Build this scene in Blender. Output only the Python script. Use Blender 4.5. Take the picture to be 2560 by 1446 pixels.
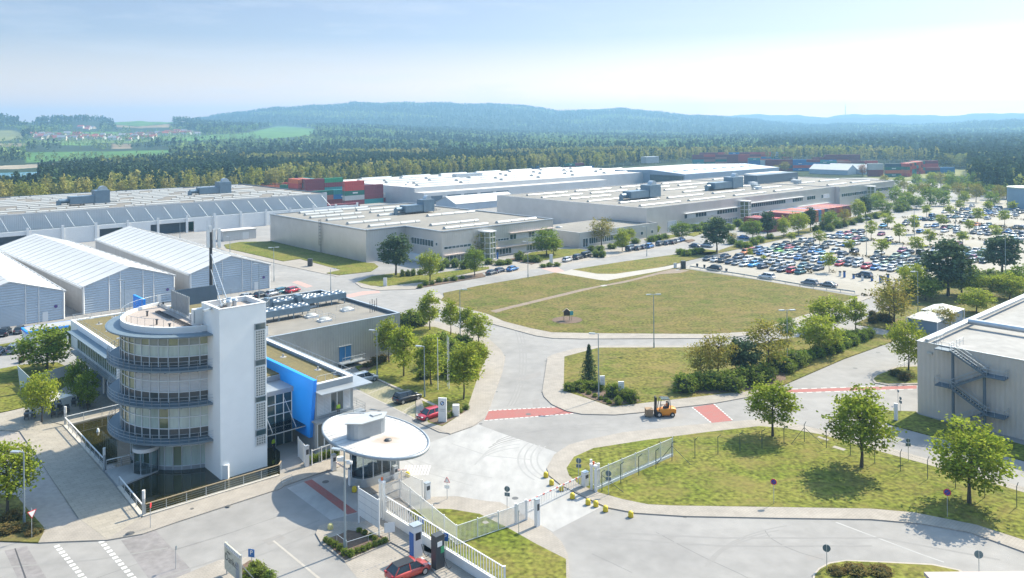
import bpy, math, random
import numpy as np
from mathutils import Vector, Matrix
random.seed(7); RNG = np.random.default_rng(7)
SC = bpy.context.scene
for _o in list(bpy.data.objects): bpy.data.objects.remove(_o)
R = math.radians
# ---------------- camera (drone 42 m up, level, vertical shift), sky, sun, exposure
F, CX, YH, ROLL, HC = 2030.0, 1280.0, 319.0, 0.0084, 42.0
cam = bpy.data.cameras.new('camera'); camo = bpy.data.objects.new('camera', cam); SC.collection.objects.link(camo)
cam.sensor_width = 36.0; cam.lens = 36.0*F/2560.0
cam.shift_y = -(723.0-YH)/2560.0
cam.clip_start = 0.5; cam.clip_end = 40000
CR_, SR_ = math.cos(ROLL), math.sin(ROLL)
camo.matrix_world = Matrix(((CR_, SR_, 0, 0), (0, 0, -1, 0), (-SR_, CR_, 0, HC), (0, 0, 0, 1)))
SC.camera = camo
SUN_AZ, SUN_EL = R(49.5), R(44.0)          # azimuth clockwise from +Y
W = bpy.data.worlds.new('World'); SC.world = W; W.use_nodes = True
wn, wl = W.node_tree.nodes, W.node_tree.links
wn.clear()
sky = wn.new('ShaderNodeTexSky'); sky.sky_type = 'NISHITA'; sky.sun_disc = False
sky.sun_elevation = SUN_EL; sky.sun_rotation = SUN_AZ
sky.altitude = 300; sky.air_density = 1.0; sky.dust_density = 1.3; sky.ozone_density = 2.0
bg = wn.new('ShaderNodeBackground'); bg.inputs[1].default_value = 0.15
wo = wn.new('ShaderNodeOutputWorld')
# thin cirrus and a few small puffs, laid out by sky direction
tc = wn.new('ShaderNodeTexCoord')
mp = wn.new('ShaderNodeMapping'); mp.inputs['Scale'].default_value = (5, 5, 34)
cn = wn.new('ShaderNodeTexNoise'); cn.inputs['Scale'].default_value = 1.5; cn.inputs['Detail'].default_value = 7; cn.inputs['Roughness'].default_value = .62
cr = wn.new('ShaderNodeMapRange'); cr.inputs[1].default_value = .5; cr.inputs[2].default_value = .85; cr.inputs[4].default_value = .4
mx = wn.new('ShaderNodeMix'); mx.data_type = 'RGBA'
mx.inputs['B'].default_value = (3.0, 3.1, 3.25, 1)
wl.new(tc.outputs['Generated'], mp.inputs['Vector']); wl.new(mp.outputs[0], cn.inputs['Vector'])
wl.new(cn.outputs['Fac'], cr.inputs[0]); wl.new(cr.outputs[0], mx.inputs['Factor'])
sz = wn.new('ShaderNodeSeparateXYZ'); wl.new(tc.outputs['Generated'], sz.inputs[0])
zr = wn.new('ShaderNodeMapRange'); zr.inputs[1].default_value = .17; zr.inputs[2].default_value = .55; zr.inputs[3].default_value = .44; zr.inputs[4].default_value = 1.42; wl.new(sz.outputs['Z'], zr.inputs[0])  # sky dimmed low and raised overhead, out of frame, as added fill light
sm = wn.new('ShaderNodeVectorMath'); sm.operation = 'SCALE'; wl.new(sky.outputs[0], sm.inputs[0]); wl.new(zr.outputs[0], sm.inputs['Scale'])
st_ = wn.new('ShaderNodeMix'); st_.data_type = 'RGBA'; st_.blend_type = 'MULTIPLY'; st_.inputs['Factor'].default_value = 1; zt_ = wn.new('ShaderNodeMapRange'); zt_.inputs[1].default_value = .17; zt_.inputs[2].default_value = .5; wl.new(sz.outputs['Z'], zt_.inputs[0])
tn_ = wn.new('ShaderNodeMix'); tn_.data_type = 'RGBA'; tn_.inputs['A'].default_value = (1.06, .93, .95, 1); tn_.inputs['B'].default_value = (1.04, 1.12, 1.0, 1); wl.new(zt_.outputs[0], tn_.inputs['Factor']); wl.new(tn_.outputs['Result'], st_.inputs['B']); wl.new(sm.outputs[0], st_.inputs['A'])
hz_ = wn.new('ShaderNodeMapRange'); hz_.inputs[1].default_value = 0; hz_.inputs[2].default_value = .11; hz_.inputs[3].default_value = 1; hz_.inputs[4].default_value = 0; wl.new(sz.outputs['Z'], hz_.inputs[0])
hm_ = wn.new('ShaderNodeMix'); hm_.data_type = 'RGBA'; hm_.inputs['A'].default_value = (1, 1, 1, 1); hm_.inputs['B'].default_value = (2.5, 1.75, 1.2, 1); wl.new(hz_.outputs[0], hm_.inputs['Factor'])
h2_ = wn.new('ShaderNodeMix'); h2_.data_type = 'RGBA'; h2_.blend_type = 'MULTIPLY'; h2_.inputs['Factor'].default_value = 1; wl.new(st_.outputs['Result'], h2_.inputs['A']); wl.new(hm_.outputs['Result'], h2_.inputs['B'])
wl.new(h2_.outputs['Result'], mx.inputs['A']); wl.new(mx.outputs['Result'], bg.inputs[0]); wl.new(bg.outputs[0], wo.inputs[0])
sun = bpy.data.lights.new('sun', 'SUN'); suno = bpy.data.objects.new('sun', sun); SC.collection.objects.link(suno)
sun.energy = 4.4; sun.angle = R(0.5); sun.color = (1.0, 0.90, 0.71)
SUND = Vector((math.sin(SUN_AZ)*math.cos(SUN_EL), math.cos(SUN_AZ)*math.cos(SUN_EL), math.sin(SUN_EL)))
suno.rotation_euler = SUND.to_track_quat('Z', 'Y').to_euler()
vs = SC.view_settings; vs.view_transform = 'Standard'; vs.look = 'None'; vs.gamma = 1; vs.exposure = 1.06; vs.use_curve_mapping = False
SC.render.engine = 'CYCLES'
cy = SC.cycles; cy.max_bounces = 6; cy.diffuse_bounces = 3; cy.glossy_bounces = 3; cy.transmission_bounces = 4; cy.volume_bounces = 0
cy.transparent_max_bounces = 12; cy.caustics_reflective = False; cy.caustics_refractive = False; cy.use_denoising = True; cy.sample_clamp_indirect = 6
# ---------------- measuring helpers: full-size photo pixel -> point on a horizontal plane
def P(x, y, z=0.0):
    u, v = (x-CX)/F, (YH-y)/F
    dx, dz = u*CR_+v*SR_, -u*SR_+v*CR_
    t = (z-HC)/dz
    return Vector((dx*t, t, z))
def hgt(x, yb, yt): return (yb-yt)*P(x, yb).y/F          # height of something standing at base pixel
def proj(X, Y, Z):
    dx, dz = X/Y, (Z-HC)/Y
    u, v = dx*CR_-dz*SR_, dx*SR_+dz*CR_
    return CX+u*F, YH-v*F
AX = Vector((math.sin(R(48.3)), math.cos(R(48.3)), 0)); BX = Vector((-AX.y, AX.x, 0)); ZV = Vector((0, 0, 1))
ANG = math.atan2(AX.y, AX.x)                                # the site's grid: A right-away, B left-away
def G(o, a, b, z=0.0): return Vector((o[0], o[1], o[2] if len(o) > 2 else 0))+AX*a+BX*b+ZV*z
# ---------------- mesh builder
class MB:
    def __init__(s): s.v = []; s.f = []; s.m = []; s.n = 0; s.sm = []
    def add(s, vs, fs, mi=0, smooth=False):
        b = s.n; s.v += [tuple(q) for q in vs]; s.n += len(vs)
        for f in fs: s.f.append(tuple(i+b for i in f)); s.m.append(mi); s.sm.append(smooth)
        return s
    def quad(s, a, b, c, d, mi=0): return s.add([a, b, c, d], [(0, 1, 2, 3)], mi)
    def poly(s, pts, mi=0): return s.add(pts, [tuple(range(len(pts)))], mi)
    def prism(s, pts, z0, z1, mi=0, bottom=False, top=True, tmi=None):
        pts = [Vector((p[0], p[1], 0)) for p in pts]
        ar = sum(pts[i].x*pts[(i+1) % len(pts)].y-pts[(i+1) % len(pts)].x*pts[i].y for i in range(len(pts)))
        if ar < 0: pts = pts[::-1]
        n = len(pts); V = [(p.x, p.y, z0) for p in pts]+[(p.x, p.y, z1) for p in pts]
        s.add(V, [(i, (i+1) % n, n+(i+1) % n, n+i) for i in range(n)], mi)
        if top: s.add(V[n:], [tuple(range(n))], mi if tmi is None else tmi)
        if bottom: s.add(V[:n], [tuple(range(n))[::-1]], mi)
        return s
    def obox(s, c, ux, uy, uz, mi=0):       # centre + three half vectors
        c, ux, uy, uz = Vector(c), Vector(ux), Vector(uy), Vector(uz)
        V = [c+ux*i+uy*j+uz*k for k in (-1, 1) for j in (-1, 1) for i in (-1, 1)]
        return s.add(V, [(0, 2, 3, 1), (4, 5, 7, 6), (0, 1, 5, 4), (2, 6, 7, 3), (0, 4, 6, 2), (1, 3, 7, 5)], mi)
    def box(s, x0, x1, y0, y1, z0, z1, mi=0):
        return s.obox(((x0+x1)/2, (y0+y1)/2, (z0+z1)/2), ((x1-x0)/2, 0, 0), (0, (y1-y0)/2, 0), (0, 0, (z1-z0)/2), mi)
    def gbox(s, o, a0, a1, b0, b1, z0, z1, mi=0):      # box in the site grid
        c = G(o, (a0+a1)/2, (b0+b1)/2, (z0+z1)/2)
        return s.obox(c, AX*((a1-a0)/2), BX*((b1-b0)/2), ZV*((z1-z0)/2), mi)
    def beam(s, p, q, w, h=None, mi=0, up=ZV):          # rectangular bar p->q
        p, q = Vector(p), Vector(q); h = h or w; d = (q-p); L = d.length
        if L < 1e-6: return s
        d /= L; sx = d.cross(up)
        if sx.length < 1e-4: sx = d.cross(Vector((1, 0, 0)))
        sx.normalize(); sy = sx.cross(d)
        return s.obox((p+q)/2, d*(L/2), sx*(w/2), sy*(h/2), mi)
    def tube(s, p, q, r0, r1=None, n=8, mi=0, cap=True):
        p, q = Vector(p), Vector(q); r1 = r0 if r1 is None else r1; d = (q-p).normalized()
        a = d.cross(ZV)
        if a.length < 1e-4: a = Vector((1, 0, 0))
        a.normalize(); b = d.cross(a)
        V = []
        for c, r in ((p, r0), (q, r1)):
            V += [c+(a*math.cos(t)+b*math.sin(t))*r for t in [2*math.pi*i/n for i in range(n)]]
        s.add(V, [(i, n+i, n+(i+1) % n, (i+1) % n) for i in range(n)], mi, True)
        if cap: s.add(V[n:], [tuple(range(n))[::-1]], mi); s.add(V[:n], [tuple(range(n))], mi)
        return s
    def lathe(s, c, prof, n=20, mi=0, smooth=True, sx=1.0, sy=1.0, ux=Vector((1, 0, 0)), uy=Vector((0, 1, 0)), a0=0, a1=2*math.pi):
        c = Vector(c); full = abs(a1-a0-2*math.pi) < 1e-6; m = n if full else n+1
        V = []
        for r, z in prof:
            V += [c+ux*(r*sx*math.cos(t))+uy*(r*sy*math.sin(t))+ZV*z for t in [a0+(a1-a0)*i/n for i in range(m)]]
        fs = []
        for k in range(len(prof)-1):
            for i in range(n):
                j = (i+1) % m
                fs.append((k*m+i, k*m+j, (k+1)*m+j, (k+1)*m+i))
        return s.add(V, fs, mi, smooth)
    def ball(s, c, rx, ry=None, rz=None, n=8, mi=0, jit=0, rnd=None):
        ry = ry or rx; rz = rz or rx; V = []; fs = []; k = max(4, n//2+1)
        for i in range(k+1):
            t = math.pi*i/k
            for j in range(n):
                u = 2*math.pi*j/n; q = 1+(rnd.uniform(-jit, jit) if rnd else 0)
                V.append((c[0]+rx*math.sin(t)*math.cos(u)*q, c[1]+ry*math.sin(t)*math.sin(u)*q, c[2]-rz*math.cos(t)*q))
        for i in range(k):
            for j in range(n): fs.append((i*n+j, i*n+(j+1) % n, (i+1)*n+(j+1) % n, (i+1)*n+j))
        return s.add(V, fs, mi, True)
    def mesh(s, name, mats, off=None):
        me = bpy.data.meshes.new(name)
        V = s.v if off is None else [(p[0]-off[0], p[1]-off[1], p[2]-off[2]) for p in s.v]
        me.from_pydata(V, [], s.f)
        for m in (mats if isinstance(mats, (list, tuple)) else [mats]): me.materials.append(m)
        me.polygons.foreach_set('material_index', s.m); me.polygons.foreach_set('use_smooth', s.sm)
        me.update(); return me
    def build(s, name, mats, parent=None, **k):
        org = ORG.get(parent.name) if parent is not None else None
        o = bpy.data.objects.new(name, s.mesh(name, mats, org)); SC.collection.objects.link(o)
        if parent is not None: o.parent = parent; ORG[o.name] = org
        else: ORG[o.name] = Vector((0, 0, 0))
        if k: tag(o, **k)
        return o
ORG = {}
def tag(o, label=None, cat=None, group=None, kind=None):
    if label: o['label'] = label
    if cat: o['category'] = cat
    if group: o['group'] = group
    if kind: o['kind'] = kind
    return o
def thing(name, label, cat, loc=(0, 0, 0), rz=0.0, group=None):   # Empty at the base; children of an unrotated one are built in world coordinates
    o = bpy.data.objects.new(name, None); SC.collection.objects.link(o); o.empty_display_size = .3
    o.location = loc; o.rotation_euler = (0, 0, rz); ORG[o.name] = Vector(loc)
    return tag(o, label, cat, group)
def proto(name):                 # parts of a prototype are built round the origin, then dup() places copies
    o = bpy.data.objects.new(name, None); ORG[o.name] = Vector((0, 0, 0)); o.empty_display_size = .3
    return o
def kids(o): return [c for c in bpy.data.objects if c.parent == o]
PK = {}
def dup(root, loc, rz=0.0, sc=1.0, label=None, cat=None, group=None, color=None):
    if root.name not in PK: PK[root.name] = [(c, kids(c)) for c in kids(root)]
    r = root.copy(); SC.collection.objects.link(r); r.location = loc; r.rotation_euler = (0, 0, rz)
    r.scale = (sc, sc, sc) if not isinstance(sc, tuple) else sc
    tag(r, label, cat, group)
    if color: r.color = color
    for c, gs in PK[root.name]:
        d = c.copy(); SC.collection.objects.link(d); d.parent = r
        if color: d.color = color
        for g in gs:
            e = g.copy(); SC.collection.objects.link(e); e.parent = d
            if color: e.color = color
    return r
def drop(root):                  # take a prototype's own parts out of the scene
    for c in kids(root):
        for g in kids(c): bpy.data.objects.remove(g)
        bpy.data.objects.remove(c)
    bpy.data.objects.remove(root)
# ---------------- materials
MATS = {}
def mat(name, col, rough=.6, metal=0.0, var=0.0, scale=1.0, col2=None, bump=0.0, bscale=None, coord='pos', spec=.5, detail=5, stretch=None, tint=False, emit=None, coat=0.0, lo=.35, hi=.65, fine=7.3):
    if name in MATS: return MATS[name]
    m = bpy.data.materials.new(name); m.use_nodes = True; MATS[name] = m
    nt = m.node_tree; n = nt.nodes; l = nt.links; b = n['Principled BSDF']
    c4 = (*col, 1)
    b.inputs['Base Color'].default_value = c4; b.inputs['Roughness'].default_value = rough; b.inputs['Metallic'].default_value = metal
    b.inputs['Specular IOR Level'].default_value = spec; b.inputs['Coat Weight'].default_value = coat; b.inputs['Coat Roughness'].default_value = .05
    m.diffuse_color = c4
    vec = None
    if var or bump or col2:
        if coord == 'pos': g = n.new('ShaderNodeNewGeometry'); vec = g.outputs['Position']
        else: g = n.new('ShaderNodeTexCoord'); vec = g.outputs['Object']
        if stretch:
            mpn = n.new('ShaderNodeMapping'); mpn.inputs['Scale'].default_value = stretch; l.new(vec, mpn.inputs[0]); vec = mpn.outputs[0]
    out = None
    if var or col2:
        t = n.new('ShaderNodeTexNoise'); t.inputs['Scale'].default_value = scale; t.inputs['Detail'].default_value = detail; t.inputs['Roughness'].default_value = .62
        l.new(vec, t.inputs['Vector'])
        mr = n.new('ShaderNodeMapRange'); mr.inputs[1].default_value = lo; mr.inputs[2].default_value = hi; l.new(t.outputs['Fac'], mr.inputs[0])
        x = n.new('ShaderNodeMix'); x.data_type = 'RGBA'
        x.inputs['A'].default_value = c4
        x.inputs['B'].default_value = (*(col2 if col2 else tuple(min(1, q*(1-var)) for q in col)), 1)
        l.new(mr.outputs[0], x.inputs['Factor']); out = x.outputs['Result']
        if var and col2:
            t2 = n.new('ShaderNodeTexNoise'); t2.inputs['Scale'].default_value = scale*fine; t2.inputs['Detail'].default_value = 4; l.new(vec, t2.inputs['Vector'])
            m2 = n.new('ShaderNodeMapRange'); m2.inputs[1].default_value = .3; m2.inputs[2].default_value = .7; m2.inputs[3].default_value = 1-var; m2.inputs[4].default_value = 1+var
            l.new(t2.outputs['Fac'], m2.inputs[0])
            y = n.new('ShaderNodeVectorMath'); y.operation = 'SCALE'; l.new(out, y.inputs[0]); l.new(m2.outputs[0], y.inputs['Scale']); out = y.outputs[0]
    if tint:
        oi = n.new('ShaderNodeObjectInfo'); y = n.new('ShaderNodeMix'); y.data_type = 'RGBA'; y.blend_type = 'MULTIPLY'; y.inputs['Factor'].default_value = 1
        if out is None: y.inputs['A'].default_value = c4
        else: l.new(out, y.inputs['A'])
        l.new(oi.outputs['Color'], y.inputs['B']); out = y.outputs['Result']
    if out is not None: l.new(out, b.inputs['Base Color'])
    if bump:
        t3 = n.new('ShaderNodeTexNoise'); t3.inputs['Scale'].default_value = bscale or scale*6; t3.inputs['Detail'].default_value = 4; l.new(vec, t3.inputs['Vector'])
        bp = n.new('ShaderNodeBump'); bp.inputs['Strength'].default_value = bump; bp.inputs['Distance'].default_value = .05
        l.new(t3.outputs['Fac'], bp.inputs['Height']); l.new(bp.outputs[0], b.inputs['Normal'])
    if emit: b.inputs['Emission Color'].default_value = (*emit, 1); b.inputs['Emission Strength'].default_value = 1
    return m
def ribbed(name, col, period=.3, depth=.5, rough=.4, metal=.0, axis='AB', var=.12, scale=.15, horiz=False, spec=.5):
    """profiled sheet: ribs as a bump wave along the wall (or stacked, horiz), plus faint weathering"""
    m = mat(name, col, rough, metal, var=var, scale=scale, spec=spec)
    nt = m.node_tree; n = nt.nodes; l = nt.links; b = n['Principled BSDF']
    g = n.new('ShaderNodeNewGeometry')
    d = n.new('ShaderNodeVectorMath'); d.operation = 'DOT_PRODUCT'; l.new(g.outputs['Position'], d.inputs[0])
    d.inputs[1].default_value = (0, 0, 1) if horiz else tuple(AX+BX)
    k = n.new('ShaderNodeMath'); k.operation = 'MULTIPLY'; k.inputs[1].default_value = 2*math.pi/period; l.new(d.outputs['Value'], k.inputs[0])
    w = n.new('ShaderNodeMath'); w.operation = 'SINE'; l.new(k.outputs[0], w.inputs[0])
    bp = n.new('ShaderNodeBump'); bp.inputs['Strength'].default_value = depth; bp.inputs['Distance'].default_value = .04
    l.new(w.outputs[0], bp.inputs['Height']); l.new(bp.outputs[0], b.inputs['Normal'])
    return m
def paved(m, size=.3, dark=.82, w=.05):
    """add joints of square pavers on the site grid to a ground material"""
    nt = m.node_tree; n = nt.nodes; l = nt.links; b = n['Principled BSDF']
    src = b.inputs['Base Color'].links[0].from_socket
    g = n.new('ShaderNodeNewGeometry'); mpn = n.new('ShaderNodeMapping'); mpn.inputs['Rotation'].default_value = (0, 0, -ANG); l.new(g.outputs['Position'], mpn.inputs[0])
    br = n.new('ShaderNodeTexBrick'); br.inputs['Scale'].default_value = 1.0; br.inputs['Brick Width'].default_value = size; br.inputs['Row Height'].default_value = size*.6
    br.inputs['Mortar Size'].default_value = size*w; br.inputs['Color1'].default_value = (1, 1, 1, 1); br.inputs['Color2'].default_value = (.93, .93, .93, 1); br.inputs['Mortar'].default_value = (dark, dark, dark, 1)
    l.new(mpn.outputs[0], br.inputs['Vector'])
    y = n.new('ShaderNodeMix'); y.data_type = 'RGBA'; y.blend_type = 'MULTIPLY'; y.inputs['Factor'].default_value = 1
    l.new(src, y.inputs['A']); l.new(br.outputs['Color'], y.inputs['B']); l.new(y.outputs['Result'], b.inputs['Base Color'])
    return m
def leafmat(name, c1, c2, scale=.35, trans=.35, randv=.25):
    m = bpy.data.materials.new(name); m.use_nodes = True; nt = m.node_tree; n = nt.nodes; l = nt.links; n.clear(); MATS[name] = m
    o = n.new('ShaderNodeOutputMaterial'); g = n.new('ShaderNodeNewGeometry'); t = n.new('ShaderNodeTexNoise'); t.inputs['Scale'].default_value = scale; t.inputs['Detail'].default_value = 3
    l.new(g.outputs['Position'], t.inputs['Vector'])
    mr = n.new('ShaderNodeMapRange'); mr.inputs[1].default_value = .35; mr.inputs[2].default_value = .65; l.new(t.outputs['Fac'], mr.inputs[0])
    x = n.new('ShaderNodeMix'); x.data_type = 'RGBA'; x.inputs['A'].default_value = (*c1, 1); x.inputs['B'].default_value = (*c2, 1); l.new(mr.outputs[0], x.inputs['Factor'])
    at = n.new('ShaderNodeAttribute'); at.attribute_name = 'tint'; at.attribute_type = 'GEOMETRY'
    oi = n.new('ShaderNodeObjectInfo')
    ad = n.new('ShaderNodeMath'); ad.operation = 'MULTIPLY_ADD'; ad.inputs[1].default_value = randv; ad.inputs[2].default_value = 1-randv/2; l.new(oi.outputs['Random'], ad.inputs[0])
    a2 = n.new('ShaderNodeMath'); a2.operation = 'ADD'; l.new(ad.outputs[0], a2.inputs[0]); l.new(at.outputs['Fac'], a2.inputs[1])
    y = n.new('ShaderNodeVectorMath'); y.operation = 'SCALE'; l.new(x.outputs['Result'], y.inputs[0]); l.new(a2.outputs[0], y.inputs['Scale'])
    d = n.new('ShaderNodeBsdfDiffuse'); tr = n.new('ShaderNodeBsdfTranslucent'); ms = n.new('ShaderNodeMixShader'); ms.inputs[0].default_value = trans
    l.new(y.outputs[0], d.inputs[0]); l.new(y.outputs[0], tr.inputs[0]); l.new(d.outputs[0], ms.inputs[1]); l.new(tr.outputs[0], ms.inputs[2]); l.new(ms.outputs[0], o.inputs[0])
    m.diffuse_color = (*c1, 1)
    return m
# ---------------- ground materials
M_ASPH = mat('asphalt', (.26, .25, .24), .9, var=.09, scale=.07, col2=(.205, .198, .192), bump=.15, bscale=9)
M_ASPH2 = mat('asphalt_old', (.215, .2, .2), .9, var=.16, scale=.2, col2=(.18, .168, .165), bump=.15, bscale=9)
M_CONC = mat('concrete', (.345, .337, .327), .85, var=.10, scale=.12, col2=(.27, .266, .262), stretch=(1, .45, 1))
M_PAVE = paved(mat('paving', (.315, .282, .245), .9, var=.10, scale=.1, col2=(.275, .248, .217)), .5, .8)
M_PLAZA = paved(mat('plaza_paving', (.31, .278, .23), .9, var=.10, scale=.13, col2=(.31, .28, .235)), 1.1, .78, .03)
M_PATH = mat('light_path', (.35, .325, .29), .9, var=.07, scale=.3, col2=(.31, .287, .255))
M_BAY = paved(mat('grass_paver', (.3, .275, .19), .95, var=.16, scale=.6, col2=(.24, .23, .13)), .6, .7, .08)
M_KERB = mat('kerb_stone', (.36, .32, .28), .9, var=.12, scale=2)
M_RED = mat('red_coating', (.30, .088, .078), .85, var=.2, scale=1.3, col2=(.26, .11, .098))
M_RED2 = mat('faded_red_coating', (.42, .26, .23), .85, var=.1, scale=.7, col2=(.36, .25, .22))
M_WHITE = mat('road_paint', (.62, .61, .59), .8, var=.25, scale=4)
M_DIRT = mat('dirt_track', (.23, .18, .135), .95, var=.2, scale=.6, col2=(.17, .13, .10), bump=.3)
M_SOIL = mat('bark_mulch', (.15, .10, .07), .95, var=.3, scale=2.5, col2=(.10, .065, .045), bump=.5)
M_LOT = mat('lot_paving', (.30, .278, .243), .9, var=.09, scale=.06, col2=(.262, .24, .20))
def grassmat(name, c1, c2, c3):
    m = mat(name, c1, .95, var=.62, scale=.10, col2=c2, bump=.6, bscale=2.2, spec=.15, lo=.36, hi=.6, fine=19)
    nt = m.node_tree; n = nt.nodes; l = nt.links; b = n['Principled BSDF']; src = b.inputs['Base Color'].links[0].from_socket
    g = n.new('ShaderNodeNewGeometry'); t = n.new('ShaderNodeTexNoise'); t.inputs['Scale'].default_value = .22; t.inputs['Detail'].default_value = 7; t.inputs['Roughness'].default_value = .7; t.inputs['Distortion'].default_value = .6
    mpn = n.new('ShaderNodeMapping'); mpn.inputs['Scale'].default_value = (.8, 1.25, 1); mpn.inputs['Location'].default_value = (31, 7, 0); l.new(g.outputs['Position'], mpn.inputs[0]); l.new(mpn.outputs[0], t.inputs['Vector'])
    mr = n.new('ShaderNodeMapRange'); mr.inputs[1].default_value = .46; mr.inputs[2].default_value = .74; l.new(t.outputs['Fac'], mr.inputs[0])
    x = n.new('ShaderNodeMix'); x.data_type = 'RGBA'; x.inputs['B'].default_value = (*c3, 1); l.new(mr.outputs[0], x.inputs['Factor']); l.new(src, x.inputs['A'])
    l.new(x.outputs['Result'], b.inputs['Base Color']); return m
M_GR = grassmat('lawn_grass', (.088, .105, .016), (.135, .122, .028), (.20, .15, .06))
M_GR2 = grassmat('mown_grass', (.092, .115, .014), (.135, .138, .026), (.185, .15, .048))
M_GRD = grassmat('dry_meadow', (.078, .092, .015), (.125, .108, .028), (.185, .132, .058))
M_VERGE = grassmat('verge_grass', (.09, .105, .024), (.15, .13, .035), (.17, .125, .06))
def struct(name, pts, z0, z1, mats, px=True, label=None, kind='structure', tmi=None):
    q = [P(*p) for p in pts] if px else pts
    return MB().prism(q, z0, z1, tmi=tmi).build(name, mats, kind=kind, label=label)
def sheet(name, pts, z, m, px=True, label=None):
    q = [P(*p) for p in pts] if px else [Vector((p[0], p[1], 0)) for p in pts]
    ar = sum(q[i].x*q[(i+1) % len(q)].y-q[(i+1) % len(q)].x*q[i].y for i in range(len(q)))
    if ar < 0: q = q[::-1]
    return MB().poly([(p.x, p.y, z) for p in q]).build(name, m, kind='structure', label=label)
# asphalt of the whole works
sheet('road', [(-420, 30), (300, 30), (330, 130), (420, 330), (330, 470), (280, 640), (120, 640), (-60, 560), (-190, 520), (-330, 340)], 0, M_ASPH, px=False, label='pale grey asphalt roads and yards of the works')
PK_ = [M_KERB, M_PAVE]
def pave(pts, z=.12, label=None): return struct('pavement', pts, 0, z, PK_, tmi=1, label=label)
def lawn(pts, m=None, z=.132, name='lawn', label=None): return struct(name, pts, 0, z, m or M_GR, label=label)
# -- car park slab, central meadow and its pavement
sheet('car_park', [(1706, 671), (1770, 645), (1860, 622), (2010, 590), (2250, 545), (2340, 520), (2405, 503), (2600, 490), (2800, 560), (2700, 700), (2400, 692), (2262, 722), (2200, 737), (2136, 735), (1900, 699), (1725, 673)], .006, M_LOT, label='light paved staff car park')
CENTRAL = [(1110, 743), (1101, 752.6), (1140, 766), (1220, 787), (1260, 805), (1324, 821.5), (1379, 832.6), (1498, 835), (1772, 836.8), (1888, 830), (1973, 801), (2031.5, 783), (2112, 756), (2150.5, 739.5), (2130, 741), (1900, 702), (1725, 675), (1683, 671.6), (1647, 679), (1517, 702.6), (1499, 701), (1390, 682.7), (1200, 715), (1108, 734)]
pave([(1054, 755), (1056, 762), (1090, 775), (1160, 790), (1222, 809), (1300, 830), (1340, 841), (1382, 847), (1454, 848.7), (1813, 847), (1860, 841), (1990, 813), (2034, 799), (2120, 767.6), (2199, 735.8), (2160, 734), (2031, 778), (1888, 825), (1772, 832), (1498, 830), (1379, 827), (1260, 799), (1140, 760), (1112, 745), (1098, 734)])
lawn(CENTRAL, M_GRD, label='rough meadow in the middle of the works')
sheet('light_path', [(1428.8, 675), (1412, 680), (1388, 683), (1499, 701.5), (1517, 703), (1647, 679.5), (1683, 672), (1720, 668), (1700, 661), (1645, 671), (1536.7, 686.5), (1492.4, 686)], .137, M_PATH)
sheet('dirt_track', [(1225, 779), (1260, 771), (1454, 724), (1509, 714), (1580, 700), (1647, 682), (1683, 674), (1725, 677), (1700, 684), (1650, 687), (1560, 709), (1525, 715), (1500, 719), (1462, 728), (1270, 775), (1240, 784)], .138, M_DIRT)
sheet('light_path', [(1500, 715.5), (1512, 713.5), (1519, 716), (1507, 718)], .142, M_CONC)
sheet('light_path', [(1688, 675.5), (1696, 674.5), (1700, 676.5), (1692, 677.5)], .142, M_CONC)
lawn([(1427, 676), (1493, 687), (1535, 686.6), (1645, 671), (1756, 644), (1795, 634.6), (1790, 630), (1692, 637), (1560, 655)], label='long lawn strip beside the hall road')
# -- lower lawn with trees and its pavement
pave([(1368, 896), (1382, 888), (1437, 873), (1498, 866), (1560, 866), (1728, 866), (1728, 872), (1498, 873), (1420, 893), (1412, 978), (1476, 1000), (1528, 1017), (1669.5, 1000), (1785.7, 987), (1877, 976), (1951, 966), (1956, 968), (1879, 993), (1786, 1010), (1691.7, 1021), (1603, 1033), (1537, 1039), (1454, 1037), (1415, 1029), (1379, 1012.5), (1359.6, 993), (1355.5, 980.6)])
lawn([(1411, 893.5), (1498, 871), (1727.6, 870.5), (1860, 866), (1990, 845), (2112, 829), (2200, 838), (2244.6, 845), (2225, 857.5), (2109, 899), (1951, 967.5), (1877, 979), (1785.7, 989), (1669.5, 1002.8), (1528, 1019), (1476, 1001), (1409, 979)], label='lawn with trees and bushes between the roads')
struct('planting_bed', [(1430, 976), (1480, 969), (1570, 985), (1604, 1006), (1528, 1017.5), (1476, 1000)], 0, .16, M_SOIL)
struct('planting_bed', [(1700, 985), (1705, 962), (1800, 950), (1880, 945), (1960, 928), (1965, 950), (1930, 967), (1870, 977), (1780, 987)], 0, .15, M_SOIL)
# -- front lawn with four maples
pave([(1950, 1297.6), (1712.5, 1293), (1589, 1285), (1518, 1271), (1466, 1246.7), (1404, 1216), (1373, 1191), (1367, 1172.7), (1385.7, 1139), (1422.7, 1114), (1466, 1102), (1558, 1083), (1712.5, 1066), (1900, 1050), (1992.5, 1063), (2085, 1083), (2224, 1122), (2393.5, 1171), (2600, 1233), (2800, 1290), (2800, 1460), (2560, 1382.5), (2424, 1333), (2301, 1311.5), (2177.6, 1300.7)], label='pavement round the fenced front lawn')
lawn([(1416.5, 1172.7), (1435, 1145), (1484, 1123), (1620, 1102), (1774, 1082), (1897.5, 1068), (1962, 1072.5), (2054, 1089), (2193, 1129.5), (2393.5, 1185), (2600, 1246), (2800, 1304), (2800, 1420), (2560, 1353), (2440, 1314.6), (2285.6, 1284), (2177.6, 1274.5), (1950, 1270.7), (1681.7, 1266.7), (1620, 1263.6), (1558, 1251), (1496.7, 1234), (1447, 1213), (1422.7, 1191)], M_GR2, label='fenced front lawn with maple trees')
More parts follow.
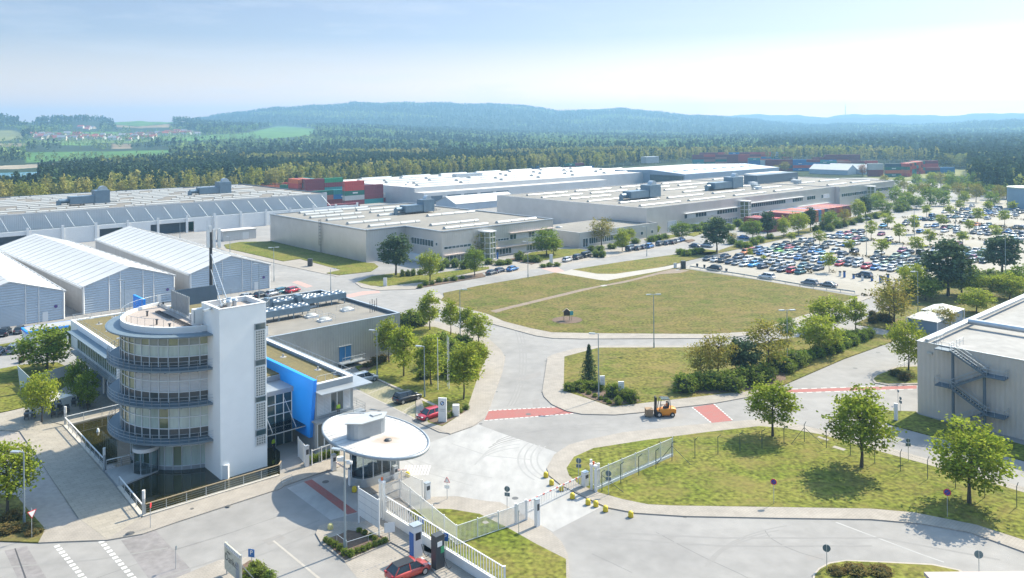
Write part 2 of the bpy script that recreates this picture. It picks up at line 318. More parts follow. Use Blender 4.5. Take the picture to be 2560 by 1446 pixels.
sheet('access_cover', [(2042, 1096), (2048, 1093), (2074, 1102), (2068, 1105)], .138, M_PAVE); sheet('access_cover', [(2080, 1121), (2087, 1117), (2116, 1126), (2109, 1130)], .138, M_PAVE)
# -- lawn and path by the gate
pave([(1062, 1245), (1143, 1243.6), (1220, 1256), (1250, 1258), (1321, 1296), (1376, 1331), (1404, 1357), (1420, 1390), (1424, 1446), (1426, 1520), (1060, 1380)])
lawn([(1020, 1278), (1069, 1274.4), (1128, 1276), (1199, 1288), (1268, 1322), (1342, 1364), (1415, 1401), (1417, 1520), (1275, 1520), (1160, 1420), (1060, 1330)], M_GR2, label='small lawn behind the white gate fence')
sheet('access_cover', [(1204, 1309), (1215, 1305), (1224, 1310), (1213, 1314)], .138, M_PAVE)
# -- concrete apron of the gate
sheet('concrete_apron', [(1063, 1111), (1196, 1062), (1250, 1082), (1392, 1131), (1368, 1172), (1374, 1192), (1404, 1217), (1466, 1248), (1503, 1268), (1383, 1330), (1321, 1296), (1250, 1258), (1143, 1243.6), (1060, 1244), (985, 1225), (965, 1165)], .005, M_CONC, label='bright concrete apron inside the gate')
sheet('concrete_apron', [(718, 1220.5), (823, 1182), (850, 1180), (962, 1240), (960, 1262), (893, 1283), (826, 1300.6)], .005, M_CONC)
sheet('road_marking', [(759.5, 1205), (779.5, 1199), (893.6, 1280.6), (869, 1287)], .010, M_RED)
# -- pavement along the pond, plaza, drive
pave([(96, 1359.5), (150, 1357), (268, 1352.6), (356, 1337.6), (438, 1309), (700, 1224), (711.7, 1216), (782.6, 1191), (845, 1170), (880, 1150), (860, 1130), (790, 1142), (700, 1188), (640, 1209), (356, 1297), (268, 1340), (197, 1299), (160, 1318), (112, 1318)])
struct('plaza', [(161.6, 1067.8), (353, 1297), (268, 1351), (197, 1299), (85, 1132), (49, 1080), (100, 1050)], 0, .128, M_PLAZA, label='paved forecourt beside the pond')
sheet('drive', [(49, 1080), (85, 1132), (197, 1299), (268, 1351), (150, 1357), (96, 1359), (109.6, 1321), (63, 1269), (41, 1241.7), (-160, 1200), (-160, 1070)], .006, mat('drive_surface', (.33, .295, .26), .9, var=.1, scale=.2, col2=(.28, .25, .23)))
lawn([(41, 1241.7), (63, 1269), (109.6, 1321), (109, 1335), (96, 1359), (0, 1355), (-200, 1350), (-200, 1225)], M_VERGE, label='verge with low plants at the drive')
# bottom left road details
sheet('asphalt_patch', [(303, 1351.5), (390, 1327), (478, 1424), (450, 1500), (410, 1500)], .004, M_ASPH2)
sheet('asphalt_patch', [(11, 1377), (67, 1366), (150, 1500), (70, 1500)], .004, M_ASPH2)
M_SLOT = mat('drain_slot', (.05, .05, .055), .7)
sheet('drainage_channel', [(36, 1372), (39, 1371), (86, 1500), (80, 1500)], .008, M_SLOT)
def dashes(p, q, n, frac, w, name='road_marking', z=.009, m=None):
    p, q = P(*p), P(*q); d = (q-p)/n; s = Vector((-d.y, d.x, 0)).normalized()*(w/2); mb = MB()
    for i in range(n):
        a = p+d*i; b = a+d*frac
        mb.quad((a-s)+ZV*z, (b-s)+ZV*z, (b+s)+ZV*z, (a+s)+ZV*z)
    return mb.build(name, m or M_WHITE, kind='structure')
dashes((141, 1364), (222, 1462), 12, .55, .5); dashes((252, 1353), (347, 1462), 13, .55, .5)
sheet('road_marking', [(1222, 1028), (1250, 1025), (1392, 1019), (1441, 1033), (1330, 1042), (1250, 1047), (1211, 1051)], .005, M_RED)
dashes((1222, 1027), (1392, 1018), 14, .6, .22); dashes((1211, 1052), (1438, 1034), 18, .6, .22)
sheet('road_marking', [(1732.6, 1018.5), (1783.5, 1010.8), (1831, 1052), (1780.4, 1057.7)], .005, M_RED)
dashes((1731, 1019), (1779, 1058), 9, .6, .2); dashes((1785, 1010.6), (1833, 1052), 9, .6, .2)
sheet('road_marking', [(1955.5, 975), (2291.7, 964), (2291.7, 972), (1970.7, 982)], .005, M_RED)
dashes((1955.5, 974), (2291.7, 963), 14, .6, .22); dashes((1970.7, 983), (2291.7, 973), 14, .6, .22)
sheet('road_marking', [(858, 739), (905, 729), (947, 727), (951, 732), (912, 737), (872, 745)], .005, M_RED2)
sheet('road_marking', [(730, 706), (744, 702), (782.6, 716), (766, 720)], .005, M_RED2)
sheet('road_marking', [(1349, 670.5), (1393.7, 669), (1412, 679), (1388, 682)], .005, M_RED2)
# hatched triangle on the apron
hb = MB()
for i in range(9):
    a, b = P(1016+i*7.5, 1164), P(1008+i*7.5, 1188); s = Vector((.09, 0, .011)); s2 = Vector((-.09, 0, .011))
    hb.quad(a+s2, b+s2, b+s, a+s)
hb.build('road_marking', M_WHITE, kind='structure')
# cracks and seams
M_CRACK = mat('tar_seam', (.13, .125, .125), .9)
SN = [0]
def seam(pts, w=.09, m=None, z=.0035):
    SN[0] += 1; z += SN[0]*.00006
    mb = MB(); q = [P(*p) for p in pts]
    for a, b in zip(q, q[1:]):
        d = (b-a).normalized(); s = Vector((-d.y, d.x, 0))*(w/2); mb.quad(a-s+ZV*z, b-s+ZV*z, b+s+ZV*z, a+s+ZV*z)
    return mb.build('asphalt_seam', m or M_CRACK, kind='structure')
seam([(1911, 1325), (1925, 1345), (1960, 1366), (2000, 1382), (2058, 1399)], .07); seam([(2090, 1306), (2180, 1340), (2300, 1385), (2360, 1406)], .22, M_CONC)
seam([(1640, 1331), (1700, 1363), (1760, 1394), (1850, 1435), (1900, 1462)], .06); seam([(1480, 1385), (1530, 1408), (1580, 1432)], .05)
seam([(240, 1446), (330, 1415), (435, 1375), (600, 1325)], .05); seam([(436, 1376), (540, 1345), (700, 1290)], .05)
# manhole lids and gullies
M_IRON = mat('cast_iron', (.09, .09, .09), .6)
for x, y, r in [(1321, 1036, .4), (325, 1337, .45), (814, 1205, .42), (2195, 882, .4), (2138, 921, .4), (1288, 1246, .38), (480, 1275, .2), (571, 1268, .25), (964, 1051, .25), (1036, 1051, .2), (948, 1028, .3), (1262, 889, .2), (1242, 980, .2), (1202, 1060, .25), (1159, 1249, .22), (1364, 903, .2), (1356, 982, .2), (1530, 849, .2), (1712, 1293, .2)]:
    p = P(x, y); z = .143 if (x, y) in ((325, 1337), (480, 1275), (571, 1268)) else .011
    MB().lathe((p.x, p.y, 0), [(r, z-.01), (r, z), (0.01, z)], 12, smooth=False).build('manhole_cover', M_IRON, kind='structure')
# -- lawn, bays and pavement right of the office
pave([(1059, 790), (1075, 800), (1130, 815), (1222.6, 849), (1253, 877), (1262.7, 893.7), (1256, 929.7), (1225, 1018), (1209, 1048.6), (1181, 1068), (1126, 1087), (1100, 1078), (1060, 1062), (1040, 1050), (1040, 815)])
lawn([(888, 918), (926.5, 910), (971, 894), (998, 877), (1029, 816), (1087, 819), (1170, 846.6), (1220, 871.5), (1217, 893.7), (1195, 943.5), (1170, 1018), (1136.8, 1048.6), (1106, 1068), (1070, 1058), (1054, 1000), (935, 947), (905, 935)], M_GR2, label='lawn with maples beside the visitor bays')
struct('planting_bed', [(1072, 1056), (1080, 1040), (1140, 1025), (1170, 1022), (1165, 1030), (1136, 1048), (1106, 1066)], 0, .15, M_SOIL)
struct('planting_bed', [(897, 925), (925, 905), (970, 893), (975, 900), (935, 918), (912, 935)], 0, .15, M_SOIL)
sheet('parking_bay', [(885, 968), (935, 946), (1090, 1018), (1048, 1054)], .008, M_BAY, label='paved visitor parking bays')
for a, b in [((921, 985), (972, 964)), ((963, 1008), (1013, 984)), ((1005, 1031), (1053, 1002))]: seam([a, b], .12, M_PATH, .012)
struct('kerb', [(934, 947), (937, 945), (1056, 998), (1095, 1016), (1091, 1020), (1054, 1003)], 0, .15, M_KERB)
seam([(880, 970), (960, 1008), (1052, 1055), (1125, 1085)], .25, M_PATH, .013)
pave([(1030, 1050), (1048, 1054), (1100, 1066), (1126, 1086), (1098, 1082)], .1)
# -- hall 1 surroundings
lawn([(560, 613), (600, 606), (680, 604.5), (916, 658), (936, 659.5), (946, 667.8), (926.5, 680), (849, 688.5), (814.5, 684), (852, 676), (749.5, 648), (708, 654), (600, 629), (566, 622)], M_GR2, label='lawn along the side wall of the middle hall')
pave([(540, 612), (566, 623), (600, 630), (708, 655), (750, 649), (853, 676.5), (815, 685), (849, 690), (840, 692), (700, 662), (590, 637), (530, 617)], .1)
lawn([(893, 706.5), (930, 692), (990, 684), (1060, 690), (1120, 680), (1160, 676), (1222.6, 668), (1222.6, 673), (1076, 703.7), (957, 717.6), (926.5, 715)], M_GR2, label='lawn in front of the middle hall')
pave([(888, 709), (893, 706), (926.5, 715.5), (957, 718), (1076, 704.5), (1222.6, 674), (1240, 677), (1045, 712), (1040, 724), (946, 727), (904, 720)])
struct('planting_bed', [(1041, 722.5), (1045.5, 712), (1205, 684), (1214, 692.7), (1120, 709)], 0, .15, M_SOIL, label='shrub bed along the hall road')
lawn([(1310, 640), (1355, 652.6), (1479.5, 630), (1449, 623.5), (1400, 624), (1330, 632)], M_GR2)
sheet('forecourt', [(1200, 668), (1300, 642), (1349, 655), (1479, 633), (1560, 618), (1700, 598), (1720, 606), (1600, 630), (1400, 664), (1330, 674), (1240, 690)], .006, M_PAVE)
struct('planting_bed', [(1270, 650), (1310, 640), (1355, 653), (1330, 662)], 0, .15, M_SOIL)
sheet('forecourt', [(1600, 596), (1690, 585), (1740, 588), (1700, 598), (1640, 606)], .006, M_LOT)
lawn([(1610, 600), (1640, 592), (1690, 587), (1700, 591), (1660, 600), (1622, 606)], M_GR2)
lawn([(1712, 588), (1760, 575), (1770, 580), (1735, 592)], M_GR2); lawn([(1688, 632), (1740, 622), (1800, 628), (1770, 640)], M_GR2)
struct('planting_bed', [(1709, 603), (1730, 599), (1738, 602), (1722, 608)], 0, .2, M_SOIL)
lawn([(1795, 634), (1862, 620), (2060, 575), (2230, 530), (2200, 528), (2040, 566), (1950, 590), (1860, 606), (1800, 626)], M_VERGE, label='verge with trees along the car park')
# -- right side
lawn([(2211.5, 1034), (2227, 1029), (2290, 1031), (2296, 1038), (2483, 1092.5), (2700, 1157), (2700, 1200), (2560, 1154), (2356.5, 1098.7), (2224, 1063), (2208, 1052)], M_GR2, label='grass strip at the foot of the corrugated hall')
pave([(2178, 949), (2189, 938), (2244.6, 917), (2300, 914), (2300, 962), (2219.7, 965), (2186.5, 959)])
lawn([(2184, 949), (2194, 940), (2246, 920), (2300, 918), (2300, 959), (2219.7, 961), (2191, 957)], M_GR2)
lawn([(2136, 812), (2150, 806), (2206, 775), (2262, 762), (2330, 800), (2320, 835), (2250, 832), (2200, 822)], M_VERGE, label='verge with shrubs by the white pavilions')
lawn([(2200, 737.5), (2262, 723), (2400, 693), (2700, 702), (2700, 740), (2440, 792), (2330, 800), (2262, 762), (2230, 752)], M_VERGE, label='wooded verge behind the pavilions')
struct('kerb', [(2030, 1462), (2032.6, 1440), (2046, 1424), (2071, 1410), (2116, 1403), (2208.5, 1407), (2332, 1413), (2402, 1428), (2480, 1500), (2030, 1500)], 0, .12, M_KERB)
lawn([(2036, 1462), (2038, 1440), (2050, 1426.5), (2074, 1413), (2116, 1406), (2208.5, 1410), (2330, 1416.5), (2396, 1430), (2470, 1500), (2036, 1500)], M_GR2, label='grass island at the bottom of the yard')
# -- terrace lawns on the left
lawn([(-200, 950), (0, 924), (59.5, 913), (144, 907.5), (178, 925), (180, 960), (75, 1018), (0, 1033), (-200, 1060)], M_GR2, label='terrace lawn beside the office')
lawn([(-100, 875), (0, 863), (60, 853), (66, 858), (0, 872), (-100, 886)], M_GR2)
struct('terrace', [(0, 1036), (75, 1018), (180, 960), (300, 1010), (300, 1035), (165, 1066), (100, 1050), (49, 1080), (-160, 1070), (-160, 1062)], 0, .12, M_PLAZA, label='paved terrace under the trees')
# -- island with charging points and billboard corner
pave([(789, 1336), (798, 1317.6), (835, 1305), (896.7, 1308), (949, 1300), (1010, 1330), (1085, 1375), (1200, 1440), (1290, 1500), (1160, 1500), (1040, 1392), (977, 1358), (863, 1407), (804, 1362)])
struct('planting_bed', [(806, 1354), (850, 1340), (870, 1329), (955, 1344), (976, 1356), (863, 1404)], 0, .16, M_SOIL)
sheet('parking_bay', [(863, 1407.5), (977, 1360), (1060, 1405), (1165, 1500), (935, 1500)], .008, M_PAVE, label='paved charging bay')
dashes((905, 1430), (995, 1393), 9, .55, .18, z=.012, m=M_ASPH2)
sheet('drainage_channel', [(681, 1353), (686, 1351.5), (802, 1446), (795, 1448)], .008, M_PATH)
pave([(435, 1450), (547.7, 1403), (616, 1395.6), (652, 1406), (679, 1433), (700, 1460), (720, 1500), (420, 1500)], .1)
struct('planting_bed', [(585, 1430), (625, 1404), (650, 1411), (673, 1436), (690, 1500), (600, 1500)], 0, .14, M_SOIL)

# tyre marks and repairs
M_TYM = mat('tyre_mark', (.222, .214, .207), .9, var=.06, scale=1.5); M_TYC = mat('tyre_mark_pale', (.285, .279, .273), .9, var=.06, scale=1.5); M_REP = mat('asphalt_repair', (.235, .222, .212), .9, var=.1, scale=.8)
def arc(cx, cy, rx, ry, a0, a1, m, w=.22, z=.0075, n=14): return seam([(cx+rx*math.cos(a0+(a1-a0)*i/n), cy+ry*math.sin(a0+(a1-a0)*i/n)) for i in range(n+1)], w, m, z)
for k in range(4): arc(1395+k*9, 1150, 100-k*7, 62-k*4, 2.2, 3.9, M_TYC); 
for k in range(3): arc(1330, 1160+k*9, 130+k*9, 60, 3.4, 4.5, M_TYC)
for k in range(3): arc(2010+k*36, 1420+k*9, 230+k*46, 88+k*22, 3.3, 4.35, M_TYM, .16, .004)
for k in range(3): arc(1560, 1120+k*8, 330+k*10, 60, 3.4, 4.6, M_TYM, .2, .004)
for k in range(3): arc(1180+k*8, 900, 120, 170, -.6, .75, M_TYM, .2, .004)
for pts in ([(980, 1130), (1060, 1180), (1180, 1215)], [(1010, 1140), (1110, 1175), (1230, 1195)], [(1130, 1110), (1220, 1140), (1330, 1150)]): seam(pts, .2, M_TYC, .0075)
for pts in ([(400, 1446), (620, 1375), (800, 1300)], [(470, 1446), (660, 1385), (810, 1325)], [(0, 1420), (240, 1400), (420, 1370)], [(1500, 1330), (1800, 1345), (2200, 1345), (2500, 1400)], [(1520, 1345), (1800, 1365), (2180, 1365)]): seam(pts, .28, M_TYM, .004)
for q in ([(1290, 945), (1352, 930), (1354, 940), (1292, 957)], [(1960, 1020), (2010, 1014), (2022, 1026), (1970, 1032)], [(655, 1352), (700, 1336), (716, 1346), (672, 1364)], [(2010, 1390), (2060, 1385), (2070, 1395), (2020, 1402)], [(1330, 1000), (1348, 998), (1352, 1042), (1336, 1046)], [(1110, 720), (1160, 712), (1170, 718), (1118, 727)], [(560, 1390), (600, 1378), (606, 1384), (566, 1397)]): sheet('asphalt_patch', q, .0032, M_REP)
# ---------------- terrain (one sheet to the horizon), lake, forest
def itp(x, tab): return np.interp(x, [t[0] for t in tab], [t[1] for t in tab])
def yhor(px): return YH-ROLL*(px-CX)
def sstep(t): t = np.clip(t, 0, 1); return t*t*(3-2*t)
RIDGES = [  # distance of crest, start of rise, fall length, trees, crest line in photo pixels
 (4800, 2500, 1800, 14, [(420, 318), (480, 299), (560, 288), (700, 273), (800, 266), (880, 259), (960, 260), (1100, 258), (1200, 262), (1290, 264), (1400, 277), (1440, 276), (1540, 273), (1600, 277), (1700, 287), (1800, 293), (1900, 303), (2000, 309), (2200, 318)]),
 (3000, 1900, 1500, 12, [(-700, 296), (0, 298), (50, 301), (95, 304), (150, 298), (200, 296), (270, 301), (300, 302), (400, 300), (480, 300), (560, 308), (640, 322), (760, 335), (900, 345)]),
 (4300, 2600, 1500, 16, [(1500, 335), (1700, 325), (1900, 312), (2000, 311), (2100, 310), (2200, 311), (2300, 311), (2400, 307), (2500, 303), (2600, 300), (3300, 297)]),
 (5500, 4900, 500, 0, [(1800, 310), (1900, 303), (2000, 297), (2100, 299), (2250, 296), (2330, 302), (2450, 300), (2560, 301), (3300, 300)]),
 (6300, 5600, 600, 0, [(-700, 315), (1500, 305), (1700, 298), (1830, 291), (1900, 287), (2000, 290), (2070, 294), (2130, 290), (2200, 290), (2400, 290), (2500, 287), (2600, 286), (3300, 285)])]
def terr(px, r):
    px = np.asarray(px, float); r = np.asarray(r, float)
    z = np.full(np.broadcast(px, r).shape, -.15)+0*px
    left = itp(px, [(-700, 1), (500, 1), (900, .8), (1300, .25), (1700, 0)])
    z = z+left*itp(r, [(1150, 0), (1500, 6), (2000, 25), (2600, 48), (3200, 55), (9000, 55)])
    for D, r0, fall, th, tab in RIDGES:
        hc = 42+(yhor(px)-itp(px, tab))*D/F-th+(np.sin(px*.021)*2.5+np.sin(px*.057+1)*2+np.sin(px*.13)*1.2)*(D/4800)
        t = np.where(r < D, sstep((r-r0)/(D-r0)), sstep((D+fall-r)/fall))
        z = np.maximum(z, hc*t-.15*(1-t)-np.where(hc < 0, 30, 0))
    lake = (px < 130) & (r > 800) & (r < 1010)
    z = np.where(lake, -2.5, z)
    return z
def inpoly(x, y, poly):
    c = np.zeros(x.shape, bool); n = len(poly)
    for i in range(n):
        x1, y1 = poly[i]; x2, y2 = poly[(i+1) % n]
        c ^= ((y1 > y) != (y2 > y)) & (x < (x2-x1)*(y-y1)/(y2-y1+1e-9)+x1)
    return c
FIELDS = [((.07, .15, .035), [(63, 381), (160, 380), (273, 379), (448, 375), (405, 387), (330, 391), (191, 399), (120, 405), (65, 407)]),
 ((.085, .17, .04), [(383, 351), (506, 339), (615, 333), (700, 315), (789, 323), (775, 339), (700, 346), (574, 347.6), (465, 353)]),
 ((.075, .15, .04), [(282, 298), (405, 300), (437, 308), (347, 316), (287, 311)]),
 ((.22, .17, .10), [(287, 312.5), (340, 317), (421, 311), (424, 319), (347, 321), (290, 318)]),
 ((.09, .18, .04), [(130, 330), (301, 330), (290, 339), (140, 340)]),
 ((.15, .16, .06), [(-300, 326), (33, 326), (55, 334), (52, 348), (0, 354), (-300, 358)]),
 ((.2, .17, .1), [(-300, 359), (70, 359), (65, 367), (-300, 370)]),
 ((.12, .15, .05), [(46, 297), (90, 297), (90, 309), (50, 306)]),
 ((.09, .17, .04), [(150, 356), (235, 353), (232, 364), (155, 364)]),
 ((.2, .155, .1), [(276, 360), (331, 360), (328, 372), (279, 373)]),
 ((.09, .17, .04), [(100, 346), (150, 350), (140, 358), (90, 356)]),
 ((.27, .23, .17), [(-200, 414), (0, 415), (60, 412.5), (150, 407), (137, 412), (95, 419), (40, 423), (-200, 425)]),
 ((.3, .26, .2), [(248, 404), (330, 401), (405, 398.5), (460, 400), (410, 404), (260, 409.5)]),
 ((.2, .2, .09), [(2290, 424), (2420, 424), (2420, 440), (2180, 452), (2160, 440)])]
HAM = [(110, 338), (390, 332), (500, 331), (505, 339), (392, 352), (320, 358), (60, 356), (70, 346)]       # the hamlet
NOFOR = [f[1] for f in FIELDS]+[HAM, [(-200, 420), (96, 419), (84, 436), (-200, 446)], [(180, 310), (250, 309), (250, 326), (178, 327)]]
pxs = np.arange(-900, 3500, 8.0); rs = np.concatenate([np.geomspace(30, 700, 40), np.geomspace(720, 6900, 300)])
PXG, RG = np.meshgrid(pxs, rs)
az = (PXG-CX)/F; YG = RG/np.sqrt(1+az**2); XG = YG*az; ZG = terr(PXG, RG)
ZG = ZG+np.where(RG > 1100, 1, 0)*(np.sin(XG*.011)*np.cos(YG*.013))*np.clip((RG-1100)/2500, 0, 1)*5
yim = YH-((XG/YG)*0-0)*0-F*(ZG-HC)/YG-ROLL*(PXG-CX)
N0, N1 = PXG.shape
col = np.zeros((N0, N1, 4)); col[..., :3] = (.028, .045, .020); col[..., 3] = 1
col[RG < 620] = (.13, .13, .04, 1)
far = np.clip((RG-6000)/2000, 0, 1)[..., None]
for c, poly in FIELDS: col[inpoly(PXG, yim, poly) & (RG > 300)] = (*c, 1)
col[inpoly(PXG, yim, HAM) & (RG > 900)] = (.11, .16, .05, 1)
idx = np.arange(N0*N1).reshape(N0, N1)
fq = np.stack([idx[:-1, :-1], idx[:-1, 1:], idx[1:, 1:], idx[1:, :-1]], -1).reshape(-1, 4)
def npmesh(name, V, Fc, mats, attrs=None, smooth=False):
    me = bpy.data.meshes.new(name); k = Fc.shape[1]
    me.vertices.add(len(V)); me.vertices.foreach_set('co', np.ascontiguousarray(V, np.float32).ravel())
    me.loops.add(Fc.size); me.loops.foreach_set('vertex_index', np.ascontiguousarray(Fc, np.int32).ravel())
    me.polygons.add(len(Fc)); me.polygons.foreach_set('loop_start', np.arange(0, Fc.size, k, dtype=np.int32))
    if smooth: me.polygons.foreach_set('use_smooth', np.ones(len(Fc), bool))
    for m in (mats if isinstance(mats, (list, tuple)) else [mats]): me.materials.append(m)
    if attrs is not None:
        for an, tp, data in attrs:
            a = me.attributes.new(an, tp, 'POINT')
            a.data.foreach_set('color' if tp == 'FLOAT_COLOR' else 'value', np.ascontiguousarray(data, np.float32).ravel())
    me.update(calc_edges=True); return me
def link(name, me, **k):
    o = bpy.data.objects.new(name, me); SC.collection.objects.link(o); ORG[o.name] = Vector((0, 0, 0)); return tag(o, **k)
m_t = mat('countryside', (.1, .12, .04), 1, spec=.1); nt = m_t.node_tree
_a = nt.nodes.new('ShaderNodeAttribute'); _a.attribute_name = 'col'
_g = nt.nodes.new('ShaderNodeNewGeometry'); _n = nt.nodes.new('ShaderNodeTexNoise'); _n.inputs['Scale'].default_value = .02; _n.inputs['Detail'].default_value = 8
nt.links.new(_g.outputs['Position'], _n.inputs['Vector'])
_r = nt.nodes.new('ShaderNodeMapRange'); _r.inputs[1].default_value = .3; _r.inputs[2].default_value = .7; _r.inputs[3].default_value = .72; _r.inputs[4].default_value = 1.3; nt.links.new(_n.outputs['Fac'], _r.inputs[0])
_m = nt.nodes.new('ShaderNodeVectorMath'); _m.operation = 'SCALE'; nt.links.new(_a.outputs['Color'], _m.inputs[0]); nt.links.new(_r.outputs[0], _m.inputs['Scale'])
nt.links.new(_m.outputs[0], nt.nodes['Principled BSDF'].inputs['Base Color'])
link('terrain', npmesh('terrain', np.stack([XG, YG, ZG], -1).reshape(-1, 3), fq, m_t, [('col', 'FLOAT_COLOR', col.reshape(-1, 4))], True), kind='structure', label='rolling countryside with fields and wooded hills')
sheet('ground', [(-5600, -1500), (5600, -1500), (5600, 3200), (2000, 1000), (40, 40), (-40, 40), (-2000, 1000), (-5600, 3200)], -.6, M_GR, px=False, label='grassland around the works')
m_w = mat('lake_water', (.06, .22, .30), .15, spec=.5, var=.1, scale=.01)
sheet('lake', [(-700, 770), (-300, 770), (-300, 1005), (-700, 1005)], -1.2, m_w, px=False, label='turquoise lake beyond the forest')
# -- forest stuff: small clump trees assembled in numpy
def leafquads(c, size, n, spread, rng, flat=.5):
    """n random square leaves around points c (k,3)"""
    k = len(c); cc = np.repeat(c, n, 0)+rng.normal(0, 1, (k*n, 3))*np.asarray(spread)
    m = len(cc); nrm = rng.normal(0, 1, (m, 3)); nrm[:, 2] = np.abs(nrm[:, 2])+flat; nrm /= np.linalg.norm(nrm, axis=1)[:, None]
    a = np.cross(nrm, rng.normal(0, 1, (m, 3))); a /= np.linalg.norm(a, axis=1)[:, None]; b = np.cross(nrm, a)
    s = size*rng.uniform(.6, 1.25, (m, 1)); a = a*s; b = b*s*.8
    V = np.stack([cc-a-b*.3, cc-b, cc+a+b*.2, cc+b], 1).reshape(-1, 3)
    return V
def tmpl_conifer(rng, n, h=18., w=3.0):
    t = rng.uniform(.22, 1, n)**.85; ang = rng.uniform(0, 2*math.pi, n); rad = w*(1.08-t)**.75*rng.uniform(.35, 1, n)
    c = np.stack([rad*np.cos(ang), rad*np.sin(ang), h*t], 1); return leafquads(c, 1.15*(60/n)**.42, 1, .2, rng, .25)
def tmpl_broad(rng, n, h=17., w=3.4):
    u = rng.normal(0, 1, (n, 3)); u /= np.linalg.norm(u, axis=1)[:, None]; q = rng.uniform(.5, 1, (n, 1))
    c = u*q*np.array([w, w, h*.38])+np.array([0, 0, h*.6]); return leafquads(c, 1.15*(60/n)**.42, 1, .3, rng, .2)
def scatter(px0, px1, r0, r1, n, rng, avoid=True, poly=None):
    px = rng.uniform(px0, px1, n); r = np.sqrt(rng.uniform(r0**2, r1**2, n))
    z = terr(px, r); a = (px-CX)/F; y = r/np.sqrt(1+a*a); x = y*a; yi = YH-ROLL*(px-CX)-F*(z-HC)/y
    ok = np.ones(n, bool)
    if avoid:
        for p in NOFOR:
            for hh in (0, 5, 9, 13): ok &= ~inpoly(px, yi-hh*F/y, p)
    return px[ok], r[ok], np.stack([x, y, z], 1)[ok], yi[ok]
def forest(name, pts, maker, nq, m, label, rng, smin=.75, smax=1.2):
    T = [maker(rng, nq) for _ in range(5)]; Vs = []; tn = []
    for i in range(5):
        p = pts[i::5]; k = len(p)
        if not k: continue
        s = rng.uniform(smin, smax, k); ang = rng.uniform(0, 2*math.pi, k); c, sn = np.cos(ang), np.sin(ang); t = T[i]
        X = (t[None, :, 0]*c[:, None]-t[None, :, 1]*sn[:, None])*s[:, None]; Y = (t[None, :, 0]*sn[:, None]+t[None, :, 1]*c[:, None])*s[:, None]; Z = t[None, :, 2]*s[:, None]
        Vs.append((np.stack([X, Y, Z], -1)+p[:, None, :]).reshape(-1, 3)); tn.append(np.repeat(rng.normal(0, .24, k), len(t)))
    V = np.concatenate(Vs); tn = np.concatenate(tn)
    return link(name, npmesh(name, V, np.arange(len(V)).reshape(-1, 4), m, [('tint', 'FLOAT', tn)]), kind='stuff', label=label)
L_PINE = leafmat('pine_needles', (.050, .085, .042), (.075, .108, .050), .02, .2, .1)
L_BROAD = leafmat('spring_leaves', (.20, .23, .05), (.27, .25, .09), .012, .4, .1)
L_HAZEL = leafmat('far_wood_leaves', (.15, .24, .07), (.22, .28, .10), .006, .4, .1)
_fr = np.random.default_rng(11)
BIRCH_R = [(-300, 480), (0, 486), (400, 520), (700, 575), (1000, 640), (1300, 735), (1500, 810), (1650, 930), (1750, 990), (2000, 1000), (2330, 960), (2400, 640), (2560, 520), (3000, 520)]
def patch(p, s, th):   # blotchy stands
    x, y = p[:, 0]/s, p[:, 1]/s
    return np.sin(x*1.3+np.sin(y*1.7)*1.4)+np.sin(y*1.9+np.sin(x*.9+2)*1.3)+np.sin((x+y)*3.1)*.5 > th
# near belt
px, r, p, yi = scatter(-250, 2330, 480, 1120, 15000, _fr)
edge = itp(px, BIRCH_R); k = r > edge+6; px, r, p = px[k], r[k], p[k]; edge = edge[k]
br = (_fr.uniform(0, 1, len(px)) < np.where(px < 700, .12, .45)) & (r-edge < 90) | ((r > 900) & patch(p, 60, .5) & (px > 250))
forest('pine_forest', p[~br], tmpl_conifer, 44, L_PINE, 'dark pine forest behind the halls', _fr, .6, .9)
forest('birch_wood', p[br], tmpl_broad, 44, L_BROAD, 'yellow green birches mixed into the forest edge', _fr, .7, 1.05)
# right-hand wood beside the car park
px, r, p, yi = scatter(2300, 3300, 480, 1150, 9000, _fr)
k = (r > itp(px, [(2300, 960), (2350, 860), (2390, 700), (2430, 600), (2480, 540), (2560, 500), (3300, 480)])); px, r, p = px[k], r[k], p[k]
br = patch(p, 28, .9) | (_fr.uniform(0, 1, len(px)) < .08)
forest('pine_forest', p[~br], tmpl_conifer, 60, L_PINE, 'dark pine wood beyond the car park', _fr, .65, 1.0)
forest('birch_wood', p[br], tmpl_broad, 60, L_BROAD, 'lighter leafy trees in the pine wood', _fr, .5, .95)
# mid distance
px, r, p, yi = scatter(-400, 3100, 1100, 2500, 27000, _fr)
br = patch(p, 150, -.35) & (px < 1900) & (r > 1250) & (_fr.uniform(0, 1, len(px)) < .85) | (_fr.uniform(0, 1, len(px)) < .06)
forest('mixed_forest', p[br], tmpl_broad, 16, L_HAZEL, 'fresh green mixed woods on the plain', _fr, .5, 1.15)
forest('pine_forest', p[~br], tmpl_conifer, 16, L_PINE, 'pine forest on the plain', _fr, .6, 1.2)
# far hills
px, r, p, yi = scatter(-500, 3200, 2500, 5100, 42000, _fr)
br = patch(p, 260, 1.15) | (_fr.uniform(0, 1, len(px)) < .04)
forest('mixed_forest', p[br], tmpl_broad, 9, L_HAZEL, 'pale green clearings on the wooded hill', _fr, .8, 1.15)
forest('pine_forest', p[~br], tmpl_conifer, 8, L_PINE, 'blue green forest covering the hills', _fr, .9, 1.25)
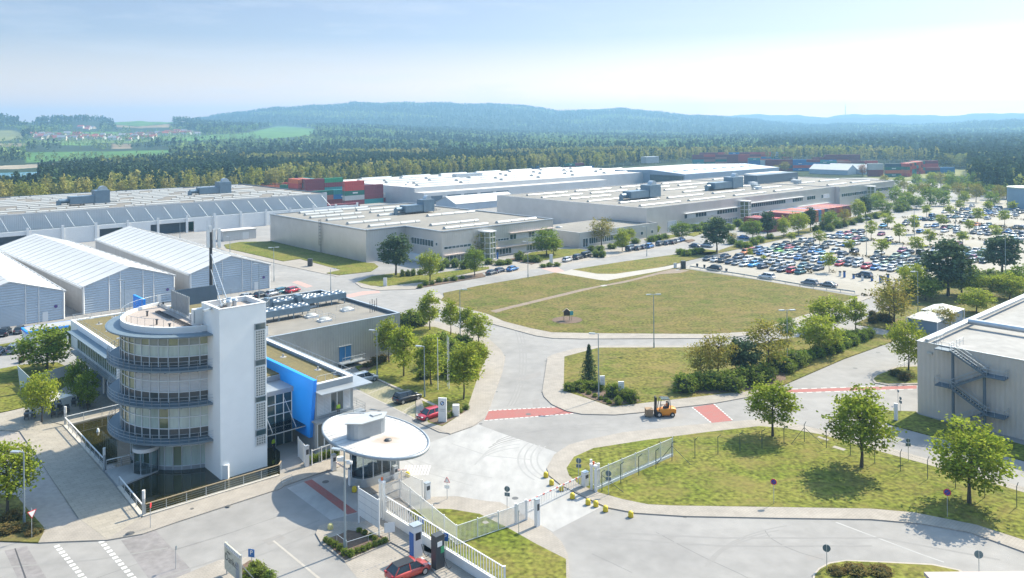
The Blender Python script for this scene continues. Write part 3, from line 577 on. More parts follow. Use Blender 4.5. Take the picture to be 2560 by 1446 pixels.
# ---------------- building materials
M_WALLW = mat('white_render', (.83, .83, .81), .8, var=.05, scale=.4, coord='pos')
M_TRIMW = mat('white_trim', (.68, .68, .67), .5, var=.04, scale=1)
M_GREYM = mat('grey_metal', (.33, .36, .385), .45, .35, var=.12, scale=.8)
M_STEEL = mat('galvanised_steel', (.46, .50, .53), .42, .55, var=.15, scale=.9)
M_DARKM = mat('dark_metal', (.05, .055, .06), .5, var=.1, scale=2)
M_DKBLUE = mat('slate_steel', (.11, .15, .19), .5, .2, var=.12, scale=.9)
M_GREENR = mat('green_roof', (.125, .105, .045), 1, var=.2, scale=.5, col2=(.155, .125, .05), bump=.6, bscale=3)
M_GRAV = mat('roof_gravel', (.33, .285, .255), 1, var=.2, scale=2.5, col2=(.33, .28, .25), bump=.5, bscale=12)
M_BITU = mat('roof_felt', (.18, .168, .15), .9, var=.08, scale=.06, col2=(.235, .215, .185))
M_BITU2 = mat('dark_roof_felt', (.15, .138, .122), .9, var=.10, scale=.05, col2=(.19, .165, .135))
M_WROOF = mat('white_roof_sheet', (.50, .485, .465), .75, var=.05, scale=.05, col2=(.45, .435, .42))
M_HALL = ribbed('silver_cladding', (.62, .61, .595), .9, .3, .36, .6, var=.14, scale=.12)
M_HALLB = ribbed('grey_cladding', (.56, .56, .555), .6, .3, .5, .25, var=.10, scale=.12)
M_CORR = ribbed('corrugated_cladding', (.53, .49, .445), .62, .4, .5, .2, var=.10, scale=.2)
M_TENTW = ribbed('tent_cladding', (.43, .49, .55), .55, .8, .5, .1, horiz=True)
M_TENTS = mat('tent_side', (.48, .47, .46), .7, var=.15, scale=.5, stretch=(1, 1, .25))
M_TENTR = mat('tent_roof', (.52, .515, .50), .6, var=.06, scale=.4)
M_GLASS = mat('tinted_glass', (.045, .085, .095), .06, spec=.9, var=.35, scale=.25)
M_GLASSG = mat('painted_reflection_glass', (.26, .30, .18), .05, .25, spec=.9, var=.45, scale=.33, stretch=(1.5, 1.5, .22))  # yellow-green streaks in the base colour stand for reflected trees
M_BLIND = ribbed('external_blinds', (.60, .61, .62), .18, .6, .55, .3, horiz=True)
M_CURT = mat('curtain_behind_glass', (.46, .56, .52), .12, spec=.8, var=.3, scale=.5, stretch=(2.5, 2.5, .3))
M_SPAN = mat('dark_spandrel', (.05, .06, .065), .2, spec=.6)
M_MULL = mat('window_frame', (.60, .65, .68), .45, .2)
M_BLUE = mat('bright_blue_panel', (.014, .28, .92), .45, var=.06, scale=.3)
M_BLUE2 = mat('blue_door_paint', (.03, .16, .34), .5, var=.1, scale=.6)
M_SKYL = mat('skylight_dome', (.42, .42, .40), .3, spec=.5, var=.08, scale=.4)
M_CHILL = mat('plant_steel', (.17, .24, .30), .4, .3, var=.15, scale=.7)
M_BLACK = mat('black_rubber', (.02, .02, .022), .7)
M_WOOD = mat('weathered_wood', (.36, .28, .18), .8, var=.2, scale=3)
M_GLASSC = bpy.data.materials.new('clear_glass'); M_GLASSC.use_nodes = True
_n = M_GLASSC.node_tree.nodes; _l = M_GLASSC.node_tree.links; _n.clear(); _o = _n.new('ShaderNodeOutputMaterial'); _t = _n.new('ShaderNodeBsdfTransparent'); _t.inputs[0].default_value = (.78, .86, .88, 1)
_g = _n.new('ShaderNodeBsdfGlossy'); _g.inputs['Roughness'].default_value = .05; _g.inputs[0].default_value = (.8, .9, .95, 1); _f = _n.new('ShaderNodeFresnel'); _f.inputs[0].default_value = 1.6; _x = _n.new('ShaderNodeMixShader')
_l.new(_f.outputs[0], _x.inputs[0]); _l.new(_t.outputs[0], _x.inputs[1]); _l.new(_g.outputs[0], _x.inputs[2]); _l.new(_x.outputs[0], _o.inputs[0])
M_SLATE = mat('slate_grey_steel', (.15, .20, .24), .5, .2, var=.1, scale=.8)
def flatroof(mb, o, a0, a1, b0, b1, z, rim=.5, w=.4, mi_wall=0, mi_roof=1, mi_rim=2):
    """parapet ring + recessed roof deck on a grid rectangle"""
    mb.gbox(o, a0, a1, b0, b1, z-.30, z-rim+.001, mi_roof)
    for x0, x1, y0, y1 in ((a0, a1, b0, b0+w), (a0, a1, b1-w, b1), (a0, a0+w, b0+w, b1-w), (a1-w, a1, b0+w, b1-w)):
        mb.gbox(o, x0, x1, y0, y1, z-rim-.4, z, mi_rim)
def barrel(mb, o, a0, a1, b, z, r, mi=0, along='A', n=8, h=None):
    """barrel skylight"""
    h = h or r*.75; ux, uy = (AX, BX) if along == 'A' else (BX, AX)
    base = Vector((o[0], o[1], z)); V = []
    for s in (a0, a1):
        for i in range(n+1):
            t = math.pi*i/n
            V.append(base+(ux*s+uy*(b-r*math.cos(t)) if along == 'A' else BX*s+AX*(b-r*math.cos(t)))+ZV*(h*math.sin(t)+.15))
    m = n+1; fs = [(i, i+1, m+i+1, m+i) for i in range(n)]
    mb.add(V, fs, mi, True); mb.add(V[:m], [tuple(range(m))], mi); mb.add(V[m:], [tuple(range(m))[::-1]], mi)
    lo = [V[0]-ZV*.15, V[n]-ZV*.15, V[m+n]-ZV*.15, V[m]-ZV*.15]
    mb.add([V[0], V[n], V[m+n], V[m]]+lo, [(0, 1, 5, 4), (2, 3, 7, 6), (1, 2, 6, 5), (3, 0, 4, 7)], mi)
def rail(mb, pts, h=1.1, step=1.5, r=.03, mi=0, rails=(1.0, .55)):
    """handrail along points with posts"""
    for a, b in zip(pts, pts[1:]):
        a, b = Vector(a), Vector(b); L = (b-a).length; n = max(1, round(L/step))
        for i in range(n+1): q = a+(b-a)*(i/n); mb.tube(q, q+ZV*h, r, n=5, mi=mi, cap=False)
        for f in rails: mb.tube(a+ZV*h*f, b+ZV*h*f, r, n=5, mi=mi, cap=False)
def strip_windows(o, face, a0, a1, z0, z1, n, parent, mframe=M_TRIMW, mglass=M_GLASS, out=.06, b=0, blind=None):
    """row of window panes in one frame on a face running along A (normal -B) or along B (normal -A)"""
    fr = MB(); gl = MB(); w = (a1-a0)/n
    def bx(mb, s0, s1, d0, d1, zz0, zz1):
        if face == 'A': mb.gbox(o, s0, s1, b-d1, b-d0, zz0, zz1)
        else: mb.gbox(o, b-d1, b-d0, s0, s1, zz0, zz1)
    bx(fr, a0-.1, a1+.1, 0, out, z1, z1+.12); bx(fr, a0-.1, a1+.1, 0, out+.05, z0-.12, z0)
    for i in range(n+1): bx(fr, a0+i*w-.07, a0+i*w+.07, 0, out, z0, z1)
    bx(gl, a0, a1, 0, .025, z0, z1)
    f = fr.build('window', mframe, parent); gl.build('pane', mglass, f)
    if blind:
        for i in blind: bl = MB(); bx(bl, a0+i*w+.05, a0+(i+1)*w-.05, .03, out+.03, z0+.02, z1-.02); bl.build('blind', M_BLIND, f)
# ================= the office building
O = P(552, 1200.6)                          # front corner of the white tower
off = thing('office_building', 'white office block with round glass drum, square stair tower and blue fin', 'office building', (O.x, O.y, 0))
# stair tower
TW, TD, TH = 5.9, 5.6, 20.4
mb = MB(); mb.gbox(O, 0, TW, 0, TD, -.7, TH-1.0)
for x0, x1, y0, y1 in ((0, TW, 0, .3), (0, TW, TD-.3, TD), (0, .3, .3, TD-.3), (TW-.3, TW, .3, TD-.3)): mb.gbox(O, x0, x1, y0, y1, TH-1.0, TH)
tower = mb.build('stair_tower', M_WALLW, off)
mb = MB(); mb.gbox(O, .3, TW-.3, .3, TD-.3, TH-1.0, TH-.55); mb.build('gravel_roof', M_GRAV, tower)
mb = MB()
for x0, x1, y0, y1 in ((-.06, TW+.06, -.06, .36), (-.06, TW+.06, TD-.36, TD+.06), (-.06, .36, .36, TD-.36), (TW-.36, TW+.06, .36, TD-.36)): mb.gbox(O, x0, x1, y0, y1, TH, TH+.08)
mb.build('coping', M_TRIMW, tower)
# ladder of stair windows: glass block panels with vents between
M_GBLK = mat('glass_blocks', (.17, .19, .19), .25, spec=.8)
nt = M_GBLK.node_tree; _g = nt.nodes.new('ShaderNodeNewGeometry'); _b = nt.nodes.new('ShaderNodeTexBrick'); _b.offset = 0; _b.inputs['Scale'].default_value = 1; _b.inputs['Brick Width'].default_value = .3; _b.inputs['Row Height'].default_value = .3; _b.inputs['Mortar Size'].default_value = .05
_b.inputs['Color1'].default_value = (.12, .14, .14, 1); _b.inputs['Color2'].default_value = (.17, .2, .2, 1); _b.inputs['Mortar'].default_value = (.5, .5, .48, 1)
_m = nt.nodes.new('ShaderNodeVectorMath'); _m.operation = 'DOT_PRODUCT'; _m.inputs[1].default_value = tuple(AX); nt.links.new(_g.outputs['Position'], _m.inputs[0])
_s = nt.nodes.new('ShaderNodeSeparateXYZ'); nt.links.new(_g.outputs['Position'], _s.inputs[0]); _c2 = nt.nodes.new('ShaderNodeCombineXYZ'); nt.links.new(_m.outputs['Value'], _c2.inputs[0]); nt.links.new(_s.outputs['Z'], _c2.inputs[1])
nt.links.new(_c2.outputs[0], _b.inputs['Vector']); nt.links.new(_b.outputs['Color'], nt.nodes['Principled BSDF'].inputs['Base Color'])
def zt(y): return TH-(y-766)*.0479         # photo y on the tower's right edge -> height
for y0, y1, k in [(817, 832, 'v'), (833.5, 909, 'g'), (911, 925, 'v'), (927, 1004, 'g'), (1006.5, 1019, 'v'), (1021, 1089, 'g'), (1092, 1106, 'v'), (1107, 1131, 'g')]:
    z1, z0 = zt(y0), zt(y1)
    fr = MB(); fr.gbox(O, 4.35, 5.78, -.10, -.003, z0-.06, z1+.06); w = fr.build('window', M_GREYM if k == 'v' else M_MULL, tower)
    gl = MB(); gl.gbox(O, 4.47, 5.66, -.125, -.102, z0+.04, z1-.04); gl.build('pane', M_GLASS if k == 'v' else M_GBLK, w)
# drum
DC = Vector((-42.2, 108.5, 0)); DR = 9.5
LV = [(0, 4.3, 8.2), (4.3, 8.75, 9.35), (8.75, 13.05, 9.35), (13.05, 17.2, 9.35)]
NP_ = 48
def cut(mb):
    V = []
    for v in mb.v:
        v = Vector(v); a = (v-Vector((O.x, O.y, 0))).dot(AX); V.append(tuple(v-AX*max(0, a-.12)))
    mb.v = V; return mb
def ring(mb, r0, r1, z0, z1, a0=0, a1=2*math.pi, n=64, mi=0):
    mb.lathe(DC, [(r0, z0), (r1, z0), (r1, z1), (r0, z1), (r0, z0)], n, mi, False, a0=a0, a1=a1)
for li, (z0, z1, r) in enumerate(LV):
    body = MB(); fr = MB()
    zb = z0+(1.25 if li else .55)
    body.lathe(DC, [(r, z0-(.7 if li == 0 else 0)), (r, zb)], NP_, 1 if li else 4, False)          # spandrel ring
    for i in range(NP_):
        t0, t1 = 2*math.pi*i/NP_, 2*math.pi*(i+1)/NP_; tm = (t0+t1)/2; deg = (math.degrees(tm)+180) % 360-180
        k = 0                                                   # left side: tree reflections put into the glass colour; right side has blinds
        if li == 2: k = 2 if -118 < deg < -20 else 0
        elif li == 3: k = 3 if -118 < deg < -20 else 0
        elif li == 1: k = 3 if deg > -125 and (i*7) % 5 else 0
        else: k = 3 if (i*5) % 4 else 0
        def pt(t, z, rr=r): return DC+Vector((rr*math.cos(t), rr*math.sin(t), z))
        zt_ = z1-.5; zm = z0+2.55 if li == 3 else zt_
        if li == 3 and k == 3:
            body.quad(pt(t0, zb), pt(t1, zb), pt(t1, zm), pt(t0, zm), 3); body.quad(pt(t0, zm), pt(t1, zm), pt(t1, zt_), pt(t0, zt_), 5 if i % 3 else 0)
        else: body.quad(pt(t0, zb), pt(t1, zb), pt(t1, zt_), pt(t0, zt_), k)
        q = pt(t0, zb-(1.2 if li else .5), r+.05); fr.tube(q, pt(t0, z1-.4, r+.05), .065, n=4, cap=False)
    body.lathe(DC, [(r, z1-.5), (r, z1)], NP_, 4, False)
    d = cut(body).build('drum_storey', [M_GLASSG, M_SPAN, M_BLIND, M_CURT, M_GREYM, mat('half_drawn_blind', (.30, .34, .32), .4, var=.15, scale=.8)], off)
    for z in ([zb, z0+2.6, z1-.5] if li else [zb, z1-1.3]): fr.lathe(DC, [(r+.02, z-.05), (r+.09, z-.05), (r+.09, z+.05), (r+.02, z+.05)], NP_, 0, False)
    cut(fr).build('window_frame', M_MULL, d)
for z in (4.3, 8.75, 13.05):                  # balconies with slender rail
    mb = MB(); ring(mb, 9.3, 10.95, z-.26, z-.02, R(80), R(332)); s = cut(mb).build('balcony', M_SLATE, off)
    mb = MB(); n = 44; a0, a1 = R(80), R(331)
    V = [DC+Vector((10.88*math.cos(a0+(a1-a0)*i/n), 10.88*math.sin(a0+(a1-a0)*i/n), z-.02)) for i in range(n+1)]
    rail(mb, V, 1.05, 3, .025, rails=(1.0, .62, .3)); cut(mb).build('handrail', M_STEEL, s)
    for i in range(26):
        t = a0+(a1-a0)*i/25; e = Vector((math.cos(t), math.sin(t), 0)); mb = MB(); mb.beam(DC+e*9.4+ZV*(z-.4), DC+e*10.8+ZV*(z-.3), .1, .18); cut(mb).build('bracket', M_DKBLUE, s)
mb = MB(); ring(mb, 9.0, 11.1, 16.95, 17.12, R(60), R(335)); cut(mb).build('sun_canopy', M_SLATE, off)
mb = MB(); mb.lathe(DC, [(9.36, 17.0), (9.36, 17.9), (9.0, 17.9), (9.0, 17.5)], 64, 0, False); mb.lathe(DC, [(9.0, 17.5), (.01, 17.5)], 64, 1, False)
dr = cut(mb).build('drum_roof', [M_TRIMW, M_GRAV], off)
mb = MB(); V = [DC+Vector((9.2*math.cos(R(a)), 9.2*math.sin(R(a)), 17.9)) for a in range(-30, 275, 8)]; rail(mb, V, 1.0, 3, .022, rails=(1.0,)); mb.build('handrail', M_STEEL, dr)
for x, y, h in [(408, 766, .5), (368, 791, .6), (392, 812, .6), (424, 821, .5)]:
    p = P(x, y, 17.5); mb = MB(); mb.tube(p, p+ZV*h, .12, n=8); mb.tube(p+ZV*h, p+ZV*(h+.1), .2, n=8); mb.build('vent_pipe', M_DARKM, dr)
# roof plant: screens, walkway, cabinets
T0 = P(428, 747, 17.5)
s0 = P(431, 775, 17.5); s1 = s0-BX*6.2
mb = MB(); e = (s1-s0); mb.beam(s0+ZV*1.45, s1+ZV*1.45, .12, 2.3)
for i in range(11): q = s0+e*(i/10)-AX*.05; mb.beam(q+ZV*.1, q+ZV*2.7, .16)
mb.build('plant_screen', M_GREYM, dr)
mb = MB(); mb.beam(s0+AX*.3+ZV*1.45, s0+AX*6.2+ZV*1.45, .12, 2.3); mb.build('plant_screen', M_DKBLUE, dr)
for x, y, w, h in [(487, 812, .55, 1.0), (492.5, 813.5, .55, 1.0), (498, 815, .55, 1.0), (479, 806, .5, .8)]:
    p = P(x, y, 17.5); mb = MB(); mb.gbox(p, -w/2, w/2, -.2, .2, .35, .35+h); mb.gbox(p, -w/2+.05, w/2-.05, -.23, -.205, .45, .25+h, 1); b = mb.build('condenser_unit', [M_TRIMW, M_GREYM], off)
p = P(493, 818, 17.5); mb = MB(); mb.gbox(p, -.6, .75, -.35, .35, .3, 2.3); mb.gbox(p, -.5, -.4, -.38, -.352, .6, 2.1, 1); mb.build('switch_cabinet', [M_TRIMW, M_GREYM], off)
mb = MB(); a, b = P(394, 781, 17.5), P(486, 824, 17.5); d = b-a
sd = Vector((-d.y, d.x, 0)).normalized()*.3
for i in range(30): q = a+d*(i/29); mb.beam(q-sd+ZV*.18, q+sd+ZV*.18, .07)
mb.beam(a-sd+ZV*.1, b-sd+ZV*.1, .08); mb.beam(a+sd+ZV*.1, b+sd+ZV*.1, .08); mb.build('cable_walkway', M_DARKM, dr)
# left wing with green roof, on columns over a recessed ground floor
W0 = P(177, 801, 8.9)                       # back left corner of the roof
bx0 = (Vector((W0.x, W0.y, 0))-Vector((O.x, O.y, 0))); WA, WB = bx0.dot(AX), bx0.dot(BX)
wing = MB(); wing.gbox(O, WA, WA+24, WB-26.8, WB, 4.3, 8.6); wing.gbox(O, WA, WA+.45, WB-26.8, WB, 8.6, 8.95); wing.gbox(O, WA+.45, WA+24, WB-.45, WB, 8.6, 8.95)
wing.gbox(O, WA+2.2, WA+24, WB-26.4, WB-.4, -.5, 4.3, 1)
wg = wing.build('left_wing', [M_WALLW, M_DKBLUE], off)
mb = MB(); mb.gbox(O, WA+.45, WA+24, WB-26.8, WB-.45, 8.6, 8.72); mb.build('green_roof', M_GREENR, wg)
mb = MB(); mb.gbox(O, WA-1.6, WA, WB-26.5, WB-4.2, 7.9, 8.02); mb.build('sun_canopy', M_SLATE, wg)
strip_windows(O, 'B', WB-26.5, WB-4.5, 4.9, 7.8, 22, wg, M_MULL, M_GLASSG, b=WA)
mb = MB(); mb.gbox(O, WA-.9, WA, WB-26.5, WB-3.5, 4.15, 4.45); rail(mb, [G(O, WA-.85, WB-26.3, 4.45), G(O, WA-.85, WB-3.6, 4.45)], 1.0, 2.2, .025, rails=(1, .66, .33)); mb.build('balcony', M_GREYM, wg)
mb = MB(); rail(mb, [G(O, WA+.25, WB-26.3, 8.95), G(O, WA+.25, WB-.2, 8.95), G(O, WA+22, WB-.2, 8.95)], .9, 1.6, .022, rails=(1, .5)); mb.build('handrail', M_STEEL, wg)
for b in (1.0, 9.0, 17.0, 23.5):
    mb = MB(); q = G(O, WA+.8, WB-b, 0); mb.tube(q-ZV*.6, q+ZV*4.3, .22, n=10); mb.build('column', M_WALLW, wg)
strip_windows(O, 'B', WB-24, WB-3, .9, 3.6, 12, wg, M_DKBLUE, M_GLASS, b=WA+2.2)
mb = MB(); mb.gbox(O, WA, WA+.5, WB, WB+1.6, 4.6, 7.8); mb.gbox(O, WA+.5, WA+3.2, WB, WB+2.2, 3.9, 4.15); mb.build('stair_glazing', [M_GLASSG], wg)
for x, y in [(226, 797), (248, 811), (273, 828), (286, 793), (300, 846)]:
    p = P(x, y, 8.72); mb = MB(); mb.lathe(p, [(.55, .0), (.55, .03), (.12, .05), (.12, .4), (.01, .4)], 10, 0, False); mb.build('roof_drain', M_CONC, wg)
# small blue screen on the far roof
bl = MB(); p = P(333, 772, 8.8); bl.gbox(p, 0, .35, -6, 0, 0, 2.6); bl.build('blue_screen_wall', M_BLUE, off)
# right wing with green roof
RF = P(882, 941, 8.8); rr = Vector((RF.x-O.x, RF.y-O.y, 0)); RA, RB = rr.dot(AX), rr.dot(BX)
RL = RA-5.6                                # left side along the blue fin
mb = MB(); mb.gbox(O, RL, RA, RB, RB+30, -.5, 8.3); mb.gbox(O, TW+.02, RL, RB+9, RB+30, -.5, 8.3)
for x0, x1, y0, y1 in ((RL, RA, RB, RB+.45), (RA-.45, RA, RB+.45, RB+30), (RL, RA-.45, RB+29.55, RB+30)): mb.gbox(O, x0, x1, y0, y1, 8.3, 8.8)
rw = mb.build('right_wing', [M_GREYM], off)
mb = MB(); mb.gbox(O, RL, RA-.45, RB+.45, RB+29.55, 8.3, 8.42); mb.gbox(O, TW+.02, RL, RB+9.3, RB+29.55, 8.3, 8.42); mb.build('green_roof', M_GREENR, rw)
mb = MB(); mb.gbox(O, RL-.1, RA+1.9, RB-1.9, RB, 7.9, 8.02); mb.gbox(O, RA, RA+1.9, RB, RB+30, 7.9, 8.02); mb.build('sun_canopy', M_GREYM, rw)
for x0, x1, y0, y1 in ((RL, RA+.05, RB-.08, RB+.45), (RA-.45, RA+.05, RB+.45, RB+30)):
    mb = MB(); mb.gbox(O, x0, x1, y0, y1, 8.8, 8.9); mb.build('coping', M_TRIMW, rw)
strip_windows(O, 'A', RL+.3, RA-.5, 4.85, 7.8, 5, rw, M_MULL, M_GLASS, b=RB, blind=[0, 1, 4])
strip_windows(O, 'A', RL+.3, RA-.5, .7, 3.6, 5, rw, M_MULL, M_GLASS, b=RB)
mb = MB(); mb.gbox(O, RL-.5, RA+1.2, RB-1.3, RB, 4.1, 4.3); rail(mb, [G(O, RL-.4, RB-1.25, 4.3), G(O, RA+1.1, RB-1.25, 4.3), G(O, RA+1.1, RB+3, 4.3)], 1.0, 1.9, .025, rails=(1, .66, .33)); mb.build('balcony', M_GREYM, rw)
mb = MB(); rail(mb, [G(O, RL+.4, RB+.25, 8.9), G(O, RA-.2, RB+.25, 8.9), G(O, RA-.2, RB+29.5, 8.9)], .9, 1.15, .022, rails=(1,)); mb.build('handrail', M_STEEL, rw)
for x, y in [(708, 893), (795, 925), (842, 936)]:
    p = P(x, y, 8.42); mb = MB(); mb.lathe(p, [(.5, .0), (.5, .03), (.12, .05), (.12, .45), (.01, .45)], 10, 0, False); mb.build('roof_drain', M_CONC, rw)
# blue fin: a slab along B, leaning front edge
FT = .5; z1, zn = 9.6, 7.5
prof = [(RB+12.8, zn), (RB+12.8, z1), (RB-.6, z1), (RB+.7, 1.9), (RB+6.3, 1.9), (RB+6.3, zn)]
mb = MB(); A0, A1 = RL-FT, RL-.01
L = [G(O, A0, b, z) for b, z in prof]; Q = [G(O, A1, b, z) for b, z in prof]; n = len(prof)
mb.add(L+Q, [(i, (i+1) % n, n+(i+1) % n, n+i) for i in range(n)])
for S_ in (L, Q): mb.add(S_, [(0, 1, 2, 5), (2, 3, 4, 5)])
mb.gbox(O, A0, A1, RB+12.8, RB+30, zn+.6, z1-.01)
mb.build('blue_fin', M_BLUE, off)
# entrance hall between tower and fin
mb = MB(); mb.gbox(O, TW+.02, A0, RB+5.0, RB+8.9, 7.0, 7.6); eh = mb.build('entrance_roof', [M_GREYM], off)
mb = MB(); mb.gbox(O, TW+.02, A0, RB+5.6, RB+5.7, .1, 7.0); g = mb.build('entrance_glazing', M_GLASS, off)
fr = MB(); w = A0-TW
for i in range(6): q = G(O, TW+w*i/5, RB+5.55, 0); fr.beam(q+ZV*.1, q+ZV*7, .1)
for z in (2.5, 4.2, 5.6, 6.95): fr.beam(G(O, TW, RB+5.55, z), G(O, A0, RB+5.55, z), .1)
fr.build('window_frame', M_MULL, g)
mb = MB(); mb.gbox(O, TW+.1, A0-.05, RB+1.6, RB+5.5, 3.3, 3.36); cn = mb.build('entrance_canopy', M_GLASSC, off)
fr = MB()
for i in range(5): q = G(O, TW+.2+(w-.4)*i/4, RB+1.6, 3.25); fr.beam(q, q+BX*3.9, .09)
fr.beam(G(O, TW+.1, RB+1.6, 3.25), G(O, A0-.05, RB+1.6, 3.25), .1)
for f in (.25, .8): q = G(O, TW+w*f, RB+2.0, 3.3); fr.tube(q, G(O, TW+w*f, RB+5.5, 6.4), .035, n=6)
fr.build('canopy_frame', M_STEEL, cn)
# link building to the left (low), with door panel at drum: revolving door
RD = P(366, 1178); RD = Vector((RD.x, RD.y, 0)); mb = MB()
mb.lathe(RD, [(1.55, 2.75), (1.55, 3.2), (.01, 3.2)], 24, 0, False); rv = mb.build('revolving_door', M_TRIMW, off)
mb = MB(); mb.lathe(RD, [(1.45, .1), (1.45, 2.75)], 24, 0, False); mb.build('door_glass', M_GLASSC, rv)
mb = MB()
for i in range(8): t = i*math.pi/4; q = RD+Vector((1.5*math.cos(t), 1.5*math.sin(t), .05)); mb.tube(q, q+ZV*2.7, .05, n=6)
for t in (.4, 1.97): e = Vector((math.cos(t), math.sin(t), 0))*1.35; mb.beam(RD-e+ZV*.2, RD+e+ZV*.2, .08); mb.beam(RD-e+ZV*2.6, RD+e+ZV*2.6, .08)
mb.build('door_leaf', M_STEEL, rv)
# ---------------- antenna mast on the tower roof
mp_ = P(528, 752, 17.4)
am = thing('antenna_mast', 'tall dark mast with pale panel antennas beside the white stair tower', 'antenna mast', mp_)
mb = MB(); mb.tube(mp_, mp_+ZV*10.4, .26, .2, n=10); mb.build('pole', M_DARKM, am)
for k, (dx, dz, hh) in enumerate([(-.45, 7.7, 2.6), (.42, 7.6, 2.7), (1.15, 7.5, 2.8), (-.15, 9.9, .9)]):
    q = mp_+AX*dx-BX*.2+ZV*dz; mb = MB(); mb.gbox(q, -.2, .2, -.12, .12, 0, hh); mb.gbox(q, -.05, .05, .12, .3, .3, hh-.3, 1); mb.build('panel_antenna', [M_TRIMW, M_STEEL], am)
mb = MB()
for dx, dz, hh in [(.1, 10.4, 2.2), (-.5, 10.2, 1.4), (.6, 10.2, 1.2)]: mb.tube(mp_+AX*dx+ZV*dz, mp_+AX*dx+ZV*(dz+hh), .04, .02, n=5)
mb.beam(mp_-AX*.6+ZV*10.2, mp_+AX*1.2+ZV*10.2, .07); mb.beam(mp_-AX*.6+ZV*7.9, mp_+AX*1.2+ZV*7.9, .07); mb.build('whip_antenna', M_STEEL, am)
mb = MB(); q = mp_+ZV*7.2
mb.tube(mp_+ZV*6.8, G(O, 2.6, TD*.7, TH+.1), .06, n=6); mb.tube(mp_+ZV*4.5, G(O, 1.0, TD*.3, TH+.0), .06, n=6); mb.beam(G(O, -1.3, TD*.3, TH-.2), G(O, 3.0, TD*.75, TH-.2), .3, .2); mb.build('brace', M_STEEL, am)
mb = MB()
for x, y in [(3.1, 4.4), (2.4, 3.0), (3.3, 3.4)]: q = G(O, x, y, TH-.55); mb.tube(q, q+ZV*.7, .28, n=10); mb.tube(q+ZV*.7, q+ZV*.95, .42, .3, n=10)
mb.tube(G(O, 2.0, 3.9, TH-.1), G(O, 3.4, 4.6, TH-.1), .3, n=10); mb.build('roof_fan', M_STEEL, off)
# ================= technical building with chillers behind the office
TF = P(1000, 783, 7.5); TF.z = 0; tb = thing('plant_building', 'low flat roofed metal building with roof coolers behind the office', 'building', (TF.x, TF.y, 0))
mb = MB(); mb.gbox(TF, -36, 0, 0, 30, 0, 6.9, 0)
for x0, x1, y0, y1 in ((-36, 0, 0, .35), (-36, 0, 29.65, 30), (-36, -35.65, .35, 29.65), (-.35, 0, .35, 29.65)): mb.gbox(TF, x0, x1, y0, y1, 6.9, 7.5, 2 if y0 > 1 or x0 > -1 else 0)
mb.gbox(TF, -35.65, -.35, .35, 29.65, 6.9, 6.95, 1)
M_WORN = ribbed('worn_cladding', (.37, .375, .36), .5, .25, .5, .3, var=.2, scale=.25)
mb.build('walls', [M_WORN, M_BITU, M_DKBLUE], tb)
mb = MB(); mb.gbox(TF, -36.05, .05, -.05, .4, 7.5, 7.58); mb.gbox(TF, -.4, .05, .4, 30.05, 7.5, 7.58); mb.gbox(TF, -36.05, -.4, 29.6, 30.05, 7.5, 7.58); mb.build('coping', M_STEEL, tb)
for x0, x1, z0, z1 in [(832, 858, 0.9, 3.4), ]:
    q = P(834, 912); d = Vector((q.x-TF.x, q.y-TF.y, 0)).dot(AX)
    mb = MB(); mb.gbox(TF, d, d+2.3, -.09, -.003, .9, 3.5); dd = mb.build('door', M_BLUE2, tb)
    mb = MB(); mb.gbox(TF, d+1.1, d+1.2, -.13, -.09, .95, 3.45); mb.gbox(TF, d-.1, d+2.4, -.2, -.003, 3.5, 3.6); mb.build('handle', M_STEEL, dd)
    mb = MB(); mb.gbox(TF, d-.3, d+4.5, -1.6, -.02, .7, .85); rail(mb, [G(TF, d-.2, -1.5, .85), G(TF, d+4.4, -1.5, .85), G(TF, d+4.4, -.1, .85)], 1.0, 1.5, .025); mb.build('loading_step', M_STEEL, tb)
q = P(945, 893); d = Vector((q.x-TF.x, q.y-TF.y, 0)).dot(AX)
mb = MB(); mb.gbox(TF, d, d+1.7, -.07, -.003, 1.1, 2.9); w = mb.build('window', M_TRIMW, tb); mb = MB(); mb.gbox(TF, d+.1, d+1.6, -.09, -.072, 1.2, 2.8); mb.build('pane', M_GLASS, w)
mb = MB(); q = P(925, 775, 7.5)
for i in range(4): p = q+AX*(i*.5); mb.tube(p-ZV*.5, p+ZV*(1.6+.4*(i % 2)), .05, n=6)
mb.beam(q+ZV*.9, q+AX*1.6+ZV*.9, .06); mb.build('roof_antenna', M_DARKM, tb)
def chiller(x, y, label):
    p = P(x, y, 6.95); t = thing('roof_cooler', label, 'cooler', p, group='air coolers on the plant building roof')
    mb = MB(); mb.gbox(p, 0, 9.5, 0, 2.6, 1.0, 2.1); mb.gbox(p, -.9, 0, .3, 2.3, 1.2, 2.9); mb.build('casing', M_CHILL, t)
    for j in range(2):
        for i in range(6):
            mb = MB(); c = G(p, .8+i*1.58, .65+j*1.3, 2.1); mb.lathe(c, [(.6, 0), (.58, .25), (.48, .25), (.48, .05)], 14, 0); mb.lathe(c, [(.49, .22), (.01, .24)], 14, 1, False); mb.build('fan', [M_STEEL, M_DARKM], t)
    for i in range(4):
        for j in (.1, 2.3):
            mb = MB(); q = G(p, .4+i*2.9, j, 0); mb.beam(q, q+ZV*1.0, .16); mb.build('leg', M_CHILL, t)
    return t
chiller(684, 785, 'grey roof cooler with two rows of fans, nearer the white stair tower')
chiller(758, 776, 'grey roof cooler with two rows of fans, nearer the far roof corner')
chiller(655, 812, 'roof cooler half hidden behind the white stair tower')
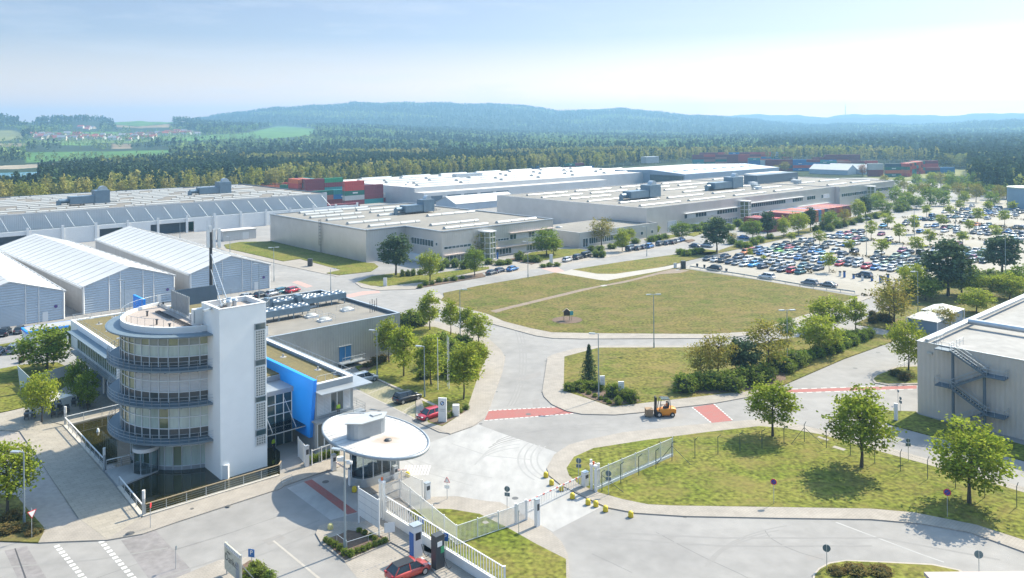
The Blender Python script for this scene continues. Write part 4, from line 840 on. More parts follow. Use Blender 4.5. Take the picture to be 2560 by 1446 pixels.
for x, y, lb in [(775, 768, 'white skylight dome between the two roof coolers'), (868, 777, 'railed skylight dome near the roof edge'), (811, 803, 'skylight dome at the front of the plant roof'), (778, 793, 'small skylight dome beside the front roof cooler')]:
    p = P(x, y, 6.95); t = thing('skylight', lb, 'skylight', p, group='skylight domes on the plant building')
    mb = MB(); mb.gbox(p, -1.1, 1.1, -.9, .9, 0, .35); mb.build('kerb_frame', M_TRIMW, t); mb = MB(); mb.lathe(G(p, 0, 0, .35), [(1.0, 0), (.8, .25), (.4, .36), (.01, .4)], 12, 0, True, 1.1, .85, AX, BX); mb.build('dome', M_SKYL, t)
    mb = MB(); rail(mb, [G(p, -1.6, 1.3), G(p, 1.6, 1.3), G(p, 1.6, -1.3)], 1.0, 1.6, .025); mb.build('guard_rail', M_STEEL, t)
# white stair head beside the wing roof
# ================= pond round the drum
WT = mat('pond_water', (.016, .018, .010), .04, spec=.6, var=.3, scale=.6, col2=(.035, .03, .008))
sheet('pond', [(176, 1062), (300, 1035), (420, 1000), (560, 1000), (700, 1130), (700, 1190), (640, 1205), (361, 1290), (330, 1262)], .014, WT, label='dark still pond round the glass drum')
EDGE = mat('pond_edge_stone', (.5, .46, .40), .85, var=.1, scale=1)
def wallseg(name, a, b, w, z0, z1, m, **k):
    a, b = P(*a), P(*b); return MB().beam(Vector((a.x, a.y, (z0+z1)/2)), Vector((b.x, b.y, (z0+z1)/2)), w, z1-z0).build(name, m, **k)
for a, b in [((162, 1066), (262, 1176)), ((298, 1220), (356, 1294)), ((356, 1294), (697, 1191)), ((162, 1066), (300, 1033))]: wallseg('pond_edge', a, b, .45, -.2, .24, EDGE, kind='structure')
struct('footbridge', [(262, 1180), (296, 1221), (395, 1180), (378, 1158), (340, 1160)], 0, .2, M_CONC, label='paved entrance bridge over the pond')
def pondrail(pts, label):
    q = [P(*p) for p in pts]; t = thing('pond_railing', label, 'railing', (q[0].x, q[0].y, .2))
    mb = MB(); q = [Vector((p.x, p.y, .24)) for p in q]
    for a, b in zip(q, q[1:]):
        L = (b-a).length; n = max(1, round(L/2.2))
        for i in range(n+1): c = a+(b-a)*(i/n); mb.beam(c, c+ZV*1.05, .07)
    mb.build('posts', M_STEEL, t)
    mb = MB()
    for a, b in zip(q, q[1:]): mb.beam(a+ZV*1.08, b+ZV*1.08, .13, .09)
    mb.build('handrail', M_WOOD if 'wood' in label else M_TRIMW, t)
    mb = MB()
    for a, b in zip(q, q[1:]):
        for z in (.3, .55, .8): mb.tube(a+ZV*z, b+ZV*z, .012, n=4, cap=False)
    mb.build('wires', M_STEEL, t)
pondrail([(162, 1066), (262, 1176)], 'railing along the pond on the terrace side of the entrance bridge')
pondrail([(298, 1220), (356, 1292)], 'short railing on the pond corner beyond the entrance bridge')
pondrail([(364, 1291), (697, 1190), (703, 1180)], 'long wood topped railing between pond and road pavement')
pondrail([(162, 1066), (300, 1033)], 'railing on the terrace end of the pond')
pondrail([(266, 1178), (340, 1160)], 'railing on the edge of the entrance bridge')
for x, y, yt, lb in [(359.5, 1291, 1226, 'slim light column at the road corner of the pond'), (261, 1176, 1120, 'slim light column at the entrance bridge'), (163.5, 1066, 1017, 'slim light column at the terrace corner of the pond')]:
    p = P(x, y); h = hgt(x, y, yt); t = thing('light_column', lb, 'light column', p, group='light columns at the pond')
    mb = MB(); mb.tube(p, p+ZV*(h*.68), .16, n=10); mb.build('post', M_STEEL, t); mb = MB(); mb.tube(p+ZV*(h*.68), p+ZV*h, .17, n=10); mb.build('lamp', M_TRIMW, t)
mb = MB(); p = P(245, 1080); mb.lathe(p, [(.02, 0), (.04, .3), (.08, .5), (.14, .4), (.2, .1), (.22, 0)], 10); mb.build('fountain', mat('water_foam', (.7, .75, .78), .4), label='small fountain jet in the dark pond', cat='fountain')
mb = MB(); p = P(565, 1196); mb.beam(p-ZV*.5, p+ZV*1.7, .75, .75); tag(mb.build('pond_pillar', M_TRIMW), 'white square pillar standing in the pond beside the tower', 'pillar')
# ================= the big halls
def bays(parent, o, a0, a1, b0, b1, z, rows, r=.9, seg=6.0, gap=1.2, ln=20, m=M_SKYL, name='skylight'):
    """rows of barrel skylights along A; each run of domes is one skylight"""
    for b, runs in rows:
        for s0, s1 in runs:
            mb = MB(); x = s0
            while x < s1-1:
                e = min(x+seg, s1); barrel(mb, o, x, e-.25, b, z, r); x = e
            mb.build(name, m, parent)
def roofunit(o, a, b, z, L, parent, sc=1.0, m=M_CHILL):
    q = G(o, a, b, z); mb = MB(); w = 2.1*sc
    mb.gbox(q, 0, L*.62, -w, w, .8, .8+2.6*sc); mb.gbox(q, L*.62, L, -w*1.15, w*1.15, .5, .8+4.4*sc)
    u = mb.build('ventilation_unit', m, parent)
    mb = MB(); c = G(q, L*.86, 0, .8+4.4*sc)
    for i in range(7):
        t0, t1 = math.pi*i/7, math.pi*(i+1)/7; R_ = 1.5*sc
        for s in (0,):
            p0 = [G(c, -R_*math.cos(t0)*1.0, -w*.5, R_*math.sin(t0)), G(c, -R_*math.cos(t1), -w*.5, R_*math.sin(t1)), G(c, -R_*math.cos(t1), w*.5, R_*math.sin(t1)), G(c, -R_*math.cos(t0), w*.5, R_*math.sin(t0))]
            mb.quad(*p0)
    for s in (-w*.5, w*.5): mb.poly([G(c, -1.5*sc*math.cos(math.pi*i/7), s, 1.5*sc*math.sin(math.pi*i/7)) for i in range(8)])
    mb.build('hood', M_STEEL, u)
    mb = MB(); mb.tube(G(q, -.1, 0, 2.0), G(q, -3.2*sc, 0, 2.0), .85*sc, n=10); mb.tube(G(q, -3.2*sc, 0, 2.3), G(q, -3.2*sc, 0, 0), .85*sc, n=10); mb.build('duct', m, u)
    mb = MB()
    for f in (0, .33, .66, 1): 
        for s in (-w, w): mb.beam(G(q, L*f, s*.9), G(q, L*f, s*.9, .85), .2)
    mb.beam(G(q, -4*sc, -w, .7), G(q, L+3, -w, .7), .15); mb.beam(G(q, L, w, .7), G(q, L+4, w, .7), .15); mb.beam(G(q, L+4, w, .7), G(q, L+4, w, 0), .15); mb.build('support_frame', M_DARKM, u)
# ---- hall in the middle (notched front)
H1 = P(916, 656.7); h1 = thing('middle_hall', 'silver clad flat roofed hall with caged ladder on its side wall', 'hall', (H1.x, H1.y, 0))
HZ = 10.2
# footprint in grid: front corner at 0,0; notch: A 0..14.7 at b=0, then b=-20 for A 14.7..62
FP = [(0, 0), (14.7, 0), (14.7, -20), (62.5, -20), (62.5, 68), (0, 68)]
mb = MB(); mb.prism([G(H1, a, b) for a, b in FP], 0, HZ, top=False); mb.prism([G(H1, a, b) for a, b in FP], HZ-.5, HZ-.35, 1)
w1 = mb.build('walls', [M_HALL, M_BITU], h1)
mb = MB()
for (a, b), (c, d) in zip(FP, FP[1:]+FP[:1]): mb.beam(G(H1, a, b, HZ-.05), G(H1, c, d, HZ-.05), .5, .3)
mb.build('coping', M_STEEL, h1)
rows = [(8, [(6, 26)]), (-14, [(20, 38), (42, 60)]), (20, [(5, 22), (38, 60)]), (-4, [(22, 42)]), (34, [(5, 20), (26, 46)]), (46, [(5, 26), (30, 52)]), (56, [(8, 24), (30, 56)]), (64, [(10, 40)])]
bays(h1, H1, 0, 0, 0, 0, HZ-.35, rows, r=.9)
roofunit(H1, 36, 33, HZ-.35, 13, h1, .95)
q = P(826.5, 629); d = Vector((q.x-H1.x, q.y-H1.y, 0)).dot(BX)
mb = MB()
for s in (-.3, .3): mb.beam(G(H1, -.3, d+s, 0), G(H1, -.3, d+s, HZ+1.1), .07)
for i in range(34): mb.beam(G(H1, -.3, d-.3, .3+i*.33), G(H1, -.3, d+.3, .3+i*.33), .04)
for i in range(9):
    z = 2.6+i*1.05
    for t in range(6):
        t0, t1 = math.pi*t/6, math.pi*(t+1)/6; mb.beam(G(H1, -.3-.75*math.sin(t0), d-.4*math.cos(t0), z), G(H1, -.3-.75*math.sin(t1), d-.4*math.cos(t1), z), .06)
for t in range(1, 6): t0 = math.pi*t/6; mb.beam(G(H1, -.3-.75*math.sin(t0), d-.4*math.cos(t0), 2.6), G(H1, -.3-.75*math.sin(t0), d-.4*math.cos(t0), HZ+1.1), .05)
mb.build('caged_ladder', M_DARKM, h1)
strip_windows(H1, 'B', -15.5, -3.5, 5.0, 6.9, 8, h1, b=14.7); strip_windows(H1, 'B', -17.6, -16.6, 5.6, 6.4, 1, h1, b=14.7)
mb = MB(); mb.gbox(H1, 13.2, 14.69, -16, -2, 0, 1.9); mb.build('loading_dock', M_TRIMW, h1)
strip_windows(H1, 'A', 15.4, 26, 4.6, 5.3, 7, h1, b=-20); strip_windows(H1, 'A', 34.8, 42, 5.0, 5.6, 6, h1, b=-20)
strip_windows(H1, 'A', 42.5, 62, 5.0, 6.6, 14, h1, b=-20, blind=[2, 3, 4, 5, 8, 9]); strip_windows(H1, 'A', 16, 29, .5, 2.3, 9, h1, b=-20); strip_windows(H1, 'A', 35, 62, .5, 2.3, 20, h1, b=-20, blind=[6, 7, 8, 9, 10, 15])
for a0, a1, z in ((15.2, 29, 2.75), (35, 62.3, 2.75), (42.2, 62.3, 7.1)):
    mb = MB(); mb.gbox(H1, a0, a1, -21.1, -20, z, z+.15); mb.build('sun_canopy', mat('copper_edge', (.62, .50, .43), .5), h1)
def glasstower(o, a, b, zt, parent):
    mb = MB(); mb.prism([G(o, a, b), G(o, a+4.4, b), G(o, a+4.4, b-2.6), G(o, a+1.4, b-3.4)], .1, zt); g = mb.build('glazed_stair', M_GLASSG, parent)
    fr = MB(); pts = [(a, b-.05), (a+1.4, b-3.45), (a+2.9, b-3.05), (a+4.45, b-2.65), (a+.7, b-1.75)]
    for x, y in pts: fr.beam(G(o, x, y, 0), G(o, x, y, zt+.2), .22)
    for k in range(6):
        z = zt*k/5+.1
        for (x0, y0), (x1, y1) in ((pts[0], pts[1]), (pts[1], pts[3])): fr.beam(G(o, x0, y0, z), G(o, x1, y1, z), .16)
    fr.prism([G(o, a-.3, b), G(o, a+4.7, b), G(o, a+4.7, b-2.8), G(o, a+1.3, b-3.8)], zt+.1, zt+.4); fr.build('white_frame', M_TRIMW, g)
glasstower(H1, 29.6, -20.01, 8.6, h1)
# ---- low pavilion to its right
Q = P(1449, 620.7); pv = thing('low_pavilion', 'low white single storey block between the two silver halls', 'building', (Q.x, Q.y, 0))
mb = MB(); mb.gbox(Q, 0, 43, 0, 26, 0, 4.8); mb.gbox(Q, .4, 42.6, .4, 25.6, 4.8, 4.86, 1)
for x0, x1, y0, y1 in ((0, 43, 0, .4), (0, .4, .4, 26), (42.6, 43, .4, 26)): mb.gbox(Q, x0, x1, y0, y1, 4.8, 5.3)
M_PAVM = mat('pale_metal_panel', (.52, .52, .505), .35, .35, var=.12, scale=.3)
mb.build('walls', [M_PAVM, M_BITU], pv)
strip_windows(Q, 'A', 1.6, 4.2, .2, 3.0, 2, pv); strip_windows(Q, 'A', 4.8, 22, 1.0, 3.0, 15, pv); strip_windows(Q, 'A', 24, 27, .2, 3.0, 2, pv); strip_windows(Q, 'A', 33, 34.5, 1.4, 2.6, 1, pv); strip_windows(Q, 'A', 39, 40.5, 1.4, 2.6, 1, pv)
mb = MB(); mb.lathe(G(Q, 8, 18, 4.86), [(1.3, 0), (1.2, .4), (.01, .6)], 10, sy=.8); mb.build('skylight', M_SKYL, pv)
# ---- long silver hall on the right
H2 = P(1616.3, 590); h2 = thing('right_hall', 'very long silver hall with rows of skylights and big roof ventilators', 'hall', (H2.x, H2.y, 0)); Z2 = 10.6
mb = MB(); mb.gbox(H2, 0, 150, 0, 88, 0, Z2-.5); mb.gbox(H2, 150, 214, -2.5, 88, 0, Z2-.5); mb.gbox(H2, .4, 149.6, .4, 87.6, Z2-.5, Z2-.35, 1); mb.gbox(H2, 150.4, 213.6, -2.1, 87.6, Z2-.5, Z2-.34, 1)
for x0, x1, y0, y1 in ((0, 150, 0, .4), (0, .4, .4, 88), (.4, 214, 87.6, 88), (150, 150.4, -2.5, 87.6), (213.6, 214, -2.1, 87.6), (150.4, 214, -2.5, -2.1)): mb.gbox(H2, x0, x1, y0, y1, Z2-.5, Z2)
mb.build('walls', [M_HALL, M_BITU], h2)
rows = [(b, [(s, s+26) for s in (6+(k % 2)*4, 38+(k % 2)*4, 72+(k % 2)*4, 106+(k % 2)*4) if not (k in (2, 3) and 30 < s < 60)]) for k, b in enumerate((8, 22, 36, 50, 64, 78))]
rows += [(b, [(158, 178), (184, 206)]) for b in (8, 26, 64, 78)]
bays(h2, H2, 0, 0, 0, 0, Z2-.35, rows, r=.8)
roofunit(H2, 24, 30, Z2-.35, 20, h2, 1.15); roofunit(H2, 92, 34, Z2-.35, 24, h2, 1.15)
mb = MB(); mb.gbox(H2, 143, 186, 40, 48, Z2-.35, Z2+4.4); mb.build('roof_plant_room', M_DKBLUE, h2)
mb = MB(); mb.gbox(H2, 172, 206, 58, 66, Z2-.35, Z2+3.2); mb.build('roof_plant_room', M_TRIMW, h2)
for i in range(9): mb = MB(); mb.gbox(H2, 112+i*9.5, 115+i*9.5, 20+(i*7) % 30, 23+(i*7) % 30, Z2-.35, Z2+1.1+(i % 3)*.3); mb.build('roof_vent', M_STEEL if i % 2 else M_TRIMW, h2)
strip_windows(H2, 'A', 24, 62, 4.6, 6.2, 20, h2, blind=[1, 2, 3, 8, 9, 10, 11]); strip_windows(H2, 'A', 70, 118, 5.6, 7.2, 30, h2, blind=[20, 21, 22, 23]); strip_windows(H2, 'A', 122, 130, 5.6, 7.4, 4, h2); strip_windows(H2, 'A', 136, 144, 5.6, 7.4, 4, h2, blind=[1, 2, 3])
strip_windows(H2, 'A', 24, 62, .6, 2.2, 20, h2, blind=[3, 4, 5]); strip_windows(H2, 'A', 70, 144, .8, 2.6, 40, h2, blind=[5, 6, 7, 8, 9, 22, 23, 24])
strip_windows(H2, 'A', 152, 180, 5.4, 7.0, 14, h2, b=-2.5); strip_windows(H2, 'A', 184, 212, 5.8, 7.6, 16, h2, b=-2.5); strip_windows(H2, 'A', 184, 212, 1, 2.6, 16, h2, b=-2.5)
for a0, a1, z in ((24, 64, 6.6), (70, 118, 7.6), (70, 146, 3.1)):
    mb = MB(); mb.gbox(H2, a0, a1, -1.0, 0, z, z+.15); mb.build('sun_canopy', M_TRIMW, h2)
glasstower(H2, 64, -.01, 8.8, h2); glasstower(H2, 180, -2.51, 9, h2)
mb = MB(); mb.gbox(H2, 13, 19, -.08, -.003, .1, 4.4); mb.build('roller_door', mat('roller_door', (.44, .46, .48), .5), h2)
# ---- left hall with loading bays, braces and canopy
H3 = P(678, 562.6); h3 = thing('left_hall', 'long grey hall with braced upper wall over white loading bays', 'hall', (H3.x, H3.y, 0)); Z3 = 11.6
E = P(820, 484, Z3); dv = Vector((E.x-H3.x, E.y-H3.y, 0)); A3, B3 = dv.dot(AX), dv.dot(BX)
S3 = -235.0
mb = MB(); mb.gbox(H3, S3, A3, B3+1, B3+95, 0, Z3-.4); mb.gbox(H3, S3, A3-.5, B3+1.5, B3+94.5, Z3-.4, Z3-.3, 1)
mb.gbox(H3, S3, A3, B3+.9, B3+1.4, Z3-.4, Z3); mb.gbox(H3, A3-.5, A3, B3+1.4, B3+95, Z3-.4, Z3+.15, 2); mb.gbox(H3, S3, A3-.5, B3+94.5, B3+95, Z3-.4, Z3+.15, 2)
mb.build('walls', [M_HALLB, M_BITU2, M_DKBLUE], h3)
mb = MB(); mb.gbox(H3, S3, A3+.02, B3+.9, B3+.99, .1, 4.0); mb.gbox(H3, A3+.01, A3+.06, B3+1, B3+60, .1, 3.6); mb.build('green_base', mat('green_base_paint', (.03, .13, .08), .6), h3)
nrow = 10
for k in range(nrow):
    b = B3+6+k*9.2; st = -218+((k*37) % 30)
    x = st+9*k*.6
    while x < A3-18:
        L = 16+((k*13+int(x)) % 3)*7; mb = MB(); barrel(mb, H3, x, x+3.2, b, Z3-.3, .62, h=.42); barrel(mb, H3, x+3.7, x+7.6, b, Z3-.3, .62, h=.42); barrel(mb, H3, x+8.2, min(x+L+6, A3-6), b, Z3-.3, .62, h=.42)
        mb.build('skylight', M_SKYL, h3); x += L+12
for px_, py_ in ((235, 512), (546, 487)):
    q = P(px_, py_, Z3-.3); e = Vector((q.x-H3.x, q.y-H3.y, 0)); roofunit(H3, e.dot(AX)-9, e.dot(BX)+2, Z3-.3, 15, h3, 1.15)
# white wall with columns, openings
WZ = 5.9; cols = list(np.arange(S3, A3+1, 12.0))
OPEN = [k for k in range(len(cols)-1) if k % 5 in (0, 3)]
# openings placed by the photo
def acoord(x, y): q = P(x, y); return Vector((q.x-H3.x, q.y-H3.y, 0)).dot(AX)
opens = [(acoord(-60, 622), acoord(70, 608)), (acoord(243, 600), acoord(292, 592)), (acoord(396, 596), acoord(487, 581))]
b0 = -.6
mb = MB(); segs = []; x = S3
for o0, o1 in sorted(opens): segs.append((x, o0)); x = o1
segs.append((x, A3+12))
for s0, s1 in segs: mb.gbox(H3, s0, s1, b0, b0+.6, 0, WZ)
for o0, o1 in opens: mb.gbox(H3, o0, o1, b0, b0+.6, 4.4, WZ)
mb.build('loading_wall', M_TRIMW, h3)
mb = MB(); mb.gbox(H3, S3, A3+10, b0+2, B3+.8, 5.2, 5.5); mb.build('dock_roof', M_DKBLUE, h3)
for k in range(24):
    a = A3+11.5-k*11.4
    if a < -200: break
    mb = MB(); mb.gbox(H3, a-.45, a+.45, b0-.5, b0, 0, 7.0); mb.build('column', M_TRIMW, h3)
for k in range(40):
    a = A3-3-k*7.2
    if a < -205: break
    mb = MB(); mb.beam(G(H3, a, B3+.6, 10.6), G(H3, a+1.5, b0+1.5, 6.0), .14); mb.build('brace', M_STEEL, h3)
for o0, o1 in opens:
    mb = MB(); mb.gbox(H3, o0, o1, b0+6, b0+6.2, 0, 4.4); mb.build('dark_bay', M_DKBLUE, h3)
# ---- white roofed hall
H4 = P(1036, 470, 9.0); H4.z = 0; h4 = thing('white_roofed_hall', 'huge low hall with white roof and long rounded skylights', 'hall', (H4.x, H4.y, 0)); Z4 = 9.0
mb = MB(); mb.gbox(H4, 0, 224, 0, 94, 0, Z4-.2); mb.gbox(H4, .3, 223.7, .3, 93.7, Z4-.2, Z4, 1); mb.gbox(H4, -.2, 150, -9, 0, 0, 6.3); mb.gbox(H4, 0, 149.8, -8.8, 0, 6.3, 6.5, 1)
mb.build('walls', [M_HALLB, M_WROOF], h4)
mb = MB()
for a in (3, 16, 28, 40, 52): mb.gbox(H4, a, a+9.5, -9.06, -9.003, .1, 4.6)
mb.build('gate_opening', M_DKBLUE, h4)
for k, b in enumerate((12, 28, 44, 60, 76, 88)):
    for x in np.arange(10+(k % 2)*9, 205, 32.0):
        mb = MB(); barrel(mb, H4, x, x+23, b, Z4, 1.9, h=.95, n=10); mb.build('skylight', M_SKYL, h4)
for k in range(16): mb = MB(); mb.gbox(H4, 8+k*13.1, 9+k*13.1, 20+(k*17) % 60, 21.2+(k*17) % 60, Z4, Z4+.6); mb.build('roof_vent', M_STEEL, h4)
mb = MB(); mb.gbox(H4, 70, 92, 52, 57, Z4, Z4+2.4); mb.build('roof_plant_room', M_STEEL, h4)
H5 = P(1712, 432.6, 10); H5.z = 0; h5 = thing('pitched_grey_hall', 'grey blue hall with shallow white roof beyond the long silver hall', 'hall', (H5.x, H5.y, 0))
mb = MB(); mb.gbox(H5, 0, 122, 0, 84, 0, 9); v = [G(H5, 0, 0, 9), G(H5, 122, 0, 9), G(H5, 122, 30, 11.2), G(H5, 0, 30, 11.2), G(H5, 122, 84, 9.2), G(H5, 0, 84, 9.2)]
mb.add(v, [(0, 1, 2, 3)], 2); mb.add(v, [(3, 2, 4, 5)], 1); mb.add(v, [(0, 3, 5)], 0); mb.add(v, [(1, 4, 2)], 0)
mb.build('walls', [ribbed('blue_grey_cladding', (.26, .33, .40), 1.2, .3, .5, .2), M_WROOF, mat('pale_blue_roof', (.40, .45, .53), .5, .1)], h5)
mb = MB(); mb.gbox(H5, -.08, -.003, 1, 30, .2, 7.8); mb.build('glazed_front', M_GLASS, h5)
for k in range(9): mb = MB(); mb.gbox(H5, 8+k*12, 11+k*12, 14, 16, 9.8, 10.7); mb.build('roof_vent', M_TRIMW, h5)
for x, y, lb in [(1625, 405, 'white box shaped plant hut on the far white roof'),]:
    p = P(x, y, 10); mb = MB(); mb.gbox(p, -9, 9, -3, 3, -1, 4.4); mb.gbox(p, -9.2, 9.2, -3.2, 3.2, 4.4, 4.7); tag(mb.build('plant_hut', M_STEEL), lb, 'hut')
# ---- storage tents
def tent(name, label, fl, fr, L, eave, apex, nb=18, group='white storage tents'):
    """front-left and front-right ground corners; extends along +B"""
    fl, fr = Vector((fl[0], fl[1], 0)), Vector((fr[0], fr[1], 0)); u = (fr-fl).normalized(); W_ = (fr-fl).length; v = Vector((-u.y, u.x, 0))
    t = thing(name, label, 'tent', fl+u*(W_/2), 0, group)
    def q(a, b, z): return fl+u*a+v*b+ZV*z
    mb = MB(); mb.poly([q(0, 0, 0), q(W_, 0, 0), q(W_, 0, eave), q(W_/2, 0, apex), q(0, 0, eave)]); mb.build('gable_wall', M_TENTW, t); mb = MB(); mb.poly([q(0, L, 0), q(0, L, eave), q(W_/2, L, apex), q(W_, L, eave), q(W_, L, 0)]); mb.build('gable_wall', M_TENTW, t)
    for a in (0, W_):
        mb = MB(); mb.quad(q(a, 0, 0), q(a, L, 0), q(a, L, eave), q(a, 0, eave)); s = mb.build('side_wall', M_TENTS, t)
    mb = MB(); n = nb   # membrane sagging a little between the ribs
    for side in (0, 1):
        e0, ez = (-.3 if side == 0 else W_+.3), eave-.12
        V = []
        m = n*4
        for i in range(m+1):
            b = -.15+(L+.3)*i/m; sag = -.3*abs(math.sin(math.pi*i/4))
            for f in (0, .25, .5, .75, 1): V.append(q(e0+(W_/2-e0)*f, b, ez+(apex+.06-ez)*f+sag*(math.sin(math.pi*f)+.15)))
        fs = []
        for i in range(m):
            for k in range(4):
                a = i*5+k; fs.append((a, a+1, a+6, a+5) if side else (a, a+5, a+6, a+1))
        mb.add(V, fs, 0, True)
        for i in range(n+1):
            b = -.15+(L+.3)*i/n; mb.beam(q(e0, b, ez+.03), q(W_/2, b, apex+.1), .22, .06, 1)
    mb.build('roof', [M_TENTR, mat('tent_seam', (.43, .435, .44), .6)], t)
    mb = MB()
    for b in (-.06,):
        mb.beam(q(0, b, eave), q(W_/2, b, apex), .25, .2); mb.beam(q(W_/2, b, apex), q(W_, b, eave), .25, .2); mb.beam(q(.1, b, 0), q(.1, b, eave), .3); mb.beam(q(W_-.1, b, 0), q(W_-.1, b, eave), .3)
        for f in (.27, .39, .64, .76):
            z = eave+(apex-eave)*(1-abs(f-.5)*2)-.1; mb.beam(q(W_*f, b, 0), q(W_*f, b, z), .16)
    for a in (-.33, W_+.33): mb.beam(q(a, 0, eave-.25), q(a, L, eave-.25), .1, .5)
    mb.build('frame', M_TRIMW, t)
    mb = MB(); dx = W_*.39; mb.obox(q(W_*.515, -.05, 2.1), u*(W_*.118), v*.04, ZV*2.1); mb.build('roller_door', ribbed('tent_door', (.40, .46, .52), .3, .4, .5, .1, horiz=True), t)
    mb = MB(); mb.obox(q(W_*.82, -.05, 1.05), u*.55, v*.04, ZV*1.05); d = mb.build('door', M_TRIMW, t)
    mb = MB(); mb.tube(q(W_*.92, -.12, 3.0), q(W_*.92, -.06, 3.0), .35, n=14); mb.build('round_sign', mat('sign_purple', (.10, .06, .22), .5), t)
    return t
tent('storage_tent', 'white gabled storage tent nearest the middle hall lawn', (-80.3, 201.7), (-64.6, 215.3), 88, 6.3, 9.6)
tent('storage_tent', 'white gabled storage tent between the other two tents', (-98.6, 186), (-83.6, 200.2), 88, 6.3, 9.6)
tent('storage_tent', 'white gabled storage tent cut off by the left picture edge', (-116.5, 168.2), (-100.7, 182), 88, 6.3, 9.6)
# small white tents far right
def gable(name, label, p, w, d, eave, apex, m=M_TENTR, mw=M_TENTW, cat='tent', group=None):
    t = thing(name, label, cat, p, 0, group); mb = MB(); q = lambda a, b, z: G(p, a, b, z)
    mb.gbox(p, 0, w, 0, d, 0, eave); mb.add([q(0, 0, eave), q(0, d, eave), q(0, d/2, apex)], [(0, 1, 2)]); mb.add([q(w, 0, eave), q(w, d, eave), q(w, d/2, apex)], [(0, 1, 2)]); mb.build('walls', mw, t)
    mb = MB(); mb.quad(q(-.3, -.3, eave-.1), q(w+.3, -.3, eave-.1), q(w+.3, d/2, apex+.05), q(-.3, d/2, apex+.05)); mb.quad(q(-.3, d+.3, eave-.1), q(-.3, d/2, apex+.05), q(w+.3, d/2, apex+.05), q(w+.3, d+.3, eave-.1)); mb.build('roof', m, t)
    return t
def gable_b(name, label, p, w, d, eave, apex, m=M_TENTR, mw=M_TENTW, cat='tent', group=None):   # ridge along B
    t = thing(name, label, cat, p, 0, group); mb = MB(); q = lambda a, b, z: G(p, a, b, z)
    mb.gbox(p, 0, w, 0, d, 0, eave); mb.add([q(0, 0, eave), q(w, 0, eave), q(w/2, 0, apex)], [(0, 1, 2)]); mb.add([q(0, d, eave), q(w, d, eave), q(w/2, d, apex)], [(0, 1, 2)]); mb.build('walls', mw, t)
    mb = MB(); mb.quad(q(-.3, -.3, eave-.1), q(w/2, -.3, apex+.05), q(w/2, d+.3, apex+.05), q(-.3, d+.3, eave-.1)); mb.quad(q(w+.3, -.3, eave-.1), q(w+.3, d+.3, eave-.1), q(w/2, d+.3, apex+.05), q(w/2, -.3, apex+.05)); mb.build('roof', m, t)
    return t
gable_b('storage_tent', 'white ridged tent in front of the far container stacks', P(2119, 438), 17, 34, 4.0, 8.0); gable_b('storage_tent', 'second white ridge tent just behind the first by the far containers', P(2163, 436.5), 16, 34, 4.0, 8.2)
gable('storage_tent', 'white peaked tent between the white roofed hall and the silver hall', P(1140, 528), 42, 17, 3.6, 6.8)
# ---- low garage left of the office with blue edge
LG = P(68, 871); lg = thing('garage_block', 'low white garage block with blue roof edge left of the office', 'garage', (LG.x, LG.y, 0))
mb = MB(); mb.gbox(LG, 0, 34, 0, 4.5, 0, 2.8); mb.gbox(LG, .2, 34, .2, 4.3, 3.2, 3.24, 1); mb.build('walls', [M_WALLW, M_CONC], lg)
mb = MB(); mb.gbox(LG, -.15, 34, -.15, 4.65, 2.8, 3.2); mb.build('roof_edge', M_BLUE, lg)
for i in range(7): mb = MB(); mb.gbox(LG, .8+i*4.3, 4.4+i*4.3, -.06, -.003, .1, 2.4); mb.build('garage_door', M_TRIMW, lg)
# small grey hut by the tents
p = P(571, 603); mb = MB(); t = thing('grey_hut', 'small grey metal hut between tents and left hall', 'hut', p)
mb.gbox(p, -2, 11, 0, 6, 0, 3.6); mb.build('walls', M_HALLB, t); mb = MB(); mb.gbox(p, -2.3, 11.3, -.3, 6.3, 3.6, 3.85); mb.build('roof', M_WROOF, t); mb = MB(); mb.gbox(p, 5.5, 8, -.06, -.003, .1, 2.8); mb.build('door', M_TRIMW, t)
p = P(920, 505); mb = MB(); t = thing('grey_hut', 'grey shed with white roof beside the left container cluster', 'hut', p)
mb.gbox(p, -4, 14, 0, 16, 0, 4.0); mb.build('walls', M_HALLB, t); mb = MB(); mb.gbox(p, -4.3, 14.3, -.3, 16.3, 4.0, 4.25); mb.build('roof', M_WROOF, t)
# ---- corrugated hall at the right with outside stairs
H6 = P(2294.5, 1034.5); h6 = thing('corrugated_hall', 'grey corrugated hall with zigzag escape stairs at the right edge', 'hall', (H6.x, H6.y, 0)); Z6 = 10.5
mb = MB(); mb.gbox(H6, 0, 62, -60, 0, 0, Z6-.6); mb.gbox(H6, .5, 61.5, -59.5, -.5, Z6-.6, Z6-.45, 1)
mb.gbox(H6, 0, .5, -60, 0, Z6-.6, Z6); mb.gbox(H6, .5, 62, -.5, 0, Z6-.6, Z6)
mb.build('walls', [M_CORR, mat('weathered_roof', (.25, .245, .235), .9, var=.12, scale=.1, col2=(.30, .29, .28), stretch=(1, 1, 1))], h6)
mb = MB(); mb.gbox(H6, -.08, .1, -60, .08, Z6, Z6+.1); mb.gbox(H6, .1, 62, -.1, .08, Z6, Z6+.1); mb.gbox(H6, .2, 62, -1.5, -1.0, Z6+.1, Z6+.5); mb.build('coping', M_STEEL, h6)
mb = MB(); mb.tube(G(H6, 16, -1.4, Z6+.5), G(H6, 16, -40, Z6+.5), .45, n=10); mb.build('roof_pipe', M_STEEL, h6)
for a, b in ((26, -12), (34, -20), (20, -26)):
    mb = MB(); q = G(H6, a, b, Z6-.45); mb.gbox(q, -.5, .5, -.5, .5, 0, 1.2); mb.gbox(q, -.65, .65, -.65, .65, 1.2, 1.45); mb.build('roof_vent', M_TRIMW, h6)
mb = MB(); barrel(mb, H6, 6, 14, -14, Z6-.45, 1.2); mb.build('skylight', M_SKYL, h6)
